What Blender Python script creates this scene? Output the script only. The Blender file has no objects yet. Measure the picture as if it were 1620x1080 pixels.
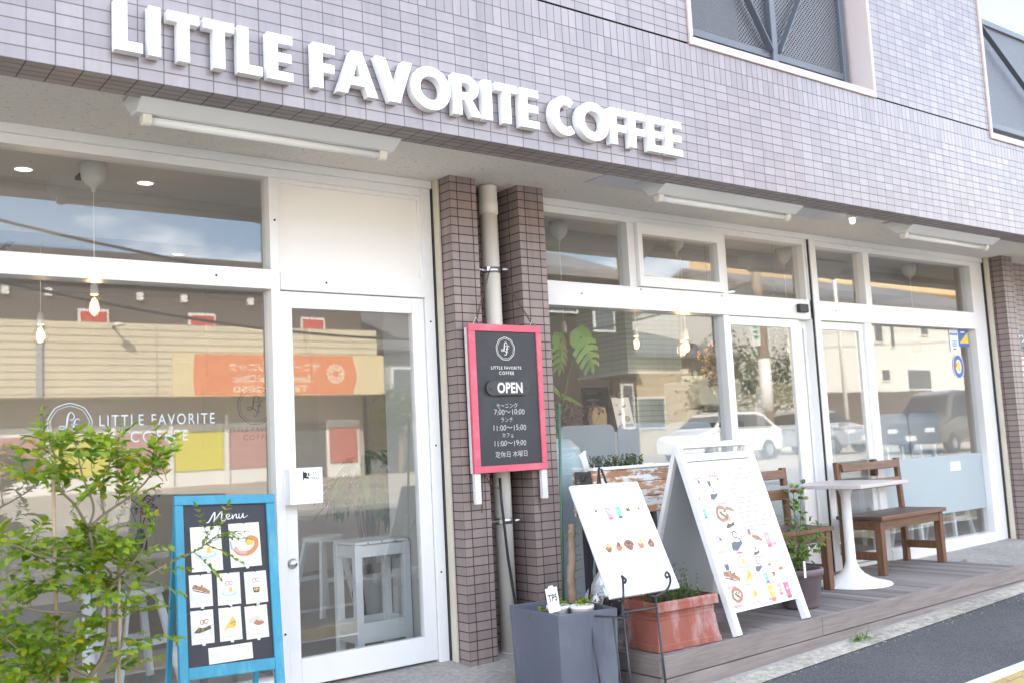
import bpy, bmesh, math, random
from mathutils import Vector, Matrix
import numpy as np
R = math.radians
rnd = random.Random(7)
S = bpy.context.scene
COL = S.collection

# ---------------------------------------------------------------- camera
cam_d = bpy.data.cameras.new("camera")
cam = bpy.data.objects.new("camera", cam_d)
COL.objects.link(cam)
S.camera = cam
cam_d.sensor_fit = 'HORIZONTAL'
cam_d.sensor_width = 36.0
cam_d.lens = 1582.568 / 1620 * 36.0
cam_d.clip_start = 0.05
cam_d.clip_end = 3000
_r = Vector((0.79920889, -0.59891628, -0.05064041))
_u = Vector((-0.02243698, -0.11392197, 0.99323631))
_f = Vector((0.60063445, 0.79266707, 0.10448533))
cam.matrix_world = Matrix(((_r.x, _u.x, -_f.x, 0.09618133), (_r.y, _u.y, -_f.y, -4.80222604), (_r.z, _u.z, -_f.z, 1.16895303), (0, 0, 0, 1)))
cam_d.dof.use_dof = True
cam_d.dof.focus_distance = 5.3
cam_d.dof.aperture_fstop = 2.8

# ---------------------------------------------------------------- world, sun, exposure
SUN_EL, SUN_AZ = R(38), R(-38)          # azimuth from +Y towards +X
EXPOSURE = 2.1
w = bpy.data.worlds.new("World")
S.world = w
w.use_nodes = True
nt = w.node_tree
nt.nodes.clear()
wo = nt.nodes.new('ShaderNodeOutputWorld')
bg = nt.nodes.new('ShaderNodeBackground')
sky = nt.nodes.new('ShaderNodeTexSky')
sky.sky_type = 'NISHITA'
sky.sun_disc = False
sky.sun_elevation = SUN_EL
sky.sun_rotation = SUN_AZ
sky.air_density = 1.0
sky.dust_density = 2.0
sky.ozone_density = 1.0
bg.inputs['Strength'].default_value = 0.15
# cumulus clouds
tc = nt.nodes.new('ShaderNodeTexCoord')
mp = nt.nodes.new('ShaderNodeMapping')
mp.inputs['Scale'].default_value = (1.0, 1.0, 2.2)
mp.inputs['Location'].default_value = (0.35, 0.1, 0.0)
nz = nt.nodes.new('ShaderNodeTexNoise')
nz.inputs['Scale'].default_value = 3.4
nz.inputs['Detail'].default_value = 9.0
nz.inputs['Roughness'].default_value = 0.56
cr = nt.nodes.new('ShaderNodeValToRGB')
cr.color_ramp.elements[0].position = 0.49
cr.color_ramp.elements[1].position = 0.60
mx = nt.nodes.new('ShaderNodeMix')
mx.data_type = 'RGBA'
mx.inputs[7].default_value = (9.6, 10.0, 10.7, 1)
L = nt.links.new
L(tc.outputs['Generated'], mp.inputs['Vector'])
L(mp.outputs['Vector'], nz.inputs['Vector'])
sxw = nt.nodes.new('ShaderNodeSeparateXYZ')
hz = nt.nodes.new('ShaderNodeMapRange')          # cumulus gather towards the horizon
hz.inputs[1].default_value = 0.0; hz.inputs[2].default_value = 0.45; hz.inputs[3].default_value = 0.05; hz.inputs[4].default_value = 0.0
adw = nt.nodes.new('ShaderNodeMath')
L(tc.outputs['Generated'], sxw.inputs[0]); L(sxw.outputs['Z'], hz.inputs[0])
L(nz.outputs['Fac'], adw.inputs[0]); L(hz.outputs[0], adw.inputs[1])
L(adw.outputs[0], cr.inputs['Fac'])
L(cr.outputs['Color'], mx.inputs[0])
L(sky.outputs['Color'], mx.inputs[6])
L(mx.outputs[2], bg.inputs['Color'])
L(bg.outputs['Background'], wo.inputs['Surface'])

sun_d = bpy.data.lights.new("sun", 'SUN')
sun_d.energy = 5.0
sun_d.angle = R(0.53)
sun_d.color = (1.0, 0.95, 0.86)
sun = bpy.data.objects.new("sun", sun_d)
COL.objects.link(sun)
_to = Vector((math.sin(SUN_AZ) * math.cos(SUN_EL), math.cos(SUN_AZ) * math.cos(SUN_EL), math.sin(SUN_EL)))
sun.rotation_euler = _to.to_track_quat('Z', 'Y').to_euler()
sun.location = (-20, 30, 40)

S.view_settings.view_transform = 'Standard'
S.view_settings.look = 'None'
S.view_settings.exposure = EXPOSURE
S.view_settings.gamma = 1.0
S.render.engine = 'CYCLES'
S.cycles.use_denoising = True
S.cycles.max_bounces = 10
S.cycles.transparent_max_bounces = 16
S.cycles.caustics_reflective = False
S.cycles.caustics_refractive = False
S.cycles.sample_clamp_indirect = 6.0

# ---------------------------------------------------------------- mesh helper
class MB:
    def __init__(s):
        s.v = []; s.f = []; s.m = []; s.uv = []; s.sm = []
    def face(s, pts, mi=0, uv=None, smooth=False):
        b = len(s.v)
        s.v.extend([tuple(p) for p in pts])
        s.f.append(tuple(range(b, b + len(pts)))); s.m.append(mi); s.uv.append(uv); s.sm.append(smooth)
    def mesh(s, verts, faces, mi=0, smooth=False):
        b = len(s.v)
        s.v.extend([tuple(p) for p in verts])
        for f in faces:
            s.f.append(tuple(i + b for i in f)); s.m.append(mi); s.uv.append(None); s.sm.append(smooth)
    def box(s, x0, y0, z0, x1, y1, z1, mi=0):
        v = [(x0, y0, z0), (x1, y0, z0), (x1, y1, z0), (x0, y1, z0), (x0, y0, z1), (x1, y0, z1), (x1, y1, z1), (x0, y1, z1)]
        s.mesh(v, [(0, 3, 2, 1), (4, 5, 6, 7), (0, 1, 5, 4), (1, 2, 6, 5), (2, 3, 7, 6), (3, 0, 4, 7)], mi)
        return s
    def obox(s, c, ex, ey, ez, mi=0):
        """box from centre and three half-extent vectors"""
        c = Vector(c); ex = Vector(ex); ey = Vector(ey); ez = Vector(ez)
        v = [c + a * ex + b * ey + d * ez for d in (-1, 1) for (a, b) in ((-1, -1), (1, -1), (1, 1), (-1, 1))]
        s.mesh(v, [(0, 3, 2, 1), (4, 5, 6, 7), (0, 1, 5, 4), (1, 2, 6, 5), (2, 3, 7, 6), (3, 0, 4, 7)], mi)
        return s
    def bar(s, p0, p1, wx, wy, up=(0, 0, 1), mi=0):
        """rectangular bar from p0 to p1"""
        p0 = Vector(p0); p1 = Vector(p1); d = (p1 - p0); l = d.length; d /= l
        a = d.cross(Vector(up))
        if a.length < 1e-4: a = Vector((1, 0, 0))
        a.normalize(); b = a.cross(d)
        return s.obox((p0 + p1) / 2, a * wx / 2, d * l / 2, b * wy / 2, mi)
    def tube(s, pts, r, n=8, mi=0, cap=True, smooth=True):
        pts = [Vector(p) for p in pts]
        if not isinstance(r, (list, tuple)): r = [r] * len(pts)
        V = []; F = []
        prev = None
        for i, p in enumerate(pts):
            if i == 0: t = pts[1] - p
            elif i == len(pts) - 1: t = p - pts[i - 1]
            else: t = pts[i + 1] - pts[i - 1]
            t.normalize()
            if prev is None:
                a = t.cross(Vector((0, 0, 1)))
                if a.length < 1e-3: a = t.cross(Vector((1, 0, 0)))
            else:
                a = prev - t * prev.dot(t)
                if a.length < 1e-4: a = t.cross(Vector((0.3, 1, 0.2)))
            a.normalize(); prev = a; b = t.cross(a)
            for k in range(n):
                an = 2 * math.pi * k / n
                V.append(p + (a * math.cos(an) + b * math.sin(an)) * r[i])
        for i in range(len(pts) - 1):
            for k in range(n):
                k2 = (k + 1) % n
                F.append((i * n + k, i * n + k2, (i + 1) * n + k2, (i + 1) * n + k))
        if cap:
            F.append(tuple(range(n - 1, -1, -1))); F.append(tuple((len(pts) - 1) * n + k for k in range(n)))
        s.mesh(V, F, mi, smooth)
        return s
    def lathe(s, prof, c=(0, 0, 0), n=32, mi=0, ax='z', smooth=True):
        V = []; F = []
        for (r, z) in prof:
            for k in range(n):
                a = 2 * math.pi * k / n
                x, y = r * math.cos(a), r * math.sin(a)
                if ax == 'z': V.append((c[0] + x, c[1] + y, c[2] + z))
                elif ax == 'y': V.append((c[0] + x, c[1] + z, c[2] - y))
                else: V.append((c[0] + z, c[1] + x, c[2] + y))
        for i in range(len(prof) - 1):
            for k in range(n):
                k2 = (k + 1) % n
                F.append((i * n + k, i * n + k2, (i + 1) * n + k2, (i + 1) * n + k))
        s.mesh(V, F, mi, smooth)
        return s
    def prism(s, poly, fr, h0, h1, mi=0):
        """polygon (u,v) in frame fr, from height h0 to h1"""
        n = len(poly)
        A = [fr(u, v, h0) for u, v in poly]; B = [fr(u, v, h1) for u, v in poly]
        s.mesh(A + B, [tuple(range(n - 1, -1, -1)), tuple(range(n, 2 * n))] + [(i, (i + 1) % n, n + (i + 1) % n, n + i) for i in range(n)], mi)
        return s
    def build(s, name, mat, parent=None, bevel=0.0, base=None, seg=2, auto=True):
        me = bpy.data.meshes.new(name)
        off = Vector((0, 0, 0))
        if parent is not None: off = BASE.get(parent.name, Vector((0, 0, 0)))
        if base is not None: off = Vector(base)
        v = [(p[0] - off.x, p[1] - off.y, p[2] - off.z) for p in s.v]
        me.from_pydata(v, [], s.f)
        mats = mat if isinstance(mat, (list, tuple)) else [mat]
        for m in mats: me.materials.append(m)
        me.polygons.foreach_set('material_index', s.m)
        me.polygons.foreach_set('use_smooth', s.sm)
        uvl = me.uv_layers.new(name='uv')
        buf = []
        for p, u in zip(me.polygons, s.uv):
            if u is not None:
                buf.extend([c for q in u for c in q]); continue
            n = p.normal
            ax, ay, az = abs(n.x), abs(n.y), abs(n.z)
            for vi in p.vertices:
                q = s.v[vi]
                if ay >= ax and ay >= az: buf.extend((q[0], q[2]))
                elif ax >= az: buf.extend((q[1], q[2]))
                else: buf.extend((q[0], q[1]))
        uvl.data.foreach_set('uv', buf)
        me.update()
        o = bpy.data.objects.new(name, me)
        COL.objects.link(o)
        if parent is not None:
            o.parent = parent; BASE[o.name] = off
        else:
            o.location = off; BASE[o.name] = off
        if bevel > 0:
            bv = o.modifiers.new('bevel', 'BEVEL')
            bv.width = bevel; bv.segments = seg; bv.limit_method = 'ANGLE'; bv.angle_limit = R(40)
            bv.harden_normals = False
        return o
BASE = {}
def thing(name, label, cat, loc=(0, 0, 0), rz=0.0, group=None, kind=None, local=False):
    o = bpy.data.objects.new(name, None)
    COL.objects.link(o)
    o.empty_display_size = 0.1
    o.location = loc; o.rotation_euler = (0, 0, rz)
    BASE[o.name] = Vector((0, 0, 0)) if local else Vector(loc)
    tag(o, label, cat, group, kind)
    return o
def tag(o, label=None, cat=None, group=None, kind=None):
    if label: o['label'] = label
    if cat: o['category'] = cat
    if group: o['group'] = group
    if kind: o['kind'] = kind
    return o
def dup_tree(o, parent=None):
    c = o.copy()
    COL.objects.link(c)
    BASE[c.name] = BASE.get(o.name, Vector((0, 0, 0)))
    if parent is not None: c.parent = parent
    for ch in list(o.children): dup_tree(ch, c)
    return c
def frame(O, U, V):
    O = Vector(O); U = Vector(U).normalized(); V = Vector(V).normalized(); N = U.cross(V)
    return lambda u, v, h=0.0: O + U * u + V * v + N * h

_tcache = {}
def text_polys(s, space=1.0, bold=0.0):
    """flat filled text as (verts2d, faces), height normalised by font em"""
    key = (s, space, bold)
    if key in _tcache: return _tcache[key]
    c = bpy.data.curves.new('tmp_text', 'FONT')
    c.body = s; c.space_character = space; c.offset = bold; c.resolution_u = 3; c.align_x = 'LEFT'
    o = bpy.data.objects.new('tmp_text', c)
    COL.objects.link(o)
    bpy.context.view_layer.update()
    dg = bpy.context.evaluated_depsgraph_get()
    me = bpy.data.meshes.new_from_object(o.evaluated_get(dg))
    V = [(v.co.x, v.co.y) for v in me.vertices]; F = [tuple(p.vertices) for p in me.polygons]
    bpy.data.objects.remove(o); bpy.data.curves.remove(c); bpy.data.meshes.remove(me)
    xs = [v[0] for v in V]; ys = [v[1] for v in V]
    _tcache[key] = (V, F, min(xs), max(xs), min(ys), max(ys))
    return _tcache[key]
def add_text(mb, s, fr, u, v, width=None, height=None, h=0.001, mi=0, space=1.0, bold=0.0, skew=0.0, aspect=None, jitter=0.0):
    """text centred at (u, v) in frame fr"""
    V, F, x0, x1, y0, y1 = text_polys(s, space, bold)
    if width: sc = width / (x1 - x0)
    else: sc = height / (y1 - y0)
    sy = sc
    if width and height: sy = height / (y1 - y0)
    pts = []
    for (x, y) in V:
        X = (x - (x0 + x1) / 2) * sc; Y = (y - (y0 + y1) / 2) * sy
        if jitter: Y += math.sin(X * 37 / max(1e-6, (x1 - x0) * sc) * 1.0) * jitter
        pts.append(fr(u + X + skew * Y, v + Y, h))
    mb.mesh(pts, F, mi)
def spline(pts, n=8):
    """Catmull-Rom through points of any dimension"""
    P = [np.array(p, float) for p in pts]
    P = [2 * P[0] - P[1]] + P + [2 * P[-1] - P[-2]]
    out = []
    for i in range(1, len(P) - 2):
        for k in range(n):
            t = k / n
            out.append(0.5 * ((2 * P[i]) + (-P[i - 1] + P[i + 1]) * t + (2 * P[i - 1] - 5 * P[i] + 4 * P[i + 1] - P[i + 2]) * t * t + (-P[i - 1] + 3 * P[i] - 3 * P[i + 1] + P[i + 2]) * t ** 3))
    out.append(P[-2])
    return [tuple(p) for p in out]
def stroke(mb, pts, wd, fr, h=0.001, mi=0, n=6):
    """flat ribbon stroke through (u,v) points"""
    Q = spline(pts, n) if n > 1 else pts
    ws = wd if isinstance(wd, (list, tuple)) else None
    Lp = []; Rp = []
    for i, p in enumerate(Q):
        a = Q[max(0, i - 1)]; b = Q[min(len(Q) - 1, i + 1)]
        dx, dy = b[0] - a[0], b[1] - a[1]; l = math.hypot(dx, dy) or 1
        t = i / (len(Q) - 1)
        ww = (np.interp(t, np.linspace(0, 1, len(ws)), ws) if ws else wd) / 2
        Lp.append((p[0] - dy / l * ww, p[1] + dx / l * ww)); Rp.append((p[0] + dy / l * ww, p[1] - dx / l * ww))
    V = [fr(u, v, h) for u, v in Lp] + [fr(u, v, h) for u, v in Rp]
    k = len(Q)
    mb.mesh(V, [(k + i, k + i + 1, i + 1, i) for i in range(k - 1)], mi)
def ell(cx, cy, rx, ry, n=20, rot=0.0, a0=0, a1=360):
    o = []
    full = (a1 - a0) >= 360
    for k in range(n + (0 if full else 1)):
        a = R(a0 + (a1 - a0) * k / n)
        x, y = rx * math.cos(a), ry * math.sin(a)
        o.append((cx + x * math.cos(rot) - y * math.sin(rot), cy + x * math.sin(rot) + y * math.cos(rot)))
    return o
def flat(mb, poly, fr, h, mi=0):
    mb.face([fr(u, v, h) for u, v in poly], mi)
def blob(cx, cy, rx, ry, n=14, seed=0, j=0.18):
    q = random.Random(seed)
    return [(cx + rx * math.cos(2 * math.pi * k / n) * (1 + q.uniform(-j, j)), cy + ry * math.sin(2 * math.pi * k / n) * (1 + q.uniform(-j, j))) for k in range(n)]

# ---------------------------------------------------------------- materials
def newmat(name):
    m = bpy.data.materials.new(name)
    m.use_nodes = True
    n = m.node_tree
    return m, n, n.nodes['Principled BSDF']
def node(n, t, **kw):
    x = n.nodes.new(t)
    for k, v in kw.items():
        if k in x.inputs: x.inputs[k].default_value = v
        else: setattr(x, k, v)
    return x
def mixc(n, fac, a, b, blend='MIX'):
    x = n.nodes.new('ShaderNodeMix'); x.data_type = 'RGBA'; x.blend_type = blend
    for idx, val in ((0, fac), (6, a), (7, b)):
        if hasattr(val, 'is_linked') or isinstance(val, bpy.types.NodeSocket): n.links.new(val, x.inputs[idx])
        elif idx == 0: x.inputs[0].default_value = val
        else: x.inputs[idx].default_value = (*val[:3], 1)
    return x.outputs[2]
def M(name, col, rough=0.5, var=0.08, scale=6.0, bump=0.0, bscale=60.0, metal=0.0, spec=0.5, stain=None, stain_amt=0.0, stain_scale=1.5, stretch=(1, 1, 1), coat=0.0):
    m, n, b = newmat(name)
    l = n.links.new
    t = node(n, 'ShaderNodeTexCoord'); mp = node(n, 'ShaderNodeMapping'); mp.inputs['Scale'].default_value = stretch
    l(t.outputs['Object'], mp.inputs['Vector'])
    nz = node(n, 'ShaderNodeTexNoise', Scale=scale, Detail=5.0, Roughness=0.6)
    l(mp.outputs['Vector'], nz.inputs['Vector'])
    lo = [max(0, c * (1 - var)) for c in col]; hi = [min(1, c * (1 + var)) for c in col]
    c = mixc(n, nz.outputs['Fac'], lo, hi)
    if stain:
        n2 = node(n, 'ShaderNodeTexNoise', Scale=stain_scale, Detail=7.0, Roughness=0.68)
        l(mp.outputs['Vector'], n2.inputs['Vector'])
        rp = node(n, 'ShaderNodeValToRGB'); rp.color_ramp.elements[0].position = 0.5; rp.color_ramp.elements[1].position = 0.72
        rp.color_ramp.elements[1].color = (stain_amt,) * 3 + (1,)
        l(n2.outputs['Fac'], rp.inputs['Fac'])
        c = mixc(n, rp.outputs['Color'], c, stain)
    l(c, b.inputs['Base Color'])
    rr = node(n, 'ShaderNodeMapRange'); rr.inputs[3].default_value = max(0.02, rough - 0.08); rr.inputs[4].default_value = min(1, rough + 0.08)
    l(nz.outputs['Fac'], rr.inputs[0]); l(rr.outputs[0], b.inputs['Roughness'])
    b.inputs['Metallic'].default_value = metal
    b.inputs['Specular IOR Level'].default_value = spec
    if coat: b.inputs['Coat Weight'].default_value = coat
    if bump > 0:
        nb = node(n, 'ShaderNodeTexNoise', Scale=bscale, Detail=4.0)
        l(mp.outputs['Vector'], nb.inputs['Vector'])
        bp = node(n, 'ShaderNodeBump', Strength=bump, Distance=0.004)
        l(nb.outputs['Fac'], bp.inputs['Height']); l(bp.outputs['Normal'], b.inputs['Normal'])
    return m
def tile_mat(name, c1, c2, mortar, bw, rh, ms=0.0045, rough=0.38, patch=None, offset=0.0, bump=0.6, spec=0.5, lines=0.0):
    m, n, b = newmat(name)
    l = n.links.new
    uv = node(n, 'ShaderNodeUVMap')
    br = node(n, 'ShaderNodeTexBrick')
    br.offset = offset; br.squash = 1.0; br.offset_frequency = 2
    br.inputs['Color1'].default_value = (*c1, 1); br.inputs['Color2'].default_value = (*c2, 1); br.inputs['Mortar'].default_value = (*mortar, 1)
    br.inputs['Scale'].default_value = 1.0; br.inputs['Mortar Size'].default_value = ms / 2; br.inputs['Mortar Smooth'].default_value = 0.15
    br.inputs['Bias'].default_value = 0.0; br.inputs['Brick Width'].default_value = bw; br.inputs['Row Height'].default_value = rh
    l(uv.outputs['UV'], br.inputs['Vector'])
    t = node(n, 'ShaderNodeTexCoord')
    nz = node(n, 'ShaderNodeTexNoise', Scale=0.9, Detail=6.0, Roughness=0.6); l(t.outputs['Object'], nz.inputs['Vector'])
    mr = node(n, 'ShaderNodeMapRange'); mr.inputs[1].default_value = 0.3; mr.inputs[2].default_value = 0.7; mr.inputs[3].default_value = 0.92; mr.inputs[4].default_value = 1.06
    l(nz.outputs['Fac'], mr.inputs[0])
    c = mixc(n, 1.0, br.outputs['Color'], mr.outputs[0], 'MULTIPLY')
    # streaky glaze and small dirt
    mp = node(n, 'ShaderNodeMapping'); mp.inputs['Scale'].default_value = (26, 26, 3); l(t.outputs['Object'], mp.inputs['Vector'])
    n2 = node(n, 'ShaderNodeTexNoise', Scale=1.0, Detail=5.0, Roughness=0.65); l(mp.outputs['Vector'], n2.inputs['Vector'])
    m2 = node(n, 'ShaderNodeMapRange'); m2.inputs[1].default_value = 0.25; m2.inputs[2].default_value = 0.75; m2.inputs[3].default_value = 0.9; m2.inputs[4].default_value = 1.08
    l(n2.outputs['Fac'], m2.inputs[0]); c = mixc(n, 1.0, c, m2.outputs[0], 'MULTIPLY')
    # faint rain streaks running down the wall
    mq = node(n, 'ShaderNodeMapping'); mq.inputs['Scale'].default_value = (9, 9, 0.5); l(t.outputs['Object'], mq.inputs['Vector'])
    n4 = node(n, 'ShaderNodeTexNoise', Scale=1.0, Detail=6.0, Roughness=0.7); l(mq.outputs['Vector'], n4.inputs['Vector'])
    m4 = node(n, 'ShaderNodeMapRange'); m4.inputs[1].default_value = 0.52; m4.inputs[2].default_value = 0.72; m4.inputs[3].default_value = 1.0; m4.inputs[4].default_value = 0.84
    l(n4.outputs['Fac'], m4.inputs[0]); c = mixc(n, 1.0, c, m4.outputs[0], 'MULTIPLY')
    if patch:
        # replaced / stained area: (x0, x1, colour)
        sx = node(n, 'ShaderNodeSeparateXYZ'); l(t.outputs['Object'], sx.inputs[0])
        g = node(n, 'ShaderNodeMapRange'); g.inputs[1].default_value = patch[0]; g.inputs[2].default_value = patch[0] + 0.9; l(sx.outputs['X'], g.inputs[0])
        g2 = node(n, 'ShaderNodeMapRange'); g2.inputs[1].default_value = patch[1]; g2.inputs[2].default_value = patch[1] - 0.02; l(sx.outputs['X'], g2.inputs[0])
        mm = node(n, 'ShaderNodeMath', operation='MULTIPLY'); l(g.outputs[0], mm.inputs[0]); l(g2.outputs[0], mm.inputs[1])
        m3 = node(n, 'ShaderNodeMath', operation='MULTIPLY'); l(mm.outputs[0], m3.inputs[0]); m3.inputs[1].default_value = 0.8
        c = mixc(n, m3.outputs[0], c, patch[2], 'MULTIPLY')
    l(c, b.inputs['Base Color'])
    ra = node(n, 'ShaderNodeMapRange'); ra.inputs[3].default_value = rough; ra.inputs[4].default_value = 0.85
    l(br.outputs['Fac'], ra.inputs[0]); l(ra.outputs[0], b.inputs['Roughness'])
    b.inputs['Specular IOR Level'].default_value = spec
    inv = node(n, 'ShaderNodeMath', operation='SUBTRACT'); inv.inputs[0].default_value = 1.0; l(br.outputs['Fac'], inv.inputs[1])
    ad = node(n, 'ShaderNodeMath', operation='MULTIPLY_ADD'); l(n2.outputs['Fac'], ad.inputs[0]); ad.inputs[1].default_value = 0.12; l(inv.outputs[0], ad.inputs[2])
    bp = node(n, 'ShaderNodeBump', Strength=bump, Distance=0.003); l(ad.outputs[0], bp.inputs['Height']); l(bp.outputs['Normal'], b.inputs['Normal'])
    return m
def wood_mat(name, c1, c2, axis='x', rough=0.6, scale=1.0, worn=None, island=True, bump=0.35):
    m, n, b = newmat(name)
    l = n.links.new
    t = node(n, 'ShaderNodeTexCoord'); mp = node(n, 'ShaderNodeMapping')
    st = {'x': (2.2, 34, 34), 'y': (34, 2.2, 34), 'z': (34, 34, 2.2)}[axis]
    mp.inputs['Scale'].default_value = tuple(s * scale for s in st)
    l(t.outputs['Object'], mp.inputs['Vector'])
    if island:
        g = node(n, 'ShaderNodeNewGeometry')
        sc = node(n, 'ShaderNodeVectorMath', operation='SCALE'); sc.inputs[3].default_value = 37.0
        cx = node(n, 'ShaderNodeCombineXYZ'); l(g.outputs['Random Per Island'], cx.inputs[0]); l(g.outputs['Random Per Island'], cx.inputs[1]); l(g.outputs['Random Per Island'], cx.inputs[2])
        l(cx.outputs[0], sc.inputs[0])
        ad = node(n, 'ShaderNodeVectorMath', operation='ADD'); l(mp.outputs['Vector'], ad.inputs[0]); l(sc.outputs[0], ad.inputs[1])
        vec = ad.outputs[0]
    else: vec = mp.outputs['Vector']
    nz = node(n, 'ShaderNodeTexNoise', Scale=1.0, Detail=8.0, Roughness=0.7, Distortion=0.4); l(vec, nz.inputs['Vector'])
    rp = node(n, 'ShaderNodeValToRGB'); rp.color_ramp.elements[0].position = 0.3; rp.color_ramp.elements[1].position = 0.72
    rp.color_ramp.elements[0].color = (*c1, 1); rp.color_ramp.elements[1].color = (*c2, 1)
    l(nz.outputs['Fac'], rp.inputs['Fac'])
    c = rp.outputs['Color']
    if island:
        mr = node(n, 'ShaderNodeMapRange'); mr.inputs[3].default_value = 0.72; mr.inputs[4].default_value = 1.22; l(g.outputs['Random Per Island'], mr.inputs[0])
        c = mixc(n, 1.0, c, mr.outputs[0], 'MULTIPLY')
    if worn:
        n2 = node(n, 'ShaderNodeTexNoise', Scale=worn[1], Detail=8.0, Roughness=0.72)
        mp2 = node(n, 'ShaderNodeMapping'); mp2.inputs['Scale'].default_value = {'x': (1, 4, 4), 'y': (4, 1, 4), 'z': (4, 4, 1)}[axis]
        l(t.outputs['Object'], mp2.inputs['Vector']); l(mp2.outputs['Vector'], n2.inputs['Vector'])
        r2 = node(n, 'ShaderNodeValToRGB'); r2.color_ramp.elements[0].position = worn[2]; r2.color_ramp.elements[1].position = worn[2] + 0.05
        l(n2.outputs['Fac'], r2.inputs['Fac'])
        c = mixc(n, r2.outputs['Color'], c, worn[0])
    l(c, b.inputs['Base Color'])
    b.inputs['Roughness'].default_value = rough
    bp = node(n, 'ShaderNodeBump', Strength=bump, Distance=0.002); l(nz.outputs['Fac'], bp.inputs['Height']); l(bp.outputs['Normal'], b.inputs['Normal'])
    return m
def leaf_mat(name, cols, trans=0.4, rough=0.45):
    m, n, b = newmat(name)
    l = n.links.new
    g = node(n, 'ShaderNodeNewGeometry'); rp = node(n, 'ShaderNodeValToRGB')
    el = rp.color_ramp.elements
    while len(el) < len(cols): el.new(0.5)
    for e, (p, c) in zip(el, cols): e.position = p; e.color = (*c, 1)
    l(g.outputs['Random Per Island'], rp.inputs['Fac'])
    l(rp.outputs['Color'], b.inputs['Base Color'])
    b.inputs['Roughness'].default_value = rough
    tr = node(n, 'ShaderNodeBsdfTranslucent')
    hs = node(n, 'ShaderNodeHueSaturation', Saturation=1.15, Value=1.5); l(rp.outputs['Color'], hs.inputs['Color']); l(hs.outputs['Color'], tr.inputs['Color'])
    ms = node(n, 'ShaderNodeMixShader'); ms.inputs[0].default_value = trans
    l(b.outputs[0], ms.inputs[1]); l(tr.outputs[0], ms.inputs[2])
    l(ms.outputs[0], n.nodes['Material Output'].inputs['Surface'])
    return m
def glass_mat(name, ior=1.9, tint=(0.97, 0.985, 0.98), scale=1.0, wave=0.0, dust=0.0):
    m, n, b = newmat(name)
    l = n.links.new
    n.nodes.remove(b)
    tr = node(n, 'ShaderNodeBsdfTransparent'); tr.inputs['Color'].default_value = (*tint, 1)
    gl = node(n, 'ShaderNodeBsdfGlossy'); gl.inputs['Roughness'].default_value = 0.0
    fr = node(n, 'ShaderNodeFresnel'); fr.inputs['IOR'].default_value = ior
    ge = node(n, 'ShaderNodeNewGeometry')
    iv = node(n, 'ShaderNodeMath', operation='SUBTRACT'); iv.inputs[0].default_value = scale; l(ge.outputs['Backfacing'], iv.inputs[1])
    iv.use_clamp = True
    mu = node(n, 'ShaderNodeMath', operation='MULTIPLY'); l(fr.outputs[0], mu.inputs[0]); l(iv.outputs[0], mu.inputs[1])
    if wave:
        t = node(n, 'ShaderNodeTexCoord'); nz = node(n, 'ShaderNodeTexNoise', Scale=1.3, Detail=1.0); l(t.outputs['Object'], nz.inputs['Vector'])
        bp = node(n, 'ShaderNodeBump', Strength=wave, Distance=0.002); l(nz.outputs['Fac'], bp.inputs['Height']); l(bp.outputs['Normal'], gl.inputs['Normal'])
    ms = node(n, 'ShaderNodeMixShader'); l(mu.outputs[0], ms.inputs[0]); l(tr.outputs[0], ms.inputs[1]); l(gl.outputs[0], ms.inputs[2])
    out = ms
    if dust:      # thin film of dust on the outside
        df = node(n, 'ShaderNodeBsdfDiffuse'); df.inputs['Color'].default_value = (.8, .8, .8, 1)
        t2 = node(n, 'ShaderNodeTexCoord'); n2 = node(n, 'ShaderNodeTexNoise', Scale=2.2, Detail=6.0); l(t2.outputs['Object'], n2.inputs['Vector'])
        d1 = node(n, 'ShaderNodeMath', operation='MULTIPLY'); l(n2.outputs['Fac'], d1.inputs[0]); d1.inputs[1].default_value = dust * 2
        d2 = node(n, 'ShaderNodeMath', operation='MULTIPLY'); l(d1.outputs[0], d2.inputs[0]); l(iv.outputs[0], d2.inputs[1])
        out = node(n, 'ShaderNodeMixShader'); l(d2.outputs[0], out.inputs[0]); l(ms.outputs[0], out.inputs[1]); l(df.outputs[0], out.inputs[2])
    l(out.outputs[0], n.nodes['Material Output'].inputs['Surface'])
    return m
def film_mat(name, col, amt):
    m, n, b = newmat(name)
    l = n.links.new
    b.inputs['Base Color'].default_value = (*col, 1); b.inputs['Roughness'].default_value = 0.4
    tl = node(n, 'ShaderNodeBsdfTranslucent'); tl.inputs['Color'].default_value = (*col, 1)
    m1 = node(n, 'ShaderNodeMixShader'); m1.inputs[0].default_value = 0.45; l(b.outputs[0], m1.inputs[1]); l(tl.outputs[0], m1.inputs[2])
    tr = node(n, 'ShaderNodeBsdfTransparent')
    ms = node(n, 'ShaderNodeMixShader'); ms.inputs[0].default_value = amt; l(tr.outputs[0], ms.inputs[1]); l(m1.outputs[0], ms.inputs[2])
    l(ms.outputs[0], n.nodes['Material Output'].inputs['Surface'])
    return m
def emit_mat(name, col, st):
    m, n, b = newmat(name)
    b.inputs['Base Color'].default_value = (*col, 1)
    b.inputs['Emission Color'].default_value = (*col, 1); b.inputs['Emission Strength'].default_value = st
    return m

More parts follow.
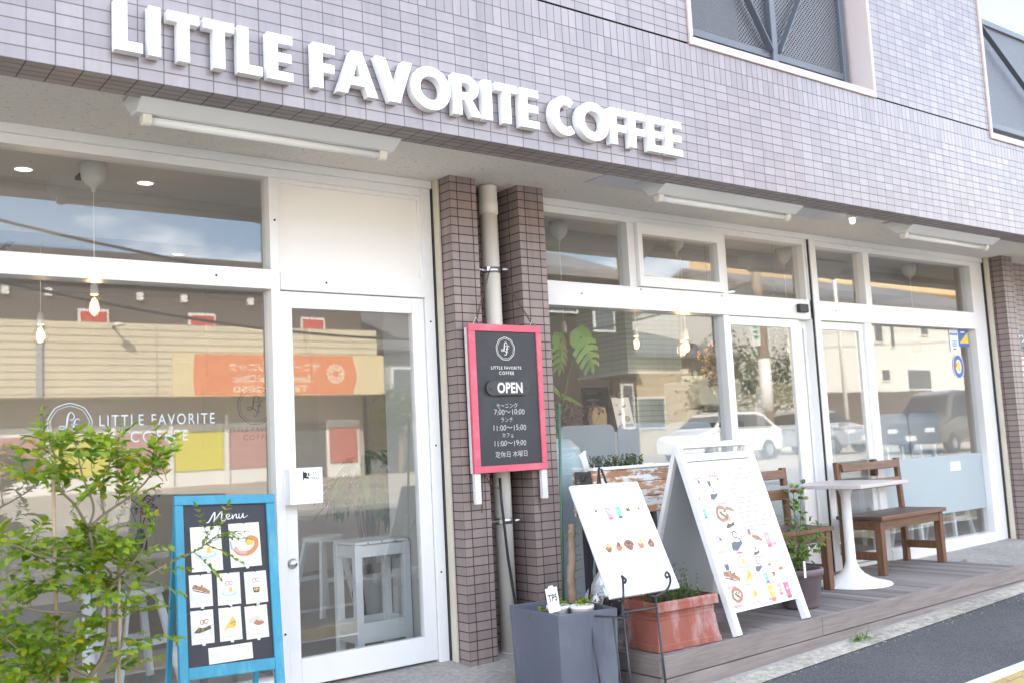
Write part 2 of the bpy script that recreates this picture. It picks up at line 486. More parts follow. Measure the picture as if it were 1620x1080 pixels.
TILE_L1, TILE_L2 = (0.268, 0.234, 0.252), (0.200, 0.176, 0.194)
m_tile = tile_mat('lilac_wall_tile', TILE_L1, TILE_L2, (0.10, 0.092, 0.098), 0.1, 0.05, rough=0.3, spec=0.9, patch=(0.9, 2.42, (0.96, 0.865, 0.86)))
m_tilev = tile_mat('lilac_wall_tile_upright', TILE_L1, TILE_L2, (0.10, 0.092, 0.098), 0.05, 0.1, rough=0.3, spec=0.9, patch=(0.9, 2.42, (0.96, 0.865, 0.86)))
m_tiled = tile_mat('underside_tile', (0.33, 0.285, 0.28), (0.26, 0.225, 0.225), (0.06, 0.05, 0.05), 0.1, 0.0475, rough=0.5)
m_pillar = tile_mat('brown_pillar_tile', (0.30, 0.235, 0.215), (0.235, 0.185, 0.175), (0.045, 0.035, 0.035), 0.1, 0.05, ms=0.006, rough=0.42)
m_white = M('white_painted_steel', (0.80, 0.80, 0.80), 0.35, 0.03, 3.0, 0.12, 25, stain=(0.62, 0.58, 0.52), stain_amt=0.25, stain_scale=2.5)
m_white2 = M('white_gloss_paint', (0.82, 0.82, 0.81), 0.3, 0.02, 4.0)
m_letter = M('white_letter_acrylic', (0.86, 0.86, 0.86), 0.25, 0.01)
m_cream = M('cream_steel', (0.62, 0.57, 0.47), 0.45, 0.08, 5.0, stain=(0.35, 0.28, 0.2), stain_amt=0.4)
m_pipe = M('cream_drain_pipe', (0.70, 0.665, 0.60), 0.4, 0.06, 3.0, stain=(0.52, 0.46, 0.38), stain_amt=0.5, stain_scale=3.0, stretch=(1, 1, 0.25))
m_dark = M('dark_gap', (0.02, 0.02, 0.02), 0.8)
m_black = M('black_rubber', (0.025, 0.025, 0.027), 0.5)
m_iron = M('black_wrought_iron', (0.035, 0.036, 0.04), 0.45, 0.2, 40, 0.3, 120, spec=0.6)
m_steel = M('steel', (0.6, 0.6, 0.6), 0.3, metal=1.0)
m_grey = M('grey_steel_frame', (0.10, 0.115, 0.14), 0.36, 0.06, 5.0)
m_trim = M('pink_mortar_trim', (0.56, 0.49, 0.48), 0.7, 0.05, 8, 0.15, 80)
m_glass = glass_mat('window_glass', 2.3, dust=0.03)
m_film = film_mat('frosted_film', (0.68, 0.76, 0.79), 0.92)
m_tube = M('fluorescent_tube', (0.78, 0.79, 0.8), 0.2, 0.01)
m_soil = M('potting_soil', (0.045, 0.03, 0.022), 0.95, 0.4, 60, 1.0, 90)
m_paper = M('white_paper', (0.80, 0.80, 0.79), 0.5, 0.02)
m_ink = M('black_ink', (0.03, 0.03, 0.035), 0.6)
m_chalk = M('chalk_white', (0.78, 0.78, 0.76), 0.8, 0.05, 60)
m_chalkdim = M('chalk_handwriting', (0.55, 0.55, 0.54), 0.85, 0.25, 90)
# ================================================================ GROUND
def gz(x, y):
    """height of the ground"""
    base = 0.0133 * (min(max(x, -3), 12) - 3.2)
    if y > -1.30: return base + 0.1 * (min(y, 0.3) + 0.19)
    z = base + 0.1 * (-1.30 + 0.19)
    if y > -2.7: return z + 0.06 * (y + 1.30)
    z2 = z - 0.084
    t = min(1, max(0, (-2.7 - y) / 9.0))
    return (z2 - 0.03 * min(1, (-2.7 - y) / 2)) * (1 - t) + (0.30 if y > -11.7 else 0) * t + (0 if y > -11.7 else 0.30 + 0.2 * min(1, (-11.7 - y) / 12.0))
def sheet(xs, ys_of, dz=0.0):
    mb = MB()
    for i in range(len(xs) - 1):
        for j in range(len(ys_of(xs[0])) - 1):
            a, b = ys_of(xs[i]), ys_of(xs[i + 1])
            P = [(xs[i], a[j + 1]), (xs[i + 1], b[j + 1]), (xs[i + 1], b[j]), (xs[i], a[j])]
            mb.face([(x, y, gz(x, y) + dz) for x, y in P], smooth=True)
    return mb
def ground_mat(name, c1, c2, scale, bump, rough=0.9, crack=0.0, speck=None):
    m, n, b = newmat(name)
    l = n.links.new
    t = node(n, 'ShaderNodeTexCoord')
    a = node(n, 'ShaderNodeTexNoise', Scale=scale, Detail=3.0, Roughness=0.7); l(t.outputs['Object'], a.inputs['Vector'])
    d = node(n, 'ShaderNodeTexNoise', Scale=1.1, Detail=8.0, Roughness=0.65); l(t.outputs['Object'], d.inputs['Vector'])
    rp = node(n, 'ShaderNodeValToRGB'); rp.color_ramp.elements[0].position = 0.32; rp.color_ramp.elements[1].position = 0.7
    rp.color_ramp.elements[0].color = (*c1, 1); rp.color_ramp.elements[1].color = (*c2, 1)
    l(a.outputs['Fac'], rp.inputs['Fac'])
    mr = node(n, 'ShaderNodeMapRange'); mr.inputs[1].default_value = 0.3; mr.inputs[2].default_value = 0.7; mr.inputs[3].default_value = 0.72; mr.inputs[4].default_value = 1.2; l(d.outputs['Fac'], mr.inputs[0])
    c = mixc(n, 1.0, rp.outputs['Color'], mr.outputs[0], 'MULTIPLY')
    if speck:
        v = node(n, 'ShaderNodeTexVoronoi', Scale=speck[0]); l(t.outputs['Object'], v.inputs['Vector'])
        r2 = node(n, 'ShaderNodeValToRGB'); r2.color_ramp.elements[0].color = (1, 1, 1, 1); r2.color_ramp.elements[1].color = (0, 0, 0, 1); r2.color_ramp.elements[0].position = 0.12; r2.color_ramp.elements[1].position = 0.3
        l(v.outputs['Distance'], r2.inputs['Fac']); c = mixc(n, r2.outputs['Color'], c, speck[1])
    l(c, b.inputs['Base Color']); b.inputs['Roughness'].default_value = rough
    bp = node(n, 'ShaderNodeBump', Strength=bump, Distance=0.006); l(a.outputs['Fac'], bp.inputs['Height']); l(bp.outputs['Normal'], b.inputs['Normal'])
    return m
m_conc = ground_mat('apron_concrete', (0.28, 0.26, 0.24), (0.42, 0.395, 0.37), 34, 0.5)
m_asph = ground_mat('fine_asphalt', (0.040, 0.039, 0.043), (0.14, 0.138, 0.145), 110, 1.0, speck=(95, (0.22, 0.22, 0.225)))
m_road = ground_mat('road_asphalt', (0.22, 0.21, 0.195), (0.33, 0.315, 0.29), 90, 0.6)
m_lot = ground_mat('lot_pavement', (0.38, 0.345, 0.29), (0.50, 0.455, 0.38), 30, 0.4)
m_kerb = ground_mat('kerb_concrete', (0.26, 0.235, 0.19), (0.56, 0.52, 0.45), 22, 0.8)
m_line = ground_mat('road_paint', (0.52, 0.52, 0.50), (0.78, 0.78, 0.76), 50, 0.2)
m_yel = tile_mat('yellow_paving', (0.52, 0.38, 0.14), (0.47, 0.34, 0.13), (0.25, 0.2, 0.12), 0.2, 0.1, ms=0.008, rough=0.7, offset=0.5)
xs = [-400, -120, -40, -12, -5, -1, 0, 1, 2, 3, 3.7, 4.5, 5.5, 6.5, 7.5, 8.5, 10, 12, 15, 20, 40, 120, 400]
def asph_edge(x): return -1.302 + 0.05 * (min(max(x, -6), 14) - 4.232)
tag(sheet(xs, lambda x: [0.3, 0.06, -0.5, asph_edge(x) + 0.13, asph_edge(x) + 0.10]).build('concrete_apron', m_conc), kind='structure')
tag(sheet(xs, lambda x: [asph_edge(x) + 0.13, asph_edge(x)], 0.002).build('kerb_strip', m_kerb), kind='structure')
tag(sheet(xs, lambda x: [asph_edge(x) + 0.06, asph_edge(x), -1.65, -1.975], -0.004).build('pavement', m_asph), kind='structure')
tag(sheet(xs, lambda x: [-1.975, -2.045], 0.001).build('white_line', m_line), kind='structure')
tag(sheet(xs, lambda x: [-2.045, -2.4, -2.7], -0.002).build('tactile_paving', m_yel), kind='structure')
tag(sheet(xs, lambda x: [-2.7, -3.0, -4.7, -6, -7.5, -9, -10.5, -11.7], 0.0).build('road', m_road), kind='structure')
tag(sheet(xs, lambda x: [-11.7, -13, -15, -18, -21, -24, -30, -60, -400], 0.0).build('parking_lot', m_lot), kind='structure')
for y0, y1 in ((-3.3, -3.42), (-7.2, -7.32), (-11.3, -11.45)):
    tag(sheet(xs, lambda x: [y0, y1], 0.005).build('lane_marking', m_line), kind='structure')
# rear ground so the sheet reaches the horizon behind the building too
mb = MB(); mb.face([(-400, 6.9, -0.06), (400, 6.9, -0.06), (400, 400, -0.06), (-400, 400, -0.06)]); mb.face([(-400, .3, -0.07), (400, .3, -0.07), (400, 6.9, -0.07), (-400, 6.9, -0.07)])
tag(mb.build('rear_ground', m_lot), kind='structure')

# ================================================================ CAFE BUILDING
cafe = thing('cafe_building', 'lilac tiled cafe building with white shopfront windows and a deep overhang', 'building', (3.0, 0, 0))
YF, ZF = -0.962, 2.6575
GZ = ZF + 0.809            # groove
XC = 0.849
def uof(x):
    if x <= 2.749: return x - XC
    if x <= 2.8407: return 1.9 + (x - 2.749) / 0.917
    if x <= 4.3407: return 2.0 + (x - 2.8407)
    if x <= 4.4275: return 3.5 + (x - 4.3407) / 0.868
    return 3.6 + (x - 4.4275)
cuts = [-9, 2.749, 2.8407, 4.3407, 4.4275, 13.5]
def strips(x0, x1):
    p = [x0] + [c for c in cuts if x0 < c < x1] + [x1]
    return list(zip(p[:-1], p[1:]))
def wall_strip(mb, x0, x1, z0, z1, mi=0, vs=1.0, v0=None, y=YF):
    v0 = z0 if v0 is None else v0
    for a, b in strips(x0, x1):
        ua, ub = uof(a), uof(b - 1e-9)
        mb.face([(a, y, z0), (b, y, z0), (b, y, z1), (a, y, z1)], mi, [(ua, (z0 - v0) * vs), (ub, (z0 - v0) * vs), (ub, (z1 - v0) * vs), (ua, (z1 - v0) * vs)])
fas = MB()
ZR = ZF + 0.609
X0, X1 = -9.0, 13.5
wall_strip(fas, X0, X1, ZF, ZR, 0, 0.6 / 0.609, ZF)
# upright courses, stopped under the two openings' trims
OP = [(4.42, 6.31), (7.87, 13.5)]
wall_strip(fas, X0, X1, ZR, GZ - 0.004, 1, 1.0, ZR)
# groove
fas.box(X0, YF + 0.012, GZ - 0.03, X1, YF + 0.03, GZ + 0.04, 3)
GT = GZ + 0.006
TOP = 9.4
wall_strip(fas, X0, 4.45, GT, TOP, 0, 1.0, GT)
wall_strip(fas, 6.28, 7.90, GT, TOP, 0, 1.0, GT)
wall_strip(fas, 4.45, 6.28, 5.0, TOP, 0, 1.0, GT)
# underside return
for a, b in strips(X0, X1):
    ua, ub = uof(a), uof(b - 1e-9)
    fas.face([(a, YF + 0.19, ZF), (b, YF + 0.19, ZF), (b, YF, ZF), (a, YF, ZF)], 2, [(ua, 0.19), (ub, 0.19), (ub, 0), (ua, 0)])
fas.face([(X0, YF + 0.19, ZF), (X0, YF + 0.19, 2.74), (X1, YF + 0.19, 2.74), (X1, YF + 0.19, ZF)], 2)
fas.build('fascia_wall', [m_tile, m_tilev, m_tiled, m_dark], cafe)
# soffit
def soffit_mat():
    m, n, b = newmat('fissured_soffit_board')
    l = n.links.new
    t = node(n, 'ShaderNodeTexCoord'); mp = node(n, 'ShaderNodeMapping'); mp.inputs['Scale'].default_value = (38, 150, 1); l(t.outputs['Object'], mp.inputs['Vector'])
    nz = node(n, 'ShaderNodeTexNoise', Scale=1.0, Detail=2.0, Roughness=0.5); l(mp.outputs['Vector'], nz.inputs['Vector'])
    rp = node(n, 'ShaderNodeValToRGB'); rp.color_ramp.elements[0].position = 0.66; rp.color_ramp.elements[1].position = 0.71; l(nz.outputs['Fac'], rp.inputs['Fac'])
    n2 = node(n, 'ShaderNodeTexNoise', Scale=2.0, Detail=6.0); l(t.outputs['Object'], n2.inputs['Vector'])
    c = mixc(n, n2.outputs['Fac'], (0.68, 0.65, 0.60), (0.80, 0.77, 0.72))
    c = mixc(n, rp.outputs['Color'], c, (0.22, 0.2, 0.18))
    l(c, b.inputs['Base Color']); b.inputs['Roughness'].default_value = 0.9
    return m
m_soffit = soffit_mat()
m_soffit2 = M('replacement_soffit_board', (0.62, 0.63, 0.66), 0.85, 0.05, 20)
sf = MB(); sf.box(X0, YF + 0.19, 2.72, X1, 0.0, 2.78)
sf.build('soffit', m_soffit, cafe)
p = MB(); p.box(4.02, -0.76, 2.714, 6.72, -0.42, 2.7185); p.build('soffit_patch', m_soffit2, cafe)
# upper block: roof, ends, rear
m_plain = M('side_wall_tile_render', (0.36, 0.33, 0.35), 0.6, 0.06, 4)
blk = MB()
blk.box(X0, YF + 0.03, TOP, 9.6, 7.0, TOP + 0.2)
blk.box(X0, 6.85, -0.06, X1, 7.0, TOP)
blk.box(X0, YF + 0.035, 2.785, X0 + 0.15, 6.85, TOP)
blk.box(9.45, YF + 1.6, 2.9, 9.6, 6.85, TOP)
blk.box(X0, 0.02, -0.05, X0 + 0.15, 6.85, 2.785)
blk.box(X0 + 0.15, 0.03, 2.79, X1, 6.85, 2.9)
blk.build('outer_wall', m_plain, cafe)
# recessed walls inside the balconies
bw = MB()
for a, b, y in ((4.2, 6.6, 0.35), (7.6, 9.45, 0.55)):
    bw.face([(a, y, 2.95), (b, y, 2.95), (b, y, TOP), (a, y, TOP)], 0)
bw.box(4.2, 0.36, 2.95, 6.6, 0.4, TOP, 1); bw.box(4.2, YF + 0.36, 5.06, 6.6, 0.345, 5.2, 1); bw.box(4.2, YF + 0.36, 2.95, 4.3, 0.345, 5.05, 1); bw.box(6.5, YF + 0.36, 2.95, 6.6, 0.345, 5.05, 1)  # ceiling slab and side walls added to keep the first balcony dark
bw.build('balcony_back_wall', [m_tile, m_plain], cafe)
# reveal + trim of the first balcony opening
def opening(x0, x1, z0, z1, right=True, top=True):
    t = MB(); yo = YF - 0.014; w = 0.05
    t.box(x0 - w + 0.02, yo, z0 - w, x1 + (w - 0.02 if right else 0), YF + 0.35, z0)
    t.box(x0 - w + 0.02, yo, z0, x0, YF + 0.35, z1)
    if right: t.box(x1, yo, z0, x1 + w - 0.02, YF + 0.35, z1)
    if top: t.box(x0 - w + 0.02, yo, z1, x1 + w - 0.02, YF + 0.35, z1 + w)
    return t
opening(4.45, 6.28, 3.512, 5.0).build('opening_trim', m_trim, cafe, bevel=0.004)
opening(7.90, 13.5, 3.455, TOP, right=False, top=False).build('opening_trim', m_trim, cafe, bevel=0.004)
# perforated steel balcony screens
def perf_mat():
    m, n, b = newmat('perforated_steel_sheet')
    l = n.links.new
    uv = node(n, 'ShaderNodeUVMap')
    mp = node(n, 'ShaderNodeMapping'); mp.inputs['Scale'].default_value = (48, 48, 1); mp.inputs['Rotation'].default_value = (0, 0, R(45)); l(uv.outputs['UV'], mp.inputs['Vector'])
    fr_ = node(n, 'ShaderNodeVectorMath', operation='FRACTION'); l(mp.outputs['Vector'], fr_.inputs[0])
    sb = node(n, 'ShaderNodeVectorMath', operation='SUBTRACT'); sb.inputs[1].default_value = (0.5, 0.5, 0); l(fr_.outputs[0], sb.inputs[0])
    ln = node(n, 'ShaderNodeVectorMath', operation='LENGTH'); l(sb.outputs[0], ln.inputs[0])
    lt = node(n, 'ShaderNodeMath', operation='LESS_THAN'); l(ln.outputs['Value'], lt.inputs[0]); lt.inputs[1].default_value = 0.30
    b.inputs['Base Color'].default_value = (0.125, 0.13, 0.15, 1); b.inputs['Roughness'].default_value = 0.45
    tr = node(n, 'ShaderNodeBsdfTransparent'); ms = node(n, 'ShaderNodeMixShader')
    l(lt.outputs[0], ms.inputs[0]); l(b.outputs[0], ms.inputs[1]); l(tr.outputs[0], ms.inputs[2]); l(ms.outputs[0], n.nodes['Material Output'].inputs['Surface'])
    return m
m_perf = perf_mat()
def screen(x0, x1, z0, z1, y, xm, post0=True, flip=False):
    fr_ = MB()
    pw = 0.055
    if post0: fr_.box(x0, y - 0.03, z0 - 0.14, x0 + pw, y + 0.03, z1)
    for a in xm: fr_.box(a - pw / 2, y - 0.045, z0 - 0.14, a + pw / 2, y + 0.035, z1)
    fr_.box(x1 - pw, y - 0.03, z0 - 0.14, x1, y + 0.03, z1)
    fr_.box(x0 + pw, y - 0.022, z0, x1 - pw, y + 0.022, z0 + 0.05); fr_.box(x0 + pw, y - 0.022, z1 - 0.05, x1 - pw, y + 0.022, z1)
    return fr_
f1 = screen(4.50, 6.235, 3.62, 4.95, YF + 0.17, [5.40])
# V bracing
f1.bar((4.62, YF + 0.13, 4.75), (5.36, YF + 0.13, 3.66), 0.012, 0.05, (0, 1, 0)); f1.bar((6.1, YF + 0.13, 4.75), (5.44, YF + 0.13, 3.66), 0.012, 0.05, (0, 1, 0))
o = f1.build('balcony_frame', m_grey, cafe, bevel=0.004)
p = MB(); p.box(4.555, YF + 0.168, 3.67, 5.37, YF + 0.172, 4.9); p.box(5.43, YF + 0.168, 3.67, 6.18, YF + 0.172, 4.9)
p.build('perforated_panel', m_perf, cafe)
f2 = screen(7.93, 13.4, 3.56, 4.50, YF + 0.12, [9.4, 11.3], post0=True)
f2.bar((8.0, YF + 0.07, 4.42), (9.3, YF + 0.07, 3.63), 0.012, 0.045, (0, 1, 0))
f2.build('balcony_frame', m_grey, cafe, bevel=0.004)
p = MB(); p.box(7.985, YF + 0.118, 3.61, 9.37, YF + 0.122, 4.45); p.box(9.43, YF + 0.118, 3.61, 11.27, YF + 0.122, 4.45); p.build('perforated_panel', m_perf, cafe)
# dim doors and rails inside balcony 1 seen through the holes
d = MB(); d.box(4.75, 0.30, 2.95, 5.45, 0.33, 4.9); d.build('balcony_door', M('balcony_door_paint', (0.75, 0.75, 0.75), 0.5), cafe)

# ---- tiled pilasters
def pil(x0, x1, y0, y1, z0, z1, zj=0.0308):
    mb = MB(); d = z0 - zj
    mb.face([(x0, y1, z0), (x0, y0, z0), (x0, y0, z1), (x0, y1, z1)], 0, [(-(y1 - y0) + 0.0, z0 - zj), (0, z0 - zj), (0, z1 - zj), (-(y1 - y0), z1 - zj)])
    w_ = x1 - x0
    mb.face([(x0, y0, z0), (x1, y0, z0), (x1, y0, z1), (x0, y0, z1)], 0, [(0.05, z0 - zj), (0.05 + w_, z0 - zj), (0.05 + w_, z1 - zj), (0.05, z1 - zj)])
    mb.face([(x1, y0, z0), (x1, y1, z0), (x1, y1, z1), (x1, y0, z1)], 0, [(0, z0 - zj), (y1 - y0, z0 - zj), (y1 - y0, z1 - zj), (0, z1 - zj)])
    return mb
pil(3.2021, 3.3862, -0.1873, 0.12, -0.05, 2.7195).build('pilaster', m_pillar, cafe)
pil(3.6903, 3.8839, -0.1873, 0.12, -0.05, 2.7195).build('pilaster', m_pillar, cafe)
mb = MB(); mb.face([(3.3862, 0.04, -0.05), (3.6903, 0.04, -0.05), (3.6903, 0.04, 2.7195), (3.3862, 0.04, 2.7195)]); mb.build('recess_wall', m_pillar, cafe)
pil(9.405, 9.60, -0.19, 0.2, 0.0, 2.7195).build('pilaster', m_pillar, cafe)
mb = MB(); mb.face([(9.60, -0.02, 0), (13.5, -0.02, 0), (13.5, -0.02, 2.7195), (9.60, -0.02, 2.7195)]); mb.build('recess_wall', m_pillar, cafe)
mb = MB(); mb.box(3.17, 0.14, 0.0, 3.9, 0.57, 2.71); mb.build('interior_column', M('column_paint', (0.56, 0.55, 0.53), 0.7, 0.04), cafe)

# ---- shopfront frames
FR = MB()
def fb(x0, z0, x1, z1, y0=-0.01, y1=0.09): FR.box(x0, y0, z0, x1, y1, z1)
# left bay
fb(-3.0, 2.675, 3.185, 2.7195, -0.03, 0.1)         # header upper band
fb(-3.0, 2.628, 3.12, 2.675, -0.012, 0.09)
fb(2.192, 0.0, 2.243, 2.628)                       # mullion beside the door
fb(-3.0, 2.035, 2.192, 2.137, -0.02, 0.09)         # transom
fb(2.243, 2.035, 3.12, 2.13, -0.02, 0.09)
fb(3.12, 0.0, 3.182, 2.675, -0.015, 0.09)          # post right of door
fb(-3.0, 0.0, 2.192, 0.09, -0.012, 0.09)           # sill
fb(-0.42, 0.09, -0.36, 2.035); fb(-0.42, 2.137, -0.36, 2.628)
# right bay
fb(3.885, 2.675, 9.36, 2.7195, -0.03, 0.1)
fb(3.885, 2.632, 9.15, 2.675, -0.012, 0.09)
fb(3.885, 2.037, 9.15, 2.192, -0.02, 0.09)
fb(4.745, 2.192, 4.81, 2.632); fb(5.66, 2.192, 5.728, 2.632); fb(6.64, 2.192, 6.665, 2.632); fb(6.70, 0.1, 6.778, 2.675, -0.03, 0.09); fb(7.445, 2.192, 7.527, 2.632)
fb(9.15, 0.05, 9.362, 2.675, -0.012, 0.09)
fb(3.885, 0.05, 3.95, 2.037)
fb(5.655, 0.1, 5.716, 2.037); fb(7.39, 0.1, 7.49, 2.037)
fb(3.95, 0.05, 5.655, 0.17); fb(7.49, 0.05, 9.15, 0.18, -0.02, 0.09); fb(5.716, 0.02, 7.39, 0.12, 0.0, 0.09)
FR.build('shopfront_frame', m_white, cafe, bevel=0.003)
for a in ((6.679, -0.034, 0.1, 6.6855, 0.05, 2.6745), (3.1835, -0.03, 0.0, 3.188, 0.05, 2.6745), (9.364, -0.03, 0.05, 9.373, 0.05, 2.7195), (9.392, -0.05, 0.05, 9.404, 0.05, 2.7195)):
    b = MB(); b.box(*a); b.build('rubber_gasket', m_black, cafe)
b = MB(); b.box(6.6655, -0.02, 0.1, 6.6785, 0.05, 2.6745); b.build('slim_post', m_white2, cafe)
b = MB(); b.box(6.686, -0.045, 0.1, 6.699, 0.05, 2.6745); b.build('slim_post', m_white2, cafe)
for a in ((3.189, -0.082, 0.0, 3.2015, 0.05, 2.7195), (9.374, -0.075, 0.05, 9.391, 0.05, 2.7195)):
    b = MB(); b.box(*a); b.build('shutter_guide', m_cream, cafe, bevel=0.002)
# white panel above the door
p = MB(); p.box(2.2435, 0.012, 2.1305, 3.1195, 0.06, 2.6275); p.build('transom_panel', M('transom_panel_paint', (0.84, 0.82, 0.79), 0.4, 0.02, 3), cafe)
p = MB()
for a in ((2.2435, 0.0, 2.1305, 2.262, 0.0118, 2.6275), (3.10, 0.0, 2.1305, 3.1195, 0.0118, 2.6275), (2.262, 0.0, 2.605, 3.10, 0.0118, 2.6275), (2.262, 0.0, 2.1305, 3.10, 0.0118, 2.147)): p.box(*a)
p.build('panel_bead', m_white2, cafe)
s9 = random.Random(3)
for x, z in ((0.7, 2.09), (1.9, 2.088), (2.5, 2.085), (4.83, 2.176), (5.64, 2.172), (4.3, 2.12), (7.0, 2.12), (8.6, 2.11), (3.15, 1.2), (3.15, 0.5), (3.15, 1.9), (2.218, 0.3), (2.218, 2.4)):
    q = MB(); q.lathe([(0, -0.002), (0.0045, -0.0015), (0.006, 0.0)], (x, -0.0205 if z > 2.03 and z < 2.2 else -0.0155, z), 10, ax='y'); q.build('frame_screw', m_dark, cafe)
# glass panes
def pane(x0, z0, x1, z1, y=0.05, name='window_pane', par=None):
    g = MB(); g.box(x0, y, z0, x1, y + 0.006, z1)
    return g.build(name, m_glass, par or cafe)
pane(-0.36, 2.137, 2.192, 2.628); pane(-0.36, 0.09, 2.192, 2.035); pane(-3.0, 2.137, -0.42, 2.628); pane(-3.0, 0.09, -0.42, 2.035)
pane(3.885, 2.192, 4.745, 2.632); pane(5.728, 2.192, 6.64, 2.632); pane(6.778, 2.192, 7.445, 2.632); pane(7.527, 2.192, 9.15, 2.632)
pn1 = pane(3.95, 0.17, 5.655, 2.037); pn2 = pane(7.49, 0.18, 9.15, 2.037)
# awning vent window
aw = MB()
for a in ((4.812, 2.195, 5.658, 2.268), (4.812, 2.555, 5.658, 2.63), (4.812, 2.268, 4.856, 2.555), (5.607, 2.268, 5.658, 2.555)): aw.box(a[0], -0.04, a[1], a[2], 0.03, a[3])
aw = aw.build('vent_sash', m_white2, cafe, bevel=0.003)
pane(4.856, 2.268, 5.607, 2.555, 0.0, 'sash_glass', aw)
# hinged door
dr = MB()
for a in ((2.246, 0.03, 2.308, 2.032), (3.036, 0.03, 3.117, 2.032), (2.308, 1.944, 3.036, 2.032), (2.308, 0.03, 3.036, 0.163)): dr.box(a[0], 0.0, a[1], a[2], 0.045, a[3])
door = dr.build('entrance_door', m_white, cafe, bevel=0.003)
pane(2.308, 0.163, 3.036, 1.944, 0.02, 'door_glass', door)
k = MB(); k.lathe([(0, -0.022), (0.018, -0.022), (0.021, -0.016), (0.021, -0.004), (0.026, -0.003), (0.026, 0.0)], (2.272, 0.0, 0.64), 20, ax='y'); k.build('door_lock', m_steel, door)
bx = MB(); bx.box(2.236, -0.075, 0.935, 2.418, -0.001, 1.118); pull = bx.build('door_pull_box', m_white2, door, bevel=0.004)
fr_ = frame((2.327, -0.0765, 1.026), (1, 0, 0), (0, 0, 1))
sg = MB(); flat(sg, [(-0.03, 0.022), (0.085, 0.022), (0.085, 0.082), (-0.03, 0.082)], fr_, 0.0, 0)
for q in (ell(-0.008, 0.058, 0.012, 0.012, 14), [(-0.02, 0.03), (-0.015, 0.03), (-0.015, 0.075), (-0.02, 0.075)], [(-0.016, 0.04), (0.012, 0.036), (0.012, 0.046), (-0.016, 0.05)], [(0.008, 0.05), (0.016, 0.05), (0.016, 0.068), (0.008, 0.064)]): flat(sg, q, fr_, 0.0008, 1)
add_text(sg, 'ひく', fr_, 0.054, 0.064, height=0.018, h=0.0008, mi=1, space=1.3); add_text(sg, 'PULL', fr_, 0.054, 0.037, width=0.042, h=0.0008, mi=1)
sg.build('pull_notice', [m_paper, m_ink], pull)
# sliding doors
def sliding(x0, x1, y, sl, sr):
    d = MB()
    for a in ((x0, 0.125, x0 + sl, 2.034), (x1 - sr, 0.125, x1, 2.034), (x0 + sl, 1.97, x1 - sr, 2.034), (x0 + sl, 0.125, x1 - sr, 0.2)): d.box(a[0], y, a[1], a[2], y + 0.035, a[3])
    d = d.build('sliding_door', m_white2, cafe, bevel=0.003)
    pane(x0 + sl, 0.2, x1 - sr, 1.97, y + 0.014, 'door_glass', d)
    f = MB(); f.box(x0 + sl, y + 0.022, 0.42, x1 - sr, y + 0.0235, 1.17); f.build('frosted_band', film_mat('frosted_door_film', (0.74, 0.8, 0.84), 0.28), d)
w_ = MB(); w_.box(7.305, -0.045, 0.79, 7.352, 0.011, 0.925); w_.build('wooden_pull', wood_mat('dark_pull_wood', (0.06, 0.03, 0.02), (0.15, 0.08, 0.05), 'z'), cafe, bevel=0.012)
sliding(5.717, 6.53, 0.0, 0.02, 0.10); sliding(6.55, 6.668, 0.04, 0.07, 0.03); sliding(6.72, 7.389, 0.012, 0.05, 0.058)
# frosted film bands
f = MB(); f.box(7.495, 0.0475, 0.40, 9.145, 0.049, 0.90); f.build('frosted_band', m_film, pn2)
f = MB(); f.box(3.955, 0.0475, 0.20, 5.65, 0.049, 0.98); f.build('frosted_band', film_mat('frosted_film_pale', (0.66, 0.74, 0.78), 0.80), pn1)
# automatic door sensor
s_ = MB(); s_.box(6.49, -0.055, 2.085, 6.60, -0.0205, 2.15); s_.build('door_sensor', m_black, cafe, bevel=0.006)
# stickers on the last pane
fr_ = frame((8.86, 0.0465, 1.93), (1, 0, 0), (0, 0, 1))
m_sk = [m_paper, M('sticker_blue', (0.05, 0.12, 0.45), 0.4), M('sticker_yellow', (0.8, 0.58, 0.05), 0.4), M('sticker_pale', (0.62, 0.74, 0.78), 0.4), M('sticker_red', (0.6, 0.12, 0.08), 0.4), m_ink]
k = MB()
flat(k, [(-0.08, -0.11), (0.07, -0.11), (0.07, 0.10), (-0.08, 0.10)], fr_, 0, 3); flat(k, [(-0.07, 0.05), (0.06, 0.05), (0.06, 0.068), (-0.07, 0.068)], fr_, 0.0005, 1)
for i in range(3): flat(k, [(-0.04, -0.01 - i * 0.02), (0.04, -0.01 - i * 0.02), (0.04, -0.002 - i * 0.02), (-0.04, -0.002 - i * 0.02)], fr_, 0.0005, 1)
flat(k, ell(-0.005, -0.075, 0.03, 0.008), fr_, 0.0005, 4)
k.build('sticker', m_sk, pn2)
k = MB(); flat(k, [(0.085, -0.05), (0.25, -0.05), (0.25, 0.10), (0.085, 0.10)], fr_, 0, 1); flat(k, [(0.09, -0.02), (0.245, 0.085), (0.245, -0.02)], fr_, 0.0005, 2); flat(k, [(0.12, 0.075), (0.19, 0.075), (0.19, 0.09), (0.12, 0.09)], fr_, 0.0005, 0)
k.build('sticker', m_sk, pn2)
k = MB(); flat(k, ell(0.03, -0.235, 0.095, 0.115, 32), fr_, 0, 0); flat(k, ell(0.03, -0.235, 0.086, 0.105, 32), fr_, 0.0004, 1); flat(k, ell(0.03, -0.235, 0.05, 0.065, 24), fr_, 0.0008, 3)
flat(k, [(0.0, -0.28), (0.06, -0.28), (0.06, -0.20), (0.03, -0.18), (0.0, -0.20)], fr_, 0.0012, 2); flat(k, ell(-0.012, -0.22, 0.016, 0.025), fr_, 0.0014, 4)
k.build('sticker', m_sk, pn2)
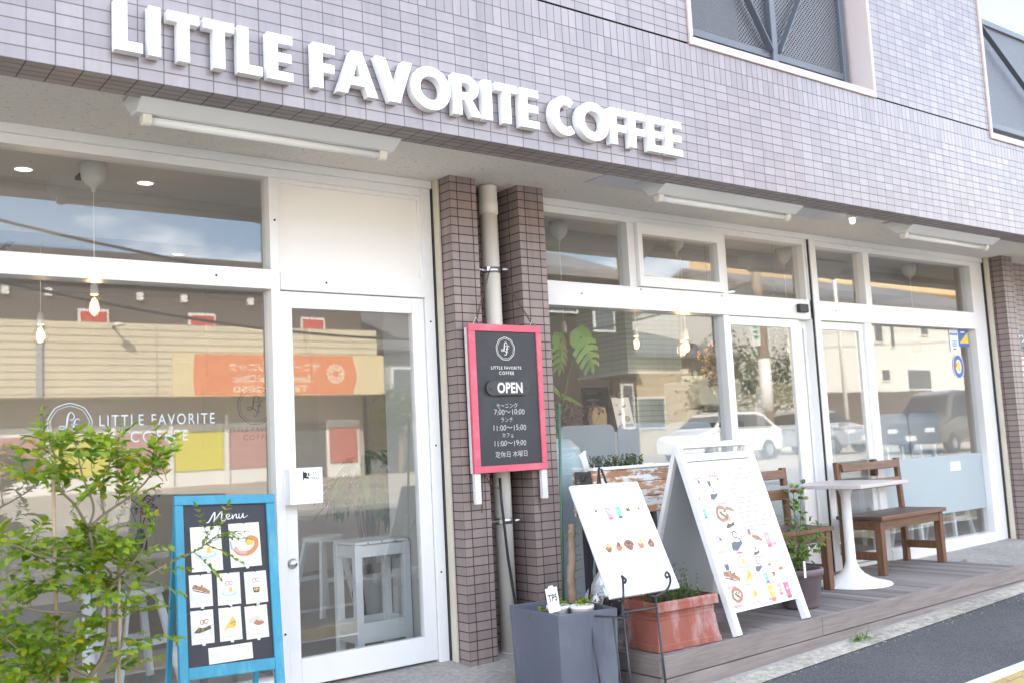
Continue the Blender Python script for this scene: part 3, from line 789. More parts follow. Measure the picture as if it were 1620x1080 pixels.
k = MB(); flat(k, [(-0.27, -1.17), (-0.10, -1.17), (-0.10, -1.09), (-0.27, -1.09)], fr_, 0, 0); flat(k, [(-0.24, -1.135), (-0.13, -1.135), (-0.13, -1.125), (-0.24, -1.125)], fr_, 0.0005, 3); k.build('sticker', m_sk, pn2)
# window lettering, white
def monogram(mb, fr, cx, cy, r, mi=0, h=0.001, ring2=True, wd=1.0):
    """outlined badge with a script monogram"""
    def ring(rr, wdt):
        pts = []
        for k in range(9):
            a0, a1 = R(90 + 40 * k), R(90 + 40 * (k + 1))
            for t in range(6):
                f_ = t / 6; x = math.cos(a0) * (1 - f_) + math.cos(a1) * f_; y = math.sin(a0) * (1 - f_) + math.sin(a1) * f_
                bul = 1 + 0.025 * math.sin(math.pi * f_)
                pts.append((cx + x * rr * bul, cy + y * rr * bul))
        pts.append(pts[0])
        stroke(mb, pts, wdt, fr, h, mi, n=1)
    ring(r, 0.05 * r * wd)
    if ring2: ring(r * 0.87, 0.03 * r * wd)
    t = lambda P: [(cx + x * r, cy + y * r) for x, y in P]
    W = lambda *a: [x * r * wd for x in a]
    stroke(mb, t([(-0.02, 0.26), (0.1, 0.2), (0.2, 0.36), (0.1, 0.55), (-0.04, 0.5), (-0.1, 0.28), (-0.14, -0.02), (-0.26, -0.2), (-0.42, -0.2), (-0.44, -0.08), (-0.3, -0.06), (-0.1, -0.16), (0.08, -0.3), (0.28, -0.34)]), W(0.03, 0.05, 0.06, 0.05, 0.08, 0.11, 0.08, 0.05, 0.04, 0.05, 0.07, 0.05, 0.03), fr, h, mi)
    stroke(mb, t([(0.44, 0.18), (0.36, 0.26), (0.24, 0.2), (0.18, 0.0), (0.12, -0.3), (0.04, -0.52), (-0.08, -0.56), (-0.1, -0.46)]), W(0.05, 0.05, 0.07, 0.10, 0.09, 0.06, 0.04, 0.05), fr, h, mi)
    stroke(mb, t([(0.04, -0.02), (0.2, 0.02), (0.36, 0.0)]), W(0.04, 0.06, 0.03), fr, h, mi)
fr_ = frame((0, 0.0485, 0), (1, 0, 0), (0, 0, 1))
m_vinyl = M('white_window_vinyl', (0.55, 0.62, 0.68), 0.4, 0.01)
k = MB(); monogram(k, fr_, 1.229, 1.372, 0.098, wd=.78); k.build('window_badge', m_vinyl, cafe)
k = MB(); add_text(k, 'LITTLE FAVORITE', fr_, 1.63, 1.386, width=0.545, height=0.052, space=1.25); k.build('window_lettering', m_vinyl, cafe)
k = MB(); add_text(k, 'COFFEE', fr_, 1.632, 1.307, width=0.27, height=0.052, space=1.4); k.build('window_lettering', m_vinyl, cafe)
# other wall sign at the right
s_ = MB(); s_.box(9.70, -0.045, 1.88, 10.6, -0.0205, 2.05); pl = s_.build('name_plate', M('name_plate_dark', (0.07, 0.075, 0.085), 0.35), cafe, bevel=0.002)
k = MB(); add_text(k, 'リマンション', frame((10.02, -0.0462, 1.965), (1, 0, 0), (0, 0, 1)), 0, 0, width=0.55, bold=0.01); k.build('plate_lettering', m_paper, pl)
s_ = MB(); fr_ = frame((9.86, -0.0225, 1.66), (1, 0, 0), (0, 0, 1)); flat(s_, [(-0.1, -0.13), (0.2, -0.13), (0.2, 0.13), (-0.1, 0.13)], fr_, 0, 0)
for i in range(4): flat(s_, [(-0.09, 0.09 - i * 0.06), (0.19, 0.09 - i * 0.06), (0.19, 0.115 - i * 0.06), (-0.09, 0.115 - i * 0.06)], fr_, 0.0006, 1)
s_.build('wall_notice', [m_paper, M('notice_red', (0.6, 0.16, 0.15), 0.5)], cafe)

# ---- interior shell
m_floor = M('cafe_floor_mortar', (0.22, 0.21, 0.20), 0.35, 0.12, 3, stain=(0.15, 0.14, 0.13), stain_amt=0.5)
fl = MB(); fl.box(-8.8, 0.1, -0.04, 9.45, 6.8, 0.035); tag(fl.build('floor', m_floor), kind='structure')
m_ceil = M('ceiling_paint', (0.60, 0.60, 0.60), 0.85, 0.03, 2)
ce = MB(); ce.box(-8.8, 0.1, 2.735, 9.45, 6.8, 2.785); ce.build('ceiling', m_ceil, cafe)
bm = MB(); bm.box(-8.8, 1.02, 2.46, 3.17, 1.3, 2.734); bm.box(3.9, 0.72, 2.46, 9.4, 1.0, 2.734); bm.build('ceiling_beam', M('beam_paint', (0.44, 0.43, 0.43), 0.85, 0.03, 2), cafe)
m_wallin = M('beige_interior_plaster', (0.60, 0.53, 0.46), 0.85, 0.05, 2.5, 0.2, 30)
iw = MB(); iw.box(-8.8, 4.6, 0.036, 9.4, 4.7, 2.734); iw.box(9.36, 0.2, 0.036, 9.44, 4.6, 2.734); iw.box(-8.84, 0.1, 0.036, -8.8, 4.6, 2.734); iw.build('interior_wall', m_wallin, cafe)
mt = MB(); mt.box(2.28, 0.16, 0.036, 3.1, 0.5, 0.045); tag(mt.build('door_mat', M('charcoal_mat', (0.05, 0.055, 0.06), 0.95, 0.3, 120, 0.8, 200), base=(2.7, 0.35, 0.036)), 'charcoal door mat on the floor inside the entrance door', 'door mat')
# ================================================================ SIGN LETTERS
def arc(cx, cz, r, a0, a1, n=20, ry=None):
    ry = r if ry is None else ry
    return [(cx + r * math.cos(R(a0 + (a1 - a0) * k / n)), cz + ry * math.sin(R(a0 + (a1 - a0) * k / n))) for k in range(n + 1)]
LH = 0.201
def letter_polys(ch, w):
    """list of (outer polygon, hole polygon or None) in a w x LH box, bold geometric sans"""
    s = 0.047; H = LH
    if ch == 'L': return [([(0, 0), (w, 0), (w, s * .88), (s, s * .88), (s, H), (0, H)], None)]
    if ch == 'I': return [([(0, 0), (w, 0), (w, H), (0, H)], None)]
    if ch == 'T':
        a = (w - s) / 2
        return [([(a, 0), (a + s, 0), (a + s, H - s * .88), (w, H - s * .88), (w, H), (0, H), (0, H - s * .88), (a, H - s * .88)], None)]
    if ch == 'E':
        t = s * .85; m0 = H * .5 - t / 2; m1 = m0 + t
        return [([(0, 0), (w, 0), (w, t), (s, t), (s, m0), (w * .96, m0), (w * .96, m1), (s, m1), (s, H - t), (w, H - t), (w, H), (0, H)], None)]
    if ch == 'F':
        t = s * .85; m0 = H * .46 - t / 2; m1 = m0 + t
        return [([(0, 0), (s, 0), (s, m0), (w * .96, m0), (w * .96, m1), (s, m1), (s, H - t), (w, H - t), (w, H), (0, H)], None)]
    if ch == 'A':
        c = w / 2; t = 0.026
        return [([(0, 0), (.05, 0), (.066, .042), (w - .066, .042), (w - .05, 0), (w, 0), (c + t, H), (c - t, H)], [(c, H * .74), (.083, .082), (w - .083, .082)])]
    if ch == 'V':
        c = w / 2
        return [([(0, H), (.052, H), (c, .075), (w - .052, H), (w, H), (c + .026, 0), (c - .026, 0)], None)]
    if ch == 'O':
        return [(arc(w / 2, H / 2, w / 2, 90, 450, 40, H / 2 + .004)[:-1], arc(w / 2, H / 2, w / 2 - .05, 90, 450, 40, H / 2 - .044)[:-1])]
    if ch == 'C':
        o = arc(w * .57, H / 2, w * .57, 52, 308, 30, H / 2 + .004); i = arc(w * .60, H / 2, w * .57 - .049, 306, 54, 30, H / 2 - .043)
        return [(o + i, None)]
    if ch == 'R':
        b = H * .44
        out = [(0, 0), (s, 0), (s, b - .012), (.062, b - .012), (w - .058, 0), (w, 0), (.106, b - .002)] + arc(.085, (H + b - .015) / 2 + .003, .062, -72, 90, 16, (H - b + .015) / 2 - .003) + [(0, H)]
        return [(out, [(s, b + .026), (.078, b + .026)] + arc(.078, (H - .04 + b + .026) / 2, .024, -80, 80, 8, (H - .04 - b - .026) / 2) + [(.078, H - .04), (s, H - .04)])]
def letter_mesh(ch, x0, x1, z0, y0, y1):
    """extruded polygon with optional hole, triangulated front and back"""
    bm = bmesh.new()
    for outer, hole in letter_polys(ch, x1 - x0):
        loops = [outer] + ([hole] if hole else [])
        edges = []
        for lp in loops:
            vs = [bm.verts.new((x0 + u, y0, z0 + v)) for u, v in lp]
            edges += [bm.edges.new((vs[i], vs[(i + 1) % len(vs)])) for i in range(len(vs))]
        bmesh.ops.triangle_fill(bm, use_beauty=True, use_dissolve=False, edges=edges)
    bm.normal_update()
    ext = bmesh.ops.extrude_face_region(bm, geom=bm.faces[:])
    for v in [e for e in ext['geom'] if isinstance(e, bmesh.types.BMVert)]: v.co.y = y1
    bmesh.ops.recalc_face_normals(bm, faces=bm.faces[:])
    mb = MB()
    bm.verts.index_update()
    mb.mesh([v.co[:] for v in bm.verts], [tuple(v.index for v in f.verts) for f in bm.faces])
    bm.free()
    return mb
SIGN = [('L', 1.149, 1.253), ('I', 1.276, 1.323), ('T', 1.349, 1.477), ('T', 1.494, 1.622), ('L', 1.636, 1.742), ('E', 1.764, 1.878), ('F', 1.972, 2.078), ('A', 2.085, 2.288), ('V', 2.279, 2.473), ('O', 2.463, 2.680), ('R', 2.697, 2.861), ('I', 2.872, 2.922), ('T', 2.946, 3.080), ('E', 3.096, 3.214), ('C', 3.293, 3.462), ('O', 3.470, 3.692), ('F', 3.703, 3.825), ('F', 3.843, 3.965), ('E', 3.985, 4.109), ('E', 4.128, 4.251)]
sg = thing('shop_sign', 'big white raised capitals spelling the shop name on the lilac tiled fascia', 'sign', (2.7, YF, 2.74))
for ch, a, b in SIGN:
    letter_mesh(ch, a, b, 2.747, -1.012, YF - 0.004).build('letter', m_letter, sg, bevel=0.0018, seg=2)

# ================================================================ SOFFIT LAMPS
def soffit_lamp(x0, x1, label):
    t = thing('fluorescent_lamp', label, 'lamp', ((x0 + x1) / 2, -0.72, 2.72), group='tube lamps under the overhang')
    zt = 2.7135
    fr_ = lambda u, v, h: Vector((h, u, v))
    h = MB(); h.prism([(-0.90, zt), (-0.725, zt - 0.098), (-0.655, zt - 0.098), (-0.535, zt)], fr_, x0, x1); h.build('reflector', M('lamp_reflector_enamel', (0.74, 0.76, 0.78), 0.22, 0.02), t, bevel=0.003)
    q = MB(); q.tube([(x0 + 0.07, -0.685, zt - 0.1165), (x1 - 0.07, -0.685, zt - 0.1165)], 0.0185, 16); q.build('tube', m_tube, t)
    for s_, x in ((1, x0), (-1, x1)):
        e = MB(); e.prism([(-0.715, zt - 0.0975), (-0.713, zt - 0.116)] + [(-0.685 + 0.026 * math.cos(a), zt - 0.116 + 0.026 * math.sin(a)) for a in [math.pi + k * math.pi / 10 for k in range(1, 11)]] + [(-0.657, zt - 0.0975)], fr_, min(x + s_ * 0.03, x + s_ * 0.071), max(x + s_ * 0.03, x + s_ * 0.071)); e.build('lamp_holder', M('lamp_holder_plastic', (0.72, 0.69, 0.62), 0.4), t, bevel=0.004)
soffit_lamp(1.31, 2.53, 'white tube lamp under the soffit over the entrance window and first part of the sign')
soffit_lamp(4.32, 5.62, 'white tube lamp under the soffit just beyond the brown pilasters')
soffit_lamp(6.92, 8.20, 'farthest white tube lamp under the soffit above the benches')
t = thing('soffit_spotlight', 'tiny lit spotlight on the soffit between two tube lamps', 'spotlight', (6.42, -0.62, 2.72))
q = MB(); q.lathe([(0.0, 0), (0.035, 0), (0.035, -0.025), (0.02, -0.03)], (6.42, -0.62, 2.7185), 16); q.build('base', m_white2, t)
q = MB(); q.lathe([(0.0, -0.07), (0.014, -0.065), (0.02, -0.05), (0.018, -0.032), (0.012, -0.03)], (6.42, -0.62, 2.7185), 16); q.build('bulb', emit_mat('warm_spot_bulb', (1, 0.72, 0.35), 3.0), t)

# ================================================================ DRAINPIPE
t = thing('drainpipe', 'cream drainpipe running down between the two brown pilasters', 'pipe', (3.54, -0.1, 0))
q = MB(); q.tube([(3.545, -0.085, 0.0), (3.545, -0.085, 2.715)], 0.0505, 28); q.build('pipe', m_pipe, t)
q = MB(); q.lathe([(0.0505, 0), (0.057, 0.002), (0.057, 0.075), (0.0555, 0.078), (0.0555, 0.16), (0.057, 0.163), (0.057, 0.17)], (3.545, -0.085, 2.545), 28); q.build('collar', m_pipe, t)
for z in (2.19, 0.735):
    q = MB(); q.lathe([(0.051, 0), (0.0545, 0), (0.0545, 0.032), (0.051, 0.032)], (3.545, -0.085, z), 28); q.box(3.475, -0.14, z + 0.004, 3.497, -0.118, z + 0.028); q.box(3.44, -0.09, z + 0.01, 3.50, 0.04, z + 0.022); q.lathe([(0, 0), (0.009, 0), (0.009, 0.04), (0, 0.04)], (3.575, -0.155, z + 0.016), 10, ax='x')
    q.build('bracket', m_steel, t)
q = MB(); q.tube([(3.47, -0.17, 1.0), (3.475, -0.17, 0.85), (3.5, -0.17, 0.55), (3.545, -0.165, 0.25), (3.57, -0.15, 0.02)], 0.008, 8)
tag(q.build('black_cable', m_black, base=(3.53, -0.16, 0.02)), 'thin black cable hanging in front of the cream drainpipe', 'cable')

# ================================================================ CHALKBOARD WITH PINK FRAME
t = thing('opening_hours_board', 'pink framed chalkboard with opening hours hanging in front of the drainpipe', 'chalkboard', (3.5, -0.23, 1.03))
m_pink = M('pink_board_paint', (0.62, 0.105, 0.16), 0.5, 0.1, 14, 0.3, 60, stain=(0.7, 0.4, 0.42), stain_amt=0.25, stain_scale=9)
m_board = M('blackboard_face', (0.032, 0.034, 0.040), 0.55, 0.18, 7, 0.06, 40, stain=(0.09, 0.09, 0.095), stain_amt=0.35, stain_scale=5)
m_oldw = M('worn_white_wood', (0.70, 0.70, 0.69), 0.6, 0.05, 20, 0.3, 60, stain=(0.4, 0.33, 0.27), stain_amt=0.4, stain_scale=12)
yb = -0.25; X0b, Z0b = 3.243, 1.033
q = MB(); q.box(X0b + 0.03, yb + 0.005, Z0b + 0.03, X0b + 0.49, yb + 0.03, Z0b + 0.80); q.build('board', m_board, t)
q = MB()
for a in ((0, 0, 0.514, 0.038), (0, 0.790, 0.514, 0.830), (0, 0.038, 0.044, 0.790), (0.478, 0.038, 0.514, 0.790)): q.box(X0b + a[0], yb - 0.004, Z0b + a[1], X0b + a[2], yb + 0.018, Z0b + a[3])
q.build('frame', m_pink, t, bevel=0.0025)
for a in (-0.001, 0.484):
    q = MB(); q.box(X0b + a, yb + 0.0185, Z0b, X0b + a + 0.031, yb + 0.04, Z0b + 0.81); q.build('backing_strip', m_oldw, t, bevel=0.002)
for a in (0.002, 0.472):
    q = MB(); q.box(X0b + a, yb + 0.002, Z0b - 0.167, X0b + a + 0.04, yb + 0.028, Z0b - 0.001); q.build('leg', m_oldw, t, bevel=0.003)
fr_ = frame((X0b, yb + 0.0035, Z0b), (1, 0, 0), (0, 0, 1))
k = MB(); monogram(k, fr_, 0.255, 0.694, 0.066, h=0.0006)
add_text(k, 'LITTLE FAVORITE', fr_, 0.255, 0.5855, width=0.215, h=0.0006, space=1.2, bold=0.012); add_text(k, 'COFFEE', fr_, 0.255, 0.5555, width=0.106, h=0.0006, space=1.25, bold=0.012); k.build('printed_lettering', m_chalk, t)
for s_, u, v, w_ in (('モーニング', 0.248, 0.371, 0.15), ('7:00〜10:00', 0.262, 0.335, 0.215), ('ランチ', 0.241, 0.291, 0.085), ('11:00〜15:00', 0.26, 0.246, 0.23), ('カフェ', 0.243, 0.205, 0.08), ('11:00〜19:00', 0.258, 0.159, 0.222), ('定休日 木曜日', 0.262, 0.098, 0.225)):
    k = MB(); add_text(k, s_, fr_, u, v, width=w_, h=0.0006, jitter=0.002, skew=0.04); k.build('chalk_handwriting', m_chalkdim, t)
q = MB(); q.prism(arc(0.143, 0.47, 0.042, 90, 270, 14) + arc(0.366, 0.47, 0.042, -90, 90, 14), fr_, 0.001, 0.014); pl = q.build('open_plate', M('dark_plate', (0.045, 0.045, 0.05), 0.5, 0.15, 30), t, bevel=0.002)
k = MB(); add_text(k, 'OPEN', fr_, 0.264, 0.471, width=0.178, height=0.062, h=0.0146, bold=0.03, space=1.05); k.build('plate_lettering', m_chalk, pl)
q = MB()
for u in (0.128, 0.383): q.lathe([(0, -0.003), (0.006, -0.002), (0.007, 0)], (X0b + u, yb - 0.0107, Z0b + 0.47), 12, ax='y')
q.build('plate_screws', m_iron, pl)
m_rust = M('rusty_chain', (0.12, 0.075, 0.05), 0.7, 0.3, 80)
def chain(p0, p1, sag=0.0):
    mb = MB(); p0 = Vector(p0); p1 = Vector(p1); L_ = (p1 - p0).length; n = max(3, int(L_ / 0.016))
    for i in range(n):
        f_ = (i + 0.5) / n; c = p0.lerp(p1, f_) + Vector((0, 0, -sag * 4 * f_ * (1 - f_))); d = (p1 - p0).normalized()
        a = d.cross(Vector((0, 1, 0))).normalized() if i % 2 else d.cross(d.cross(Vector((0, 1, 0)))).normalized()
        pts = [c + d * 0.0105 * math.cos(x) + a * 0.006 * math.sin(x) for x in [k * math.pi / 4 for k in range(9)]]
        mb.tube(pts, 0.0019, 5, cap=False)
    return mb
chain((3.475, -0.165, 2.2), (3.305, -0.245, 1.88)).build('chain', m_rust, t); chain((3.60, -0.15, 2.12), (3.70, -0.245, 1.88)).build('chain', m_rust, t)
chain((3.315, -0.215, 1.03), (3.305, -0.215, 0.82)).build('chain', m_rust, t); chain((3.715, -0.215, 1.03), (3.712, -0.215, 0.80)).build('chain', m_rust, t)
chain((3.33, -0.215, 1.03), (3.47, -0.17, 0.94), 0.02).build('chain', m_rust, t)
for x in (3.30, 3.702):
    q = MB(); q.tube([(x - 0.02, -0.25, 1.862), (x + 0.003, -0.246, 1.9), (x + 0.022, -0.25, 1.862)], 0.0028, 6); q.build('hook', m_steel, t)

# ================================================================ FOOD PICTURES
PC = {'paper': (0.74, 0.735, 0.72), 'plate': (0.60, 0.62, 0.66), 'grey': (0.34, 0.35, 0.38), 'bread': (0.36, 0.18, 0.09), 'crust': (0.21, 0.095, 0.055), 'choc': (0.10, 0.05, 0.035), 'orange': (0.52, 0.22, 0.08), 'yellow': (0.72, 0.45, 0.08), 'green': (0.18, 0.22, 0.06), 'pink': (0.62, 0.33, 0.33), 'rose': (0.55, 0.13, 0.25), 'blue': (0.16, 0.48, 0.62), 'navy': (0.10, 0.10, 0.14), 'tint': (0.60, 0.62, 0.66), 'frost': (0.66, 0.62, 0.57), 'cream': (0.72, 0.68, 0.56), 'ink': (0.08, 0.08, 0.09), 'pale': (0.64, 0.52, 0.48), 'red': (0.55, 0.10, 0.06)}
PN = list(PC)
m_print = [M('print_' + n_, PC[n_], 0.45, 0.14, 45) for n_ in PN]
PI = {n_: i for i, n_ in enumerate(PN)}
class Pic:
    """layered printed shapes on a board frame"""
    def __init__(s, fr, h=0.0006): s.mb = MB(); s.fr = fr; s.h = h; s.k = 0
    def f(s, poly, c):
        s.k += 1; flat(s.mb, poly, s.fr, s.h + s.k * 4e-6, PI[c])
    def st(s, pts, w, c):
        s.k += 1; stroke(s.mb, pts, w, s.fr, s.h + s.k * 4e-6, PI[c])
    def food(s, kind, x, y, r, seed=0):
        f, st = s.f, s.st; q = random.Random(seed * 31 + 5)
        def crumbs(n, cx, cy, rr, c, sz=0.1):
            for _ in range(n): f(blob(cx + q.uniform(-rr, rr), cy + q.uniform(-rr, rr) * .6, r * sz * q.uniform(.5, 1.2), r * sz * q.uniform(.4, 1), 7, q.random()), c)
        if kind == 'sandwich':
            f(ell(x, y - r * .25, r * 1.0, r * .5), 'plate'); f(ell(x, y - r * .2, r * .85, r * .38), 'paper')
            f([(x - r * .9, y + r * .25), (x - r * .7, y + r * .6), (x + r * .3, y + r * .3), (x + r * .9, y - r * .1), (x + r * .8, y - r * .4), (x + r * .2, y - r * .1)], 'bread'); f([(x - r * .8, y + r * .15), (x + r * .2, y - r * .15), (x + r * .75, y - r * .42), (x + r * .2, y - r * .26), (x - r * .7, y + r * .02)], 'choc'); crumbs(9, x, y + r * .2, r * .5, 'crust', .12)
        elif kind == 'drink':
            f(ell(x, y - r * .8, r * .5, r * .16), 'plate'); f([(x - r * .3, y - r * .6), (x + r * .3, y - r * .6), (x + r * .42, y + r * .4), (x - r * .42, y + r * .4)], 'cream'); f([(x - r * .28, y - r * .5), (x + r * .28, y - r * .5), (x + r * .36, y), (x - r * .36, y)], 'choc'); crumbs(5, x, y - r * .2, r * .2, 'yellow', .1); st(ell(x - r * .15, y + r * .65, r * .16, r * .2, 10), r * .06, 'crust'); st(ell(x + r * .2, y + r * .68, r * .16, r * .2, 10), r * .06, 'crust'); f([(x - r * .06, y - r * .9), (x + r * .06, y - r * .9), (x + r * .06, y - r * .6), (x - r * .06, y - r * .6)], 'plate')
        elif kind == 'jelly':
            f(ell(x, y - r * .45, r * .95, r * .38), 'plate'); f(ell(x, y - r * .4, r * .7, r * .22), 'blue'); f(ell(x, y - r * .38, r * .6, r * .17), 'paper'); f([(x - r * .35, y - r * .35), (x + r * .35, y - r * .35), (x + r * .26, y + r * .25), (x - r * .26, y + r * .25)], 'cream'); f([(x, y - r * .3), (x + r * .34, y - r * .3), (x + r * .26, y + r * .15), (x, y + r * .1)], 'yellow'); st(ell(x - r * .14, y + r * .5, r * .17, r * .18, 10), r * .06, 'crust'); st(ell(x + r * .2, y + r * .5, r * .17, r * .18, 10), r * .06, 'crust')
        elif kind == 'cake':
            f([(x - r * .9, y - r * .5), (x - r * .4, y - r * .05), (x + r * .8, y + r * .1), (x + r * .85, y - r * .25), (x - r * .3, y - r * .55)], 'choc'); crumbs(10, x, y - r * .22, r * .55, 'green', .1); f(blob(x + r * .1, y + r * .15, r * .5, r * .22, 10, 2), 'paper'); st(ell(x, y + r * .45, r * .2, r * .2, 10), r * .08, 'crust'); st(ell(x + r * .4, y + r * .5, r * .2, r * .2, 10), r * .08, 'crust'); f(blob(x + r * .15, y + r * .42, r * .16, r * .12, 8, 4), 'orange')
        elif kind == 'pretzel':
            f(ell(x, y - r * .25, r * 1.0, r * .55), 'plate'); f(ell(x, y - r * .2, r * .85, r * .42), 'paper')
            st([(x - r * .7, y - r * .2), (x - r * .5, y + r * .5), (x + r * .1, y + r * .6), (x + r * .6, y + r * .2), (x + r * .3, y - r * .3), (x - r * .3, y - r * .4), (x - r * .65, y - r * .1)], r * .3, 'bread'); st([(x - r * .3, y + r * .3), (x, y), (x + r * .3, y - r * .2)], r * .2, 'crust'); crumbs(8, x, y + r * .1, r * .5, 'crust', .09)
        elif kind == 'orange':
            f(ell(x, y - r * .2, r * .9, r * .75), 'plate'); f(ell(x, y - r * .15, r * .75, r * .6), 'paper')
            st([(x - r * .8, y - r * .2), (x - r * .4, y - r * .55), (x + r * .3, y - r * .55), (x + r * .8, y - r * .1), (x + r * .75, y + r * .35), (x + r * .3, y + r * .45), (x + r * .1, y + r * .1)], r * .34, 'orange'); st([(x - r * .75, y - r * .25), (x - r * .3, y - r * .5), (x + r * .1, y - r * .5)], r * .2, 'pink'); f(blob(x + r * .35, y + r * .15, r * .3, r * .25, 9, 3), 'yellow'); f(blob(x + r * .5, y + r * .5, r * .22, r * .12, 9, 6), 'orange'); st([(x - r * 1.05, y + r * .3), (x - r * .95, y - r * .3)], r * .12, 'grey')
        elif kind == 'crepe':
            f(ell(x - r * .1, y - r * .4, r * .75, r * .22), 'paper'); f([(x - r * .8, y - r * .65), (x + r * .25, y + r * .75), (x + r * .55, y + r * .3), (x + r * .5, y - r * .35)], 'yellow'); crumbs(10, x + r * .2, y + r * .05, r * .28, 'bread', .09); f([(x - r * .8, y - r * .65), (x - r * .1, y - r * .35), (x + r * .3, y - r * .5)], 'cream')
        elif kind == 'taco':
            f(ell(x, y - r * .35, r * .95, r * .42), 'plate'); f(ell(x, y - r * .3, r * .8, r * .32), 'paper'); f([(x - r * .85, y - r * .05)] + arc(x - r * .1, y, r * .75, 160, 20, 10, r * .6) + [(x + r * .6, y - r * .1)], 'pale'); f(blob(x + r * .2, y - r * .1, r * .6, r * .22, 12, 8), 'bread'); crumbs(9, x + r * .25, y - r * .1, r * .4, 'red', .1); crumbs(5, x + r * .1, y - r * .05, r * .4, 'green', .08)
        elif kind == 'cone':
            f([(x - r * .3, y + r * .05), (x + r * .3, y + r * .05), (x + r * .05, y - r * .9)], 'pale'); f(blob(x, y + r * .3, r * .42, r * .35, 11, seed), 'crust' if seed % 2 else 'bread'); f(blob(x + r * .05, y + r * .62, r * .26, r * .26, 9, seed + 4), ('choc', 'yellow', 'crust')[seed % 3]); crumbs(5, x, y + r * .3, r * .3, 'orange', .09); f(ell(x, y - r * .6, r * .35, r * .1), 'paper')
        elif kind in ('yellow', 'rose', 'blue', 'pink'):
            f([(x - r * .32, y - r), (x + r * .32, y - r), (x + r * .42, y + r * .6), (x - r * .42, y + r * .6)], kind); f(ell(x, y + r * .6, r * .42, r * .14), 'cream'); f([(x - r * .32, y - r), (x + r * .32, y - r), (x + r * .34, y - r * .72), (x - r * .34, y - r * .72)], {'yellow': 'orange', 'rose': 'crust', 'blue': 'navy', 'pink': 'rose'}[kind]); crumbs(4, x, y, r * .25, 'paper', .1)
        elif kind == 'cup':
            f([(x - r * .3, y - r * .8), (x + r * .3, y - r * .8), (x + r * .45, y + r * .2), (x - r * .45, y + r * .2)], 'navy'); st([(x - r * .9, y + r * 1.5), (x - r * .2, y + r * 1.1), (x + r * .1, y + r * .7)], r * .07, 'crust'); f(ell(x, y + r * .2, r * .45, r * .13), 'grey')
        elif kind == 'glasses':
            st(ell(x - r * .3, y, r * .34, r * .4, 12), r * .09, 'navy'); st(ell(x + r * .35, y + r * .05, r * .32, r * .36, 12), r * .08, 'crust'); f(blob(x + r * .25, y - r * .1, r * .25, r * .25, 8, seed), 'navy')
        elif kind == 'brownie':
            f([(x - r * .9, y - r * .6), (x - r * .8, y + r * .05), (x + r * .6, y + r * .5), (x + r * .85, y - r * .05), (x - r * .2, y - r * .7)], 'navy'); f(blob(x + r * .2, y + r * .25, r * .4, r * .15, 9, 3), 'paper'); st(ell(x + r * .1, y + r * .8, r * .3, r * .32, 12), r * .12, 'crust')
    def words(s, x, y, w, n=1, c='grey', lh=0.006, seed=0):
        q = random.Random(seed)
        for i in range(n):
            xx = x; yy = y - i * lh * 1.9
            while xx < x + w:
                l_ = q.uniform(.1, .3) * w; l_ = min(l_, x + w - xx)
                s.f([(xx, yy), (xx + l_, yy), (xx + l_, yy + lh), (xx, yy + lh)], c); xx += l_ + lh
    def build(s, name, parent): return s.mb.build(name, m_print, parent)

# ================================================================ BLUE MENU BOARD
t = thing('menu_board', 'blue framed blackboard with food photographs standing by the entrance door', 'menu board', (1.79, -0.42, 0.0))
m_blue = M('turquoise_board_paint', (0.045, 0.28, 0.42), 0.6, 0.3, 16, 0.8, 40, stain=(0.20, 0.46, 0.56), stain_amt=0.85, stain_scale=7, stretch=(1, 1, 0.4))
fr_ = frame((1.556, -0.42, 0.243), (0.9989, 0, -0.047), (0.0462, 0.1883, 0.981))
def rect(mb, fr, u0, v0, u1, v1, h0, h1, mi=0): mb.prism([(u0, v0), (u1, v0), (u1, v1), (u0, v1)], fr, h0, h1, mi)
q = MB(); rect(q, fr_, 0.02, 0.03, 0.455, 0.78, -0.02, -0.008); q.build('board', M('blackboard_navy', (0.022, 0.024, 0.035), 0.55, 0.2, 8, stain=(0.05, 0.05, 0.06), stain_amt=0.4, stain_scale=6), t)
for a in ((0.0, 0.757, 0.475, 0.80), (0.038, 0.006, 0.43, 0.057)):
    q = MB(); rect(q, fr_, *a, -0.024, 0.004); q.build('rail', m_blue, t, bevel=0.003)
for u0, u1 in ((-0.001, 0.0375), (0.4305, 0.474)):
    q = MB(); rect(q, fr_, u0, -0.285 if u0 < .2 else -0.262, u1, 0.7565, -0.024, 0.003); q.build('leg', m_blue, t, bevel=0.003)
q = MB(); q.prism([(0.01, 0.70), (0.04, 0.70), (0.04, 0.74), (0.01, 0.74)], fr_, -0.06, -0.0245); 
for u in (0.02, 0.44): q.bar(fr_(u, 0.74, -0.04), (fr_(u, 0.74, -0.04).x, -0.06, 0.008), 0.02, 0.025)
q.build('back_stay', m_blue, t)
k = MB()
mm = lambda P: [(0.235 + x * 0.093, 0.703 + y * 0.03 + x * .004) for x, y in P]
stroke(k, mm([(-1.0, -0.75), (-0.85, -0.6), (-0.55, 0.75), (-0.58, -0.4), (-0.6, -0.6), (-0.2, 0.75), (-0.22, -0.45), (-0.1, -0.65), (0.02, -0.4)]), [0.002, 0.005, 0.0055, 0.005, 0.003, 0.0055, 0.005, 0.003, 0.002], fr_, -0.0075)
stroke(k, mm([(0.0, -0.3), (0.2, 0.0), (0.16, 0.25), (0.04, 0.1), (0.08, -0.4), (0.24, -0.4), (0.34, -0.1)]), [0.003, 0.004, 0.003, 0.0045, 0.005, 0.003, 0.002], fr_, -0.0075)
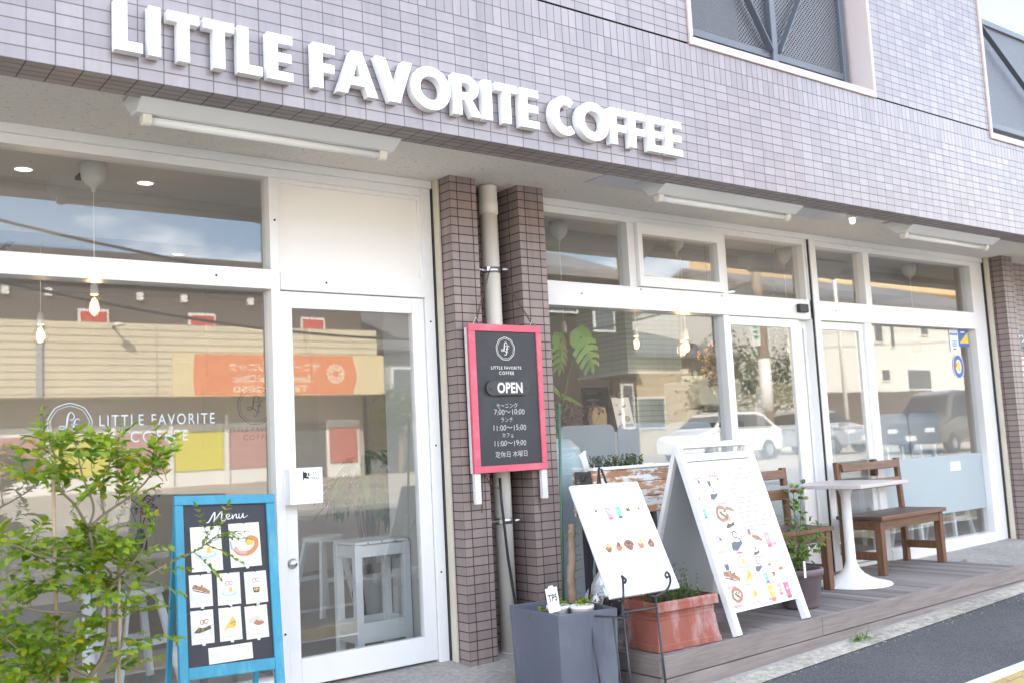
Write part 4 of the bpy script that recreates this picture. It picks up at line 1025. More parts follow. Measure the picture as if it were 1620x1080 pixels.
stroke(k, mm([(0.34, 0.2), (0.36, -0.45), (0.40, -0.1), (0.54, 0.2), (0.55, -0.35), (0.66, -0.3), (0.70, 0.2)]), [0.004, 0.005, 0.003, 0.004, 0.005, 0.003, 0.003], fr_, -0.0075)
stroke(k, mm([(0.70, 0.25), (0.68, -0.3), (0.78, -0.42), (0.90, 0.25), (0.89, -0.3), (0.98, -0.38), (1.14, -0.1)]), [0.004, 0.005, 0.003, 0.004, 0.005, 0.003, 0.002], fr_, -0.0075)
k.build('menu_lettering', m_chalk, t)
for i, (u, v, w_, h_, kd) in enumerate([(0.139, 0.560, 0.141, 0.198, 'jelly'), (0.320, 0.569, 0.147, 0.199, 'orange'), (0.106, 0.378, 0.102, 0.14, 'sandwich'), (0.234, 0.377, 0.106, 0.14, 'jelly'), (0.362, 0.375, 0.105, 0.142, 'drink'), (0.107, 0.222, 0.101, 0.143, 'cake'), (0.234, 0.224, 0.102, 0.144, 'crepe'), (0.357, 0.221, 0.106, 0.144, 'taco')]):
    a = [0.02, 0.025, 0.015, 0.01, 0.03, 0.015, 0.02, 0.03][i]
    ca, sa = math.cos(a), math.sin(a)
    f2 = (lambda u_, v_, c_, s_: lambda x, y, h=0.0: fr_(u_ + x * c_ - y * s_, v_ + x * s_ + y * c_, h))(u, v, ca, sa)
    c = MB(); rect(c, f2, -w_ / 2, -h_ / 2, w_ / 2, h_ / 2, -0.0075, -0.0045)
    rect(c, f2, -0.004, -h_ / 2 - 0.008, 0.010, -h_ / 2 + 0.006, -0.0044, -0.0036); rect(c, f2, -0.002, h_ / 2 - 0.004, 0.003, h_ / 2 + 0.007, -0.0044, -0.002, 1)
    card = c.build('menu_card', [M('laminated_card', (0.72, 0.69, 0.63), 0.25, 0.03), m_ink], t)
    pc = Pic(f2, -0.0042); pc.f([(-w_ * .47, -h_ * .47), (w_ * .47, -h_ * .47), (w_ * .47, h_ * .47), (-w_ * .47, h_ * .47)], 'paper')
    if kd in ('jelly', 'drink', 'sandwich', 'cake') and i > 1: pc.f([(-w_ * .47, -h_ * .3), (w_ * .47, -h_ * .3), (w_ * .47, h_ * .05), (-w_ * .47, h_ * .08)], 'plate')
    pc.food(kd, 0, 0.0, w_ * .45, i); pc.words(-w_ * .25, -h_ * .38, w_ * .5, 1, 'grey', 0.003, i)
    if i < 2: pc.words(-w_ * .3, h_ * .36, w_ * .6, 2, 'plate', 0.004, i + 9)
    pc.build('food_photograph', card)
f2 = lambda x, y, h=0.0: fr_(0.23 + x - y * .03, 0.098 + y + x * .03, h)
c = MB(); rect(c, f2, -0.1, -0.0345, 0.1, 0.0345, -0.0075, -0.0045); card = c.build('menu_card', M('icon_card', (0.72, 0.67, 0.58), 0.3), t)
pc = Pic(f2, -0.0042); pc.f([(-.096, -.031), (.096, -.031), (.096, .031), (-.096, .031)], 'paper')
for rr in (0.008, 0.015, 0.022): pc.st(arc(-.062, -.008, rr, 40, 140, 8), .0022, 'grey')
pc.f(ell(-.062, -.009, .003, .003, 8), 'grey'); pc.st(ell(0.0, 0.01, .008, .009, 12) + [(0.008, 0.01)], .0018, 'grey'); pc.st([(0, 0), (0, -.012), (.004, -.016)], .0018, 'grey'); pc.st(ell(.064, .004, .017, .017, 18) + [(.081, .004)], .0018, 'grey'); pc.words(-.08, -.026, .036, 1, 'plate', .0025, 1); pc.words(-.014, -.026, .03, 1, 'plate', .0025, 2); pc.words(.05, -.026, .03, 1, 'plate', .0025, 3); pc.words(.055, .003, .018, 1, 'grey', .003, 5)
pc.build('service_icons', card)

# ================================================================ DECK
DZ = 0.1
def deck_front(x): return -1.163 + 0.046 * (x - 3.68)
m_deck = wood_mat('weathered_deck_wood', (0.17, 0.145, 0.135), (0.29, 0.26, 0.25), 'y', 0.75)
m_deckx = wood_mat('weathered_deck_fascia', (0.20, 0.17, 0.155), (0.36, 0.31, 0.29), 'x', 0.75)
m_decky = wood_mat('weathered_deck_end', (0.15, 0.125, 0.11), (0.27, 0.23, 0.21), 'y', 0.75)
t = thing('wooden_deck', 'low weathered wooden deck along the shopfront beneath benches and planters', 'deck', (5.6, -0.5, DZ))
bd = MB(); x = 3.70
while x < 7.64:
    x2 = min(x + 0.092, 7.645); ya, yb_ = deck_front(x) + 0.028, deck_front(x2) + 0.028; z = DZ + rnd.uniform(-0.0015, 0.0015)
    v = [(x, ya, DZ - 0.03), (x2, yb_, DZ - 0.03), (x2, -0.025, DZ - 0.03), (x, -0.025, DZ - 0.03), (x, ya, z), (x2, yb_, z), (x2, -0.025, z), (x, -0.025, z)]
    bd.mesh(v, [(0, 3, 2, 1), (4, 5, 6, 7), (0, 1, 5, 4), (1, 2, 6, 5), (2, 3, 7, 6), (3, 0, 4, 7)]); x += 0.098
bd.build('deck_boards', m_deck, t, bevel=0.003)
def fascia_board(xa, xb, z0, z1, off):
    m = MB(); ya, yb_ = deck_front(xa) + off, deck_front(xb) + off
    za0, zb0 = (z0(xa), z0(xb)) if callable(z0) else (z0, z0)
    v = [(xa, ya, za0), (xb, yb_, zb0), (xb, yb_ + 0.026, zb0), (xa, ya + 0.026, za0), (xa, ya, z1), (xb, yb_, z1), (xb, yb_ + 0.026, z1), (xa, ya + 0.026, z1)]
    m.mesh(v, [(0, 3, 2, 1), (4, 5, 6, 7), (0, 1, 5, 4), (1, 2, 6, 5), (2, 3, 7, 6), (3, 0, 4, 7)]); return m
gb = lambda x_: gz(x_, deck_front(x_)) - 0.015
for xa, xb in ((3.685, 5.048), (5.052, 7.72)): fascia_board(xa, xb, -0.005, DZ + 0.003, 0).build('front_board', m_deckx, t, bevel=0.003)
for xa, xb in ((3.685, 5.528), (5.532, 7.72)): fascia_board(xa, xb, gb, -0.010, 0.002).build('front_board', m_deckx, t, bevel=0.003)
m = MB(); m.box(3.668, -1.155, 0.005, 3.69, -0.03, DZ - 0.002); m.build('end_board', m_decky, t, bevel=0.003)
m = MB(); m.box(3.670, -1.155, -0.12, 3.692, -0.03, -0.0005); m.build('end_board', m_decky, t, bevel=0.003)

# ================================================================ WHITE A-FRAME MENU
def aframe():
    t = thing('menu_easel', 'white wooden folding menu board covered with food pictures on the deck', 'menu board', (4.6, -0.95, DZ))
    U = Vector((0.9982, 0.0602, 0)); V = Vector((-0.0187, 0.311, 0.9502))
    fr = frame((4.289, -1.108, DZ + 0.004), U, V)
    mw = M('white_menu_wood', (0.80, 0.80, 0.80), 0.45, 0.03, 10, 0.15, 50)
    for u in (0.0, 0.636):
        q = MB(); rect(q, fr, u - 0.008 if u < .1 else u - 0.006, 0.0, u + 0.032 if u < .1 else u + 0.034, 1.09, -0.012, 0.028); q.build('leg', mw, t, bevel=0.003)
    for a in ((1.055, 1.088), (0.976, 1.018)):
        q = MB(); rect(q, fr, 0.0325, a[0], 0.6295, a[1], -0.01, 0.02); q.build('rail', mw, t, bevel=0.003)
    q = MB(); rect(q, fr, 0.0325, 0.118, 0.6295, 0.974, -0.004, 0.008); pn = q.build('front_panel', M('glossy_menu_sheet', (0.80, 0.80, 0.80), 0.25, 0.01), t)
    pc = Pic(fr, 0.0084)
    pc.f([(0.338, 0.135), (0.3405, 0.135), (0.3435, 0.972), (0.341, 0.972)], 'ink'); pc.f([(0.033, 0.9715), (0.629, 0.9715), (0.629, 0.9735), (0.033, 0.9735)], 'ink')
    for a in ((.036, .705, .33, .895), (.037, .585, .33, .70), (.037, .445, .33, .56), (.038, .335, .329, .44), (.038, .14, .327, .325), (.35, .44, .62, .56), (.35, .23, .62, .36), (.35, .14, .62, .225)): pc.f([(a[0], a[1]), (a[2], a[1]), (a[2], a[3]), (a[0], a[3])], ('tint', 'frost', 'paper')[int(a[1] * 97) % 3])
    for kd, u, v, r_, sd in (('glasses', .09, .86, .034, 1), ('cup', .186, .85, .028, 2), ('glasses', .268, .866, .024, 3), ('brownie', .195, .772, .034, 4), ('blue', .065, .68, .03, 5), ('pretzel', .217, .652, .06, 6), ('sandwich', .292, .676, .032, 7), ('brownie', .255, .483, .05, 8), ('glasses', .115, .522, .03, 9), ('cup', .104, .372, .036, 10), ('jelly', .25, .385, .055, 11), ('sandwich', .116, .302, .062, 12), ('crepe', .262, .297, .045, 13), ('pretzel', .117, .2, .052, 14), ('crepe', .263, .192, .034, 15), ('pink', .545, .49, .05, 16), ('blue', .417, .275, .032, 17), ('taco', .565, .305, .032, 18), ('yellow', .418, .192, .05, 19), ('rose', .567, .192, .05, 20), ('drink', .49, .29, .035, 31), ('cake', .25, .60, .04, 32), ('drink', .05, .77, .03, 33), ('jelly', .28, .80, .03, 34), ('pink', .50, .20, .035, 35), ('sandwich', .45, .49, .04, 36), ('brownie', .377, .332, .03, 21), ('taco', .475, .337, .024, 22), ('cone', .395, .52, .03, 24), ('cake', .40, .42, .03, 26)):
        pc.food(kd, u, v, r_ * 1.22, sd)
    pc.st([(0.06, 0.72), (0.12, 0.705), (0.15, 0.69)], .006, 'grey'); pc.st([(.225, .75), (.27, .74), (.30, .755)], .005, 'plate'); pc.words(.06, .34, .1, 1, 'plate', .005, 3)
    for i in range(26): pc.words(0.362, 0.925 - i * 0.0145, 0.25 if i % 6 else 0.1, 1, 'rose' if i % 2 else 'pale', 0.0042, i)
    for i, (u, v) in enumerate(((.39, .235), (.53, .24), (.53, .45), (.05, .60), (.2, .43), (.06, .45), (.05, .255), (.2, .25), (.05, .15), (.22, .148), (.37, .39), (.48, .39), (.37, .15), (.52, .15), (.2, .72), (.05, .88), (.2, .885), (.37, .55))): pc.words(u, v, .08, 2, 'grey' if i % 2 else 'rose', .0034, i + 40)
    pc.build('menu_print', pn)
    # rear half
    Vb = Vector((0.0, -0.335, 0.942)); frb = frame(fr(0.014, 0, 0) + Vector((-0.03, 0.70, 0)), (1, 0.06, 0), Vb)
    for u in (0.0, 0.61):
        q = MB(); rect(q, frb, u, 0.0, u + 0.034, 1.075, -0.014, 0.014); q.build('rear_leg', mw, t, bevel=0.003)
    q = MB(); rect(q, frb, 0.0345, 0.12, 0.6095, 1.02, -0.004, 0.006); q.build('rear_panel', M('grey_back_panel', (0.50, 0.51, 0.53), 0.5, 0.03), t)
    return t
aframe()

# ================================================================ IRON EASEL WITH WHITE BOARD
t = thing('iron_easel', 'black wrought iron easel with scrolled hooks in front of the terracotta trough', 'easel', (3.6, -1.1, -0.1))
def gp(p, q_, z): f_ = (p[2] - z) / (p[2] - q_[2]); return tuple(a + (b - a) * f_ for a, b in zip(p, q_))
LA, LB, RA, RB = (3.472, -1.12, 0.398), (3.428, -1.20, 0.03), (3.704, -1.12, 0.39), (3.657, -1.20, -0.011)
ll = MB(); foot = gp(LA, LB, -0.10); ll.tube(spline([(3.452, -1.175, 0.492), (3.446, -1.19, 0.508), (3.441, -1.178, 0.520), (3.448, -1.16, 0.523), (3.458, -1.155, 0.505), (3.462, -1.150, 0.45), (3.458, -1.15, 0.415), (3.464, -1.13, 0.396), LA], 5) + [foot], 0.0062, 8); ll.build('leg', m_iron, t)
foot = gp(RA, RB, -0.10)
ll = MB(); ll.tube([RA, foot], 0.0062, 8); ll.build('leg', m_iron, t)
hk = MB(); hk.tube(spline([(3.752, -1.17, 0.487), (3.742, -1.17, 0.483), (3.736, -1.168, 0.492), (3.741, -1.165, 0.503), (3.757, -1.16, 0.507), (3.776, -1.155, 0.490), (3.786, -1.15, 0.460), (3.776, -1.14, 0.425), (3.75, -1.13, 0.404), RA], 6), 0.0062, 8); hk.build('scroll_hook', m_iron, t)
bk = MB(); bk.tube([(3.70, -0.76, 1.035), (3.74, -0.62, 0.55), (3.76, -0.5, 0.102)], 0.0065, 8); bk.build('rear_leg', m_iron, t)
fr2 = MB(); fr2.tube([LA, (3.476, -1.075, 0.40), (3.69, -0.765, 1.03)], 0.006, 8); fr2.tube([RA, (3.70, -1.07, 0.395), (3.71, -0.765, 1.03)], 0.006, 8); fr2.tube([(3.466, -1.13, 0.345), (3.698, -1.13, 0.338)], 0.0055, 8); fr2.build('frame', m_iron, t)
fr2 = MB(); fr2.lathe([(0, 0.052), (0.008, 0.046), (0.016, 0.03), (0.013, 0.014), (0.007, 0.006), (0.012, 0.0), (0.009, -0.01), (0, -0.014)], (3.70, -0.765, 1.05), 14); fr2.build('finial', m_iron, t)
fr2 = MB(); fr2.tube([(3.34, -0.98, 0.335), (3.41, -1.19, 0.335), (3.466, -1.13, 0.342)], 0.005, 7); fr2.tube([(3.345, -1.03, 0.33), (3.345, -1.09, -0.09)], 0.005, 7); fr2.tube([(3.395, -1.14, 0.33), (3.385, -1.19, -0.1)], 0.005, 7)
fr2.build('side_loop', m_iron, t)
t = thing('picture_board', 'white board printed with drinks and ice cream cones resting on the iron easel', 'menu board', (3.66, -1.1, 0.41))
fr_ = frame((3.422, -1.106, 0.415), (0.9998, 0, -0.012), (0.018, 0.454, 0.891))
q = MB(); rect(q, fr_, 0.0, 0.0, 0.478, 0.61, -0.022, 0.0); bd = q.build('board', M('white_board_laminate', (0.81, 0.81, 0.81), 0.3, 0.01), t, bevel=0.006)
q = MB()
for a in ((0.012, 0.59, 0.466, 0.598), (0.012, 0.012, 0.466, 0.018), (0.012, 0.018, 0.018, 0.59), (0.460, 0.018, 0.466, 0.59)): rect(q, fr_, *a, 0.0002, 0.002)
q.build('rim', m_white2, t)
pc = Pic(fr_, 0.0006)
for i, (kd, u, v, r_) in enumerate((('glasses', .1, .462, .02), ('pink', .19, .45, .032), ('blue', .259, .45, .030), ('drink', .328, .462, .028), ('glasses', .4, .455, .018))):
    pc.food(kd, u, v, r_ * 1.45, i); pc.st([(u - .012, v + .075), (u + .002, v + .03)], .0022, 'grey')
for i, u in enumerate((.101, .171, .243, .324, .396)): pc.food('cone', u, .235, .052 if i != 2 else .06, i + 1)
pc.st(arc(.243, .25, .03, 10, 170, 8), .014, 'crust')
for i in range(6): pc.words(.13 + .01 * i, .10 - i * .011, .2, 1, 'grey', .003, i)
for i, u in enumerate((.08, .165, .235, .305, .38)): pc.words(u, .155, .045, 2, 'plate', .0035, i + 60); pc.words(u, .385, .045, 2, 'plate', .0035, i + 70)
for i in range(3): pc.words(.07, .36 - i * .01, .33, 1, 'plate', .002, i + 20)
pc.build('menu_print', bd)

# ================================================================ BENCHES AND TABLE
def bench(label, loc, rz, L_):
    t = thing('wooden_bench', label, 'bench', loc, rz, 'wooden benches on the deck', local=True)
    wb = wood_mat('brown_bench_wood', (0.10, 0.045, 0.022), (0.27, 0.135, 0.068), 'x', 0.55, worn=((0.34, 0.22, 0.15), 3.0, 0.66))
    wz = wood_mat('brown_bench_wood_upright', (0.10, 0.045, 0.022), (0.25, 0.125, 0.064), 'z', 0.55)
    wd = wood_mat('dark_seat_wood', (0.07, 0.045, 0.036), (0.16, 0.11, 0.09), 'x', 0.5)
    sh = 0.425; d = 0.37
    q = MB(); q.box(0, 0, sh - 0.028, L_, d / 2 - 0.002, sh); q.box(0, d / 2 + 0.002, sh - 0.028, L_, d, sh); q.build('seat', wd, t, bevel=0.004)
    q = MB(); q.box(-0.003, -0.012, sh - 0.03, L_ + 0.003, -0.0005, sh + 0.001); q.build('seat_edge', wb, t, bevel=0.003)
    lw = 0.055
    for x in (0.01, L_ - 0.01 - lw):
        q = MB(); q.box(x, 0.012, 0.0, x + lw, 0.012 + lw, sh - 0.029); q.build('leg', wz, t, bevel=0.004)
        q = MB(); q.box(x + 0.002, d - 0.06, 0.0, x + lw - 0.002, d - 0.015, sh - 0.029); q.build('leg', wz, t, bevel=0.004)
        q = MB(); q.bar((x + lw / 2, d - 0.035, sh - 0.02), (x + lw / 2, d - 0.015, sh + 0.40), lw - 0.008, 0.034, (0, 1, 0)); q.build('back_post', wz, t, bevel=0.004)
        q = MB(); q.box(x + 0.012, 0.0675, 0.105, x + lw - 0.012, d - 0.0605, 0.165); q.build('stretcher', wz, t, bevel=0.003)
        q = MB(); q.box(x + 0.01, 0.0675, sh - 0.10, x + lw - 0.01, d - 0.0605, sh - 0.029); q.build('side_apron', wb, t, bevel=0.003)
    q = MB(); q.box(0.0655, 0.018, sh - 0.10, L_ - 0.0655, 0.045, sh - 0.0295); q.build('front_apron', wb, t, bevel=0.003)
    for z, hh in ((0.355, 0.062), (0.215, 0.07)):
        f_ = (z) / 0.42; y = d - 0.035 + 0.02 * f_ - 0.004
        q = MB(); q.bar((0.062, y - 0.02, sh + z), (L_ - 0.062, y - 0.02, sh + z), 0.022, hh, (0, 0.2, 1)); q.build('back_slat', wb, t, bevel=0.003)
    return t
bench('brown wooden bench on the deck to the far side of the white pedestal table', (6.655, -0.485, DZ + 0.001), R(3.2), 0.955)
bench('brown wooden bench half hidden behind the white menu board and potted rose', (5.02, -0.565, DZ + 0.001), R(0.5), 0.955)
t = thing('pedestal_table', 'small square cafe table on a white tulip pedestal between the benches', 'table', (6.215, -0.51, DZ), R(5.5), local=True)
q = MB(); q.box(-0.335, -0.305, 0.678, 0.335, 0.305, 0.702); q.build('tabletop', M('pale_grey_tabletop', (0.52, 0.47, 0.46), 0.35, 0.08, 3, stretch=(0.3, 8, 1)), t, bevel=0.003)
q = MB(); q.lathe([(0, 0.0), (0.262, 0.0), (0.268, 0.004), (0.262, 0.012), (0.2, 0.026), (0.135, 0.048), (0.085, 0.078), (0.052, 0.115), (0.036, 0.16), (0.034, 0.3), (0.033, 0.60), (0.045, 0.65), (0.10, 0.676), (0, 0.677)], (0, 0, 0), 48); q.build('pedestal', m_white2, t)

# ================================================================ PLANTERS
m_gpl = M('grey_planter_zinc', (0.105, 0.116, 0.152), 0.5, 0.22, 4, 0.2, 30, stain=(0.20, 0.21, 0.25), stain_amt=0.75, stain_scale=3.2, stretch=(1, 1, 0.35))
t = thing('square_planter', 'big blue grey square planter holding a cut stump by the drainpipe', 'planter', (3.39, -0.8, -0.1))
PL = [(3.215, -0.545), (3.165, -1.005), (3.485, -1.075), (3.588, -0.60)]
PLc = (sum(p[0] for p in PL) / 4, sum(p[1] for p in PL) / 4)
def ringp(s_, z): return [(PLc[0] + (x - PLc[0]) * s_, PLc[1] + (y - PLc[1]) * s_, z) for x, y in PL]
q = MB(); zt = 0.36
a, b, c, d, e = ringp(0.93, -0.10), ringp(1.0, zt - 0.03), ringp(1.0, zt), ringp(0.9, zt), ringp(0.89, zt - 0.08)
V = a + c + d + e; F = []
for i in range(4):
    j = (i + 1) % 4
    F += [(i, j, 4 + j, 4 + i), (4 + i, 4 + j, 8 + j, 8 + i), (8 + i, 8 + j, 12 + j, 12 + i)]
q.mesh(V, F + [(3, 2, 1, 0)]); q.build('box', m_gpl, t, bevel=0.004)
def soil_mesh(poly, z, n=14, amp=0.012):
    q = MB(); A = [Vector((*p, 0)) for p in poly]
    P = lambda u, v: A[0].lerp(A[3], u).lerp(A[1].lerp(A[2], u), v)
    V = [(*P(i / n, j / n).xy, z + rnd.uniform(-amp, amp)) for i in range(n + 1) for j in range(n + 1)]
    q.mesh(V, [(i * (n + 1) + j, i * (n + 1) + j + 1, (i + 1) * (n + 1) + j + 1, (i + 1) * (n + 1) + j) for i in range(n) for j in range(n)], smooth=True); return q
soil_mesh([p[:2] for p in ringp(0.9, 0)], zt - 0.045).build('soil', m_soil, t)
# terracotta trough
m_terra = M('weathered_terracotta', (0.30, 0.098, 0.068), 0.85, 0.35, 11, 0.5, 50, stain=(0.46, 0.35, 0.35), stain_amt=1.0, stain_scale=7, stretch=(1, 1, 0.45))
t = thing('terracotta_trough', 'weathered terracotta trough planter with lime bloom on the deck corner', 'planter', (3.98, -0.95, DZ))
def trough(x0, x1, y0, y1, s_, z0, z1):
    q = MB(); cx, cy = (x0 + x1) / 2, (y0 + y1) / 2; rot = R(-3)
    def rg(k, z):
        o = []
        for x, y in ((x0, y0), (x1, y0), (x1, y1), (x0, y1)):
            dx, dy = (x - cx) + math.copysign(k, x - cx), (y - cy) + math.copysign(k, y - cy)
            o.append((cx + dx * math.cos(rot) - dy * math.sin(rot), cy + dx * math.sin(rot) + dy * math.cos(rot), z))
        return o
    H = z1 - z0
    prof = [(-0.024, 0), (-0.022, 0.03), (-0.017, 0.032), (-0.004, H * .60), (0.0, H * .60), (0.002, H * .635), (-0.002, H * .64), (0.0, H * .70), (0.004, H * .705), (0.004, H * .735), (0.0, H * .74), (0.004, H * .84), (0.016, H * .855), (0.02, H * .89), (0.02, H * .95), (0.012, H), (-0.012, H), (-0.018, H * .97), (-0.022, H * .8)]
    V = []; F = []
    for k, z in prof: V += rg(k, z0 + z)
    for i in range(len(prof) - 1):
        for k in range(4): F.append((i * 4 + k, i * 4 + (k + 1) % 4, (i + 1) * 4 + (k + 1) % 4, (i + 1) * 4 + k))
    q.mesh(V, F + [(3, 2, 1, 0)]); return q, rg
q, rg = trough(3.765, 4.165, -1.075, -0.845, 0, DZ + 0.003, 0.348)
q.build('trough', m_terra, t, bevel=0.0035)
P4 = [p[:2] for p in rg(-0.018, 0)]
soil_mesh([P4[0], P4[3], P4[2], P4[1]], 0.315, 10).build('soil', m_soil, t)
# round pot for the rose
t = thing('round_flowerpot', 'purple brown ribbed round flowerpot behind the foot of the white menu board', 'flowerpot', (5.255, -0.80, DZ))
q = MB(); q.lathe([(0, 0.001), (0.10, 0.001), (0.112, 0.02), (0.118, 0.06), (0.121, 0.062), (0.126, 0.115), (0.129, 0.117), (0.133, 0.165), (0.136, 0.167), (0.139, 0.196), (0.149, 0.198), (0.151, 0.232), (0.148, 0.238), (0.136, 0.238), (0.133, 0.20)], (5.255, -0.80, DZ), 40); q.build('pot', M('purple_clay', (0.17, 0.135, 0.145), 0.6, 0.15, 10, 0.15, 40, stain=(0.26, 0.22, 0.22), stain_amt=0.5, stain_scale=5), t)
q = MB(); q.lathe([(0.134, 0.0), (0.09, 0.006), (0.04, 0.0), (0, 0.008)], (5.255, -0.80, DZ + 0.212), 20); q.build('soil', m_soil, t)
q = MB(); q.box(5.135, -0.935, 0.30, 5.155, -0.933, 0.40); q.build('plant_label', m_paper, t)
# weathered trough on its stand by the window
t = thing('painted_trough', 'rustic wooden trough with flaking white paint under the window behind the easel', 'planter', (4.3, -0.3, DZ))
m_flake = wood_mat('flaking_painted_wood', (0.30, 0.15, 0.075), (0.60, 0.33, 0.18), 'x', 0.75, worn=((0.74, 0.73, 0.71), 4.2, 0.48))
m_flake_shade = wood_mat('shaded_flaking_wood', (0.06, 0.055, 0.055), (0.17, 0.15, 0.14), 'x', 0.8, worn=((0.40, 0.38, 0.37), 5.0, 0.6))  # darker copy of the flaking wood, the end face's shade put into its colour
xs0, xs1, yf, yb2 = 4.01, 4.66, -0.36, -0.19
q = MB()
for i, (z0, z1) in enumerate(((0.925, 1.005), (0.835, 0.922), (0.735, 0.832))): q.box(xs0, yf, z0, xs1, yf + 0.02, z1)
q.build('front_planks', m_flake, t, bevel=0.003)
q = MB(); q.box(xs0 - 0.003, yf + 0.0225, 0.735, xs0 + 0.019, yb2 - 0.001, 1.0); q.build('shaded_end_plank', m_flake_shade, t, bevel=0.003)
q = MB(); q.box(xs0, yb2, 0.735, xs1, yb2 + 0.02, 1.0); q.box(xs1 - 0.02, yf + 0.021, 0.735, xs1, yb2 - 0.001, 1.0); q.box(xs0 + 0.021, yf + 0.0225, 0.74, xs1 - 0.021, yb2 - 0.001, 0.76); q.build('trough_body', m_flake, t)
q = MB(); q.box(xs0 - 0.012, yf - 0.014, 1.006, xs1 + 0.01, yf + 0.026, 1.024); q.box(xs0 - 0.012, yb2 - 0.006, 1.0065, xs1 + 0.01, yb2 + 0.026, 1.0245); q.build('top_rail', m_white2, t, bevel=0.003)
for x in (xs0 + 0.03, xs1 - 0.06):
    for y in (yf + 0.03, yb2 - 0.04): q = MB(); q.box(x, y, DZ + 0.001, x + 0.035, y + 0.035, 0.7395); q.build('leg', m_iron, t)
soil_mesh([(xs0 + .02, yf + .03), (xs0 + .02, yb2), (xs1 - .02, yb2), (xs1 - .02, yf + .03)], 0.985, 10, 0.006).build('soil', m_soil, t)
q = MB(); q.tube(spline([(xs0 - 0.004, yf + 0.06, 0.985), (xs0 - 0.016, yf + 0.085, 0.945), (xs0 - 0.004, yf + 0.11, 0.985)], 8), 0.004, 6); q.build('handle', m_iron, t)
q = MB(); q.bar((4.05, -0.26, 1.0), (3.985, -0.30, 1.10), 0.05, 0.012, (0, 1, 0)); q.bar((3.99, -0.297, 1.092), (3.978, -0.304, 1.112), 0.06, 0.014, (0, 1, 0))
tag(q.build('planter_tag', m_paper, base=(4.03, -0.27, 1.0), bevel=0.004), 'small white plant tag leaning out of the painted trough', 'plant tag')

# ================================================================ FOLIAGE
def leaf(mb, p, d, n, L_, W, fold=0.25, curl=0.15, mi=0):
    d = Vector(d).normalized(); n = Vector(n); s_ = d.cross(n)
    if s_.length < 1e-4: s_ = d.cross(Vector((0.3, 0.2, 1)))
    s_.normalize(); n = s_.cross(d); p = Vector(p)
    a = p + d * L_ * .32 + n * fold * W * .5; b = p + d * L_ * .7 + n * fold * W * .4 - n * curl * L_ * .3; t_ = p + d * L_ - n * curl * L_
    m1 = p + d * L_ * .34; m2 = p + d * L_ * .7 - n * curl * L_ * .4
    V = [p, a + s_ * W * .5, b + s_ * W * .42, t_, b - s_ * W * .42, a - s_ * W * .5, m1, m2]
    mb.mesh(V, [(0, 6, 1), (6, 7, 2, 1), (7, 3, 2), (0, 5, 6), (6, 5, 4, 7), (7, 4, 3)], mi, True)
def rv(q, s_=1.0): return Vector((q.uniform(-1, 1), q.uniform(-1, 1), q.uniform(-1, 1))) * s_
def spray(lf, tw, p, d, L_, n, ll, lw, q, droop=0.15):
    """pinnate twig: rachis with paired leaflets"""
    p = Vector(p); d = Vector(d).normalized(); pts = [p]
    for i in range(n):
        d = (d + Vector((0, 0, -droop / n)) + rv(q, 0.05)).normalized(); pts.append(pts[-1] + d * L_ / n)
    tw.tube(pts, [0.0016 - 0.0010 * i / n for i in range(n + 1)], 4)
    up = Vector((q.uniform(-.4, .4), q.uniform(-.5, .1), 1)).normalized()
    for i in range(1, n + 1):
        dd = (pts[i] - pts[i - 1]).normalized(); sd = dd.cross(up).normalized()
        f_ = 0.7 + 0.4 * math.sin(math.pi * i / (n + 1))
        for s2 in (-1, 1):
            if q.random() < 0.06: continue
            leaf(lf, pts[i], dd * 0.62 + sd * s2 * 0.8 + rv(q, .18), up + rv(q, .35), ll * f_ * q.uniform(.62, 1.28), lw * f_ * q.uniform(.7, 1.15), 0.3, q.uniform(.05, .3))
    leaf(lf, pts[-1], d, up + rv(q, .3), ll * q.uniform(.8, 1.1), lw, 0.3, .15)
# tree in front of the left window
q_ = random.Random(11)
m_leaf = leaf_mat('fresh_green_leaf', [(0.0, (0.08, 0.16, 0.02)), (0.2, (0.16, 0.26, 0.03)), (0.55, (0.26, 0.37, 0.045)), (0.84, (0.33, 0.41, 0.055)), (0.93, (0.33, 0.34, 0.03)), (1.0, (0.42, 0.33, 0.025))], 0.45)
m_twig = M('grey_brown_twig', (0.24, 0.19, 0.14), 0.8, 0.2, 30)
tree = thing('potted_tree', 'slender leafy green tree with yellowing leaves in front of the left window', 'tree', (1.0, -0.98, -0.14))
def tp(u, v, y=-1.0):
    """point of the photograph's view on the vertical plane Y=y, used once to lay out the real branches"""
    d = _f + _r * ((u - 810) / 1582.568) - _u * ((v - 540) / 1582.568); t_ = (y + 4.80222604) / d.y
    return Vector((0.09618133, -4.80222604, 1.16895303)) + d * t_
wood = MB(); lf = MB(); tw = MB()
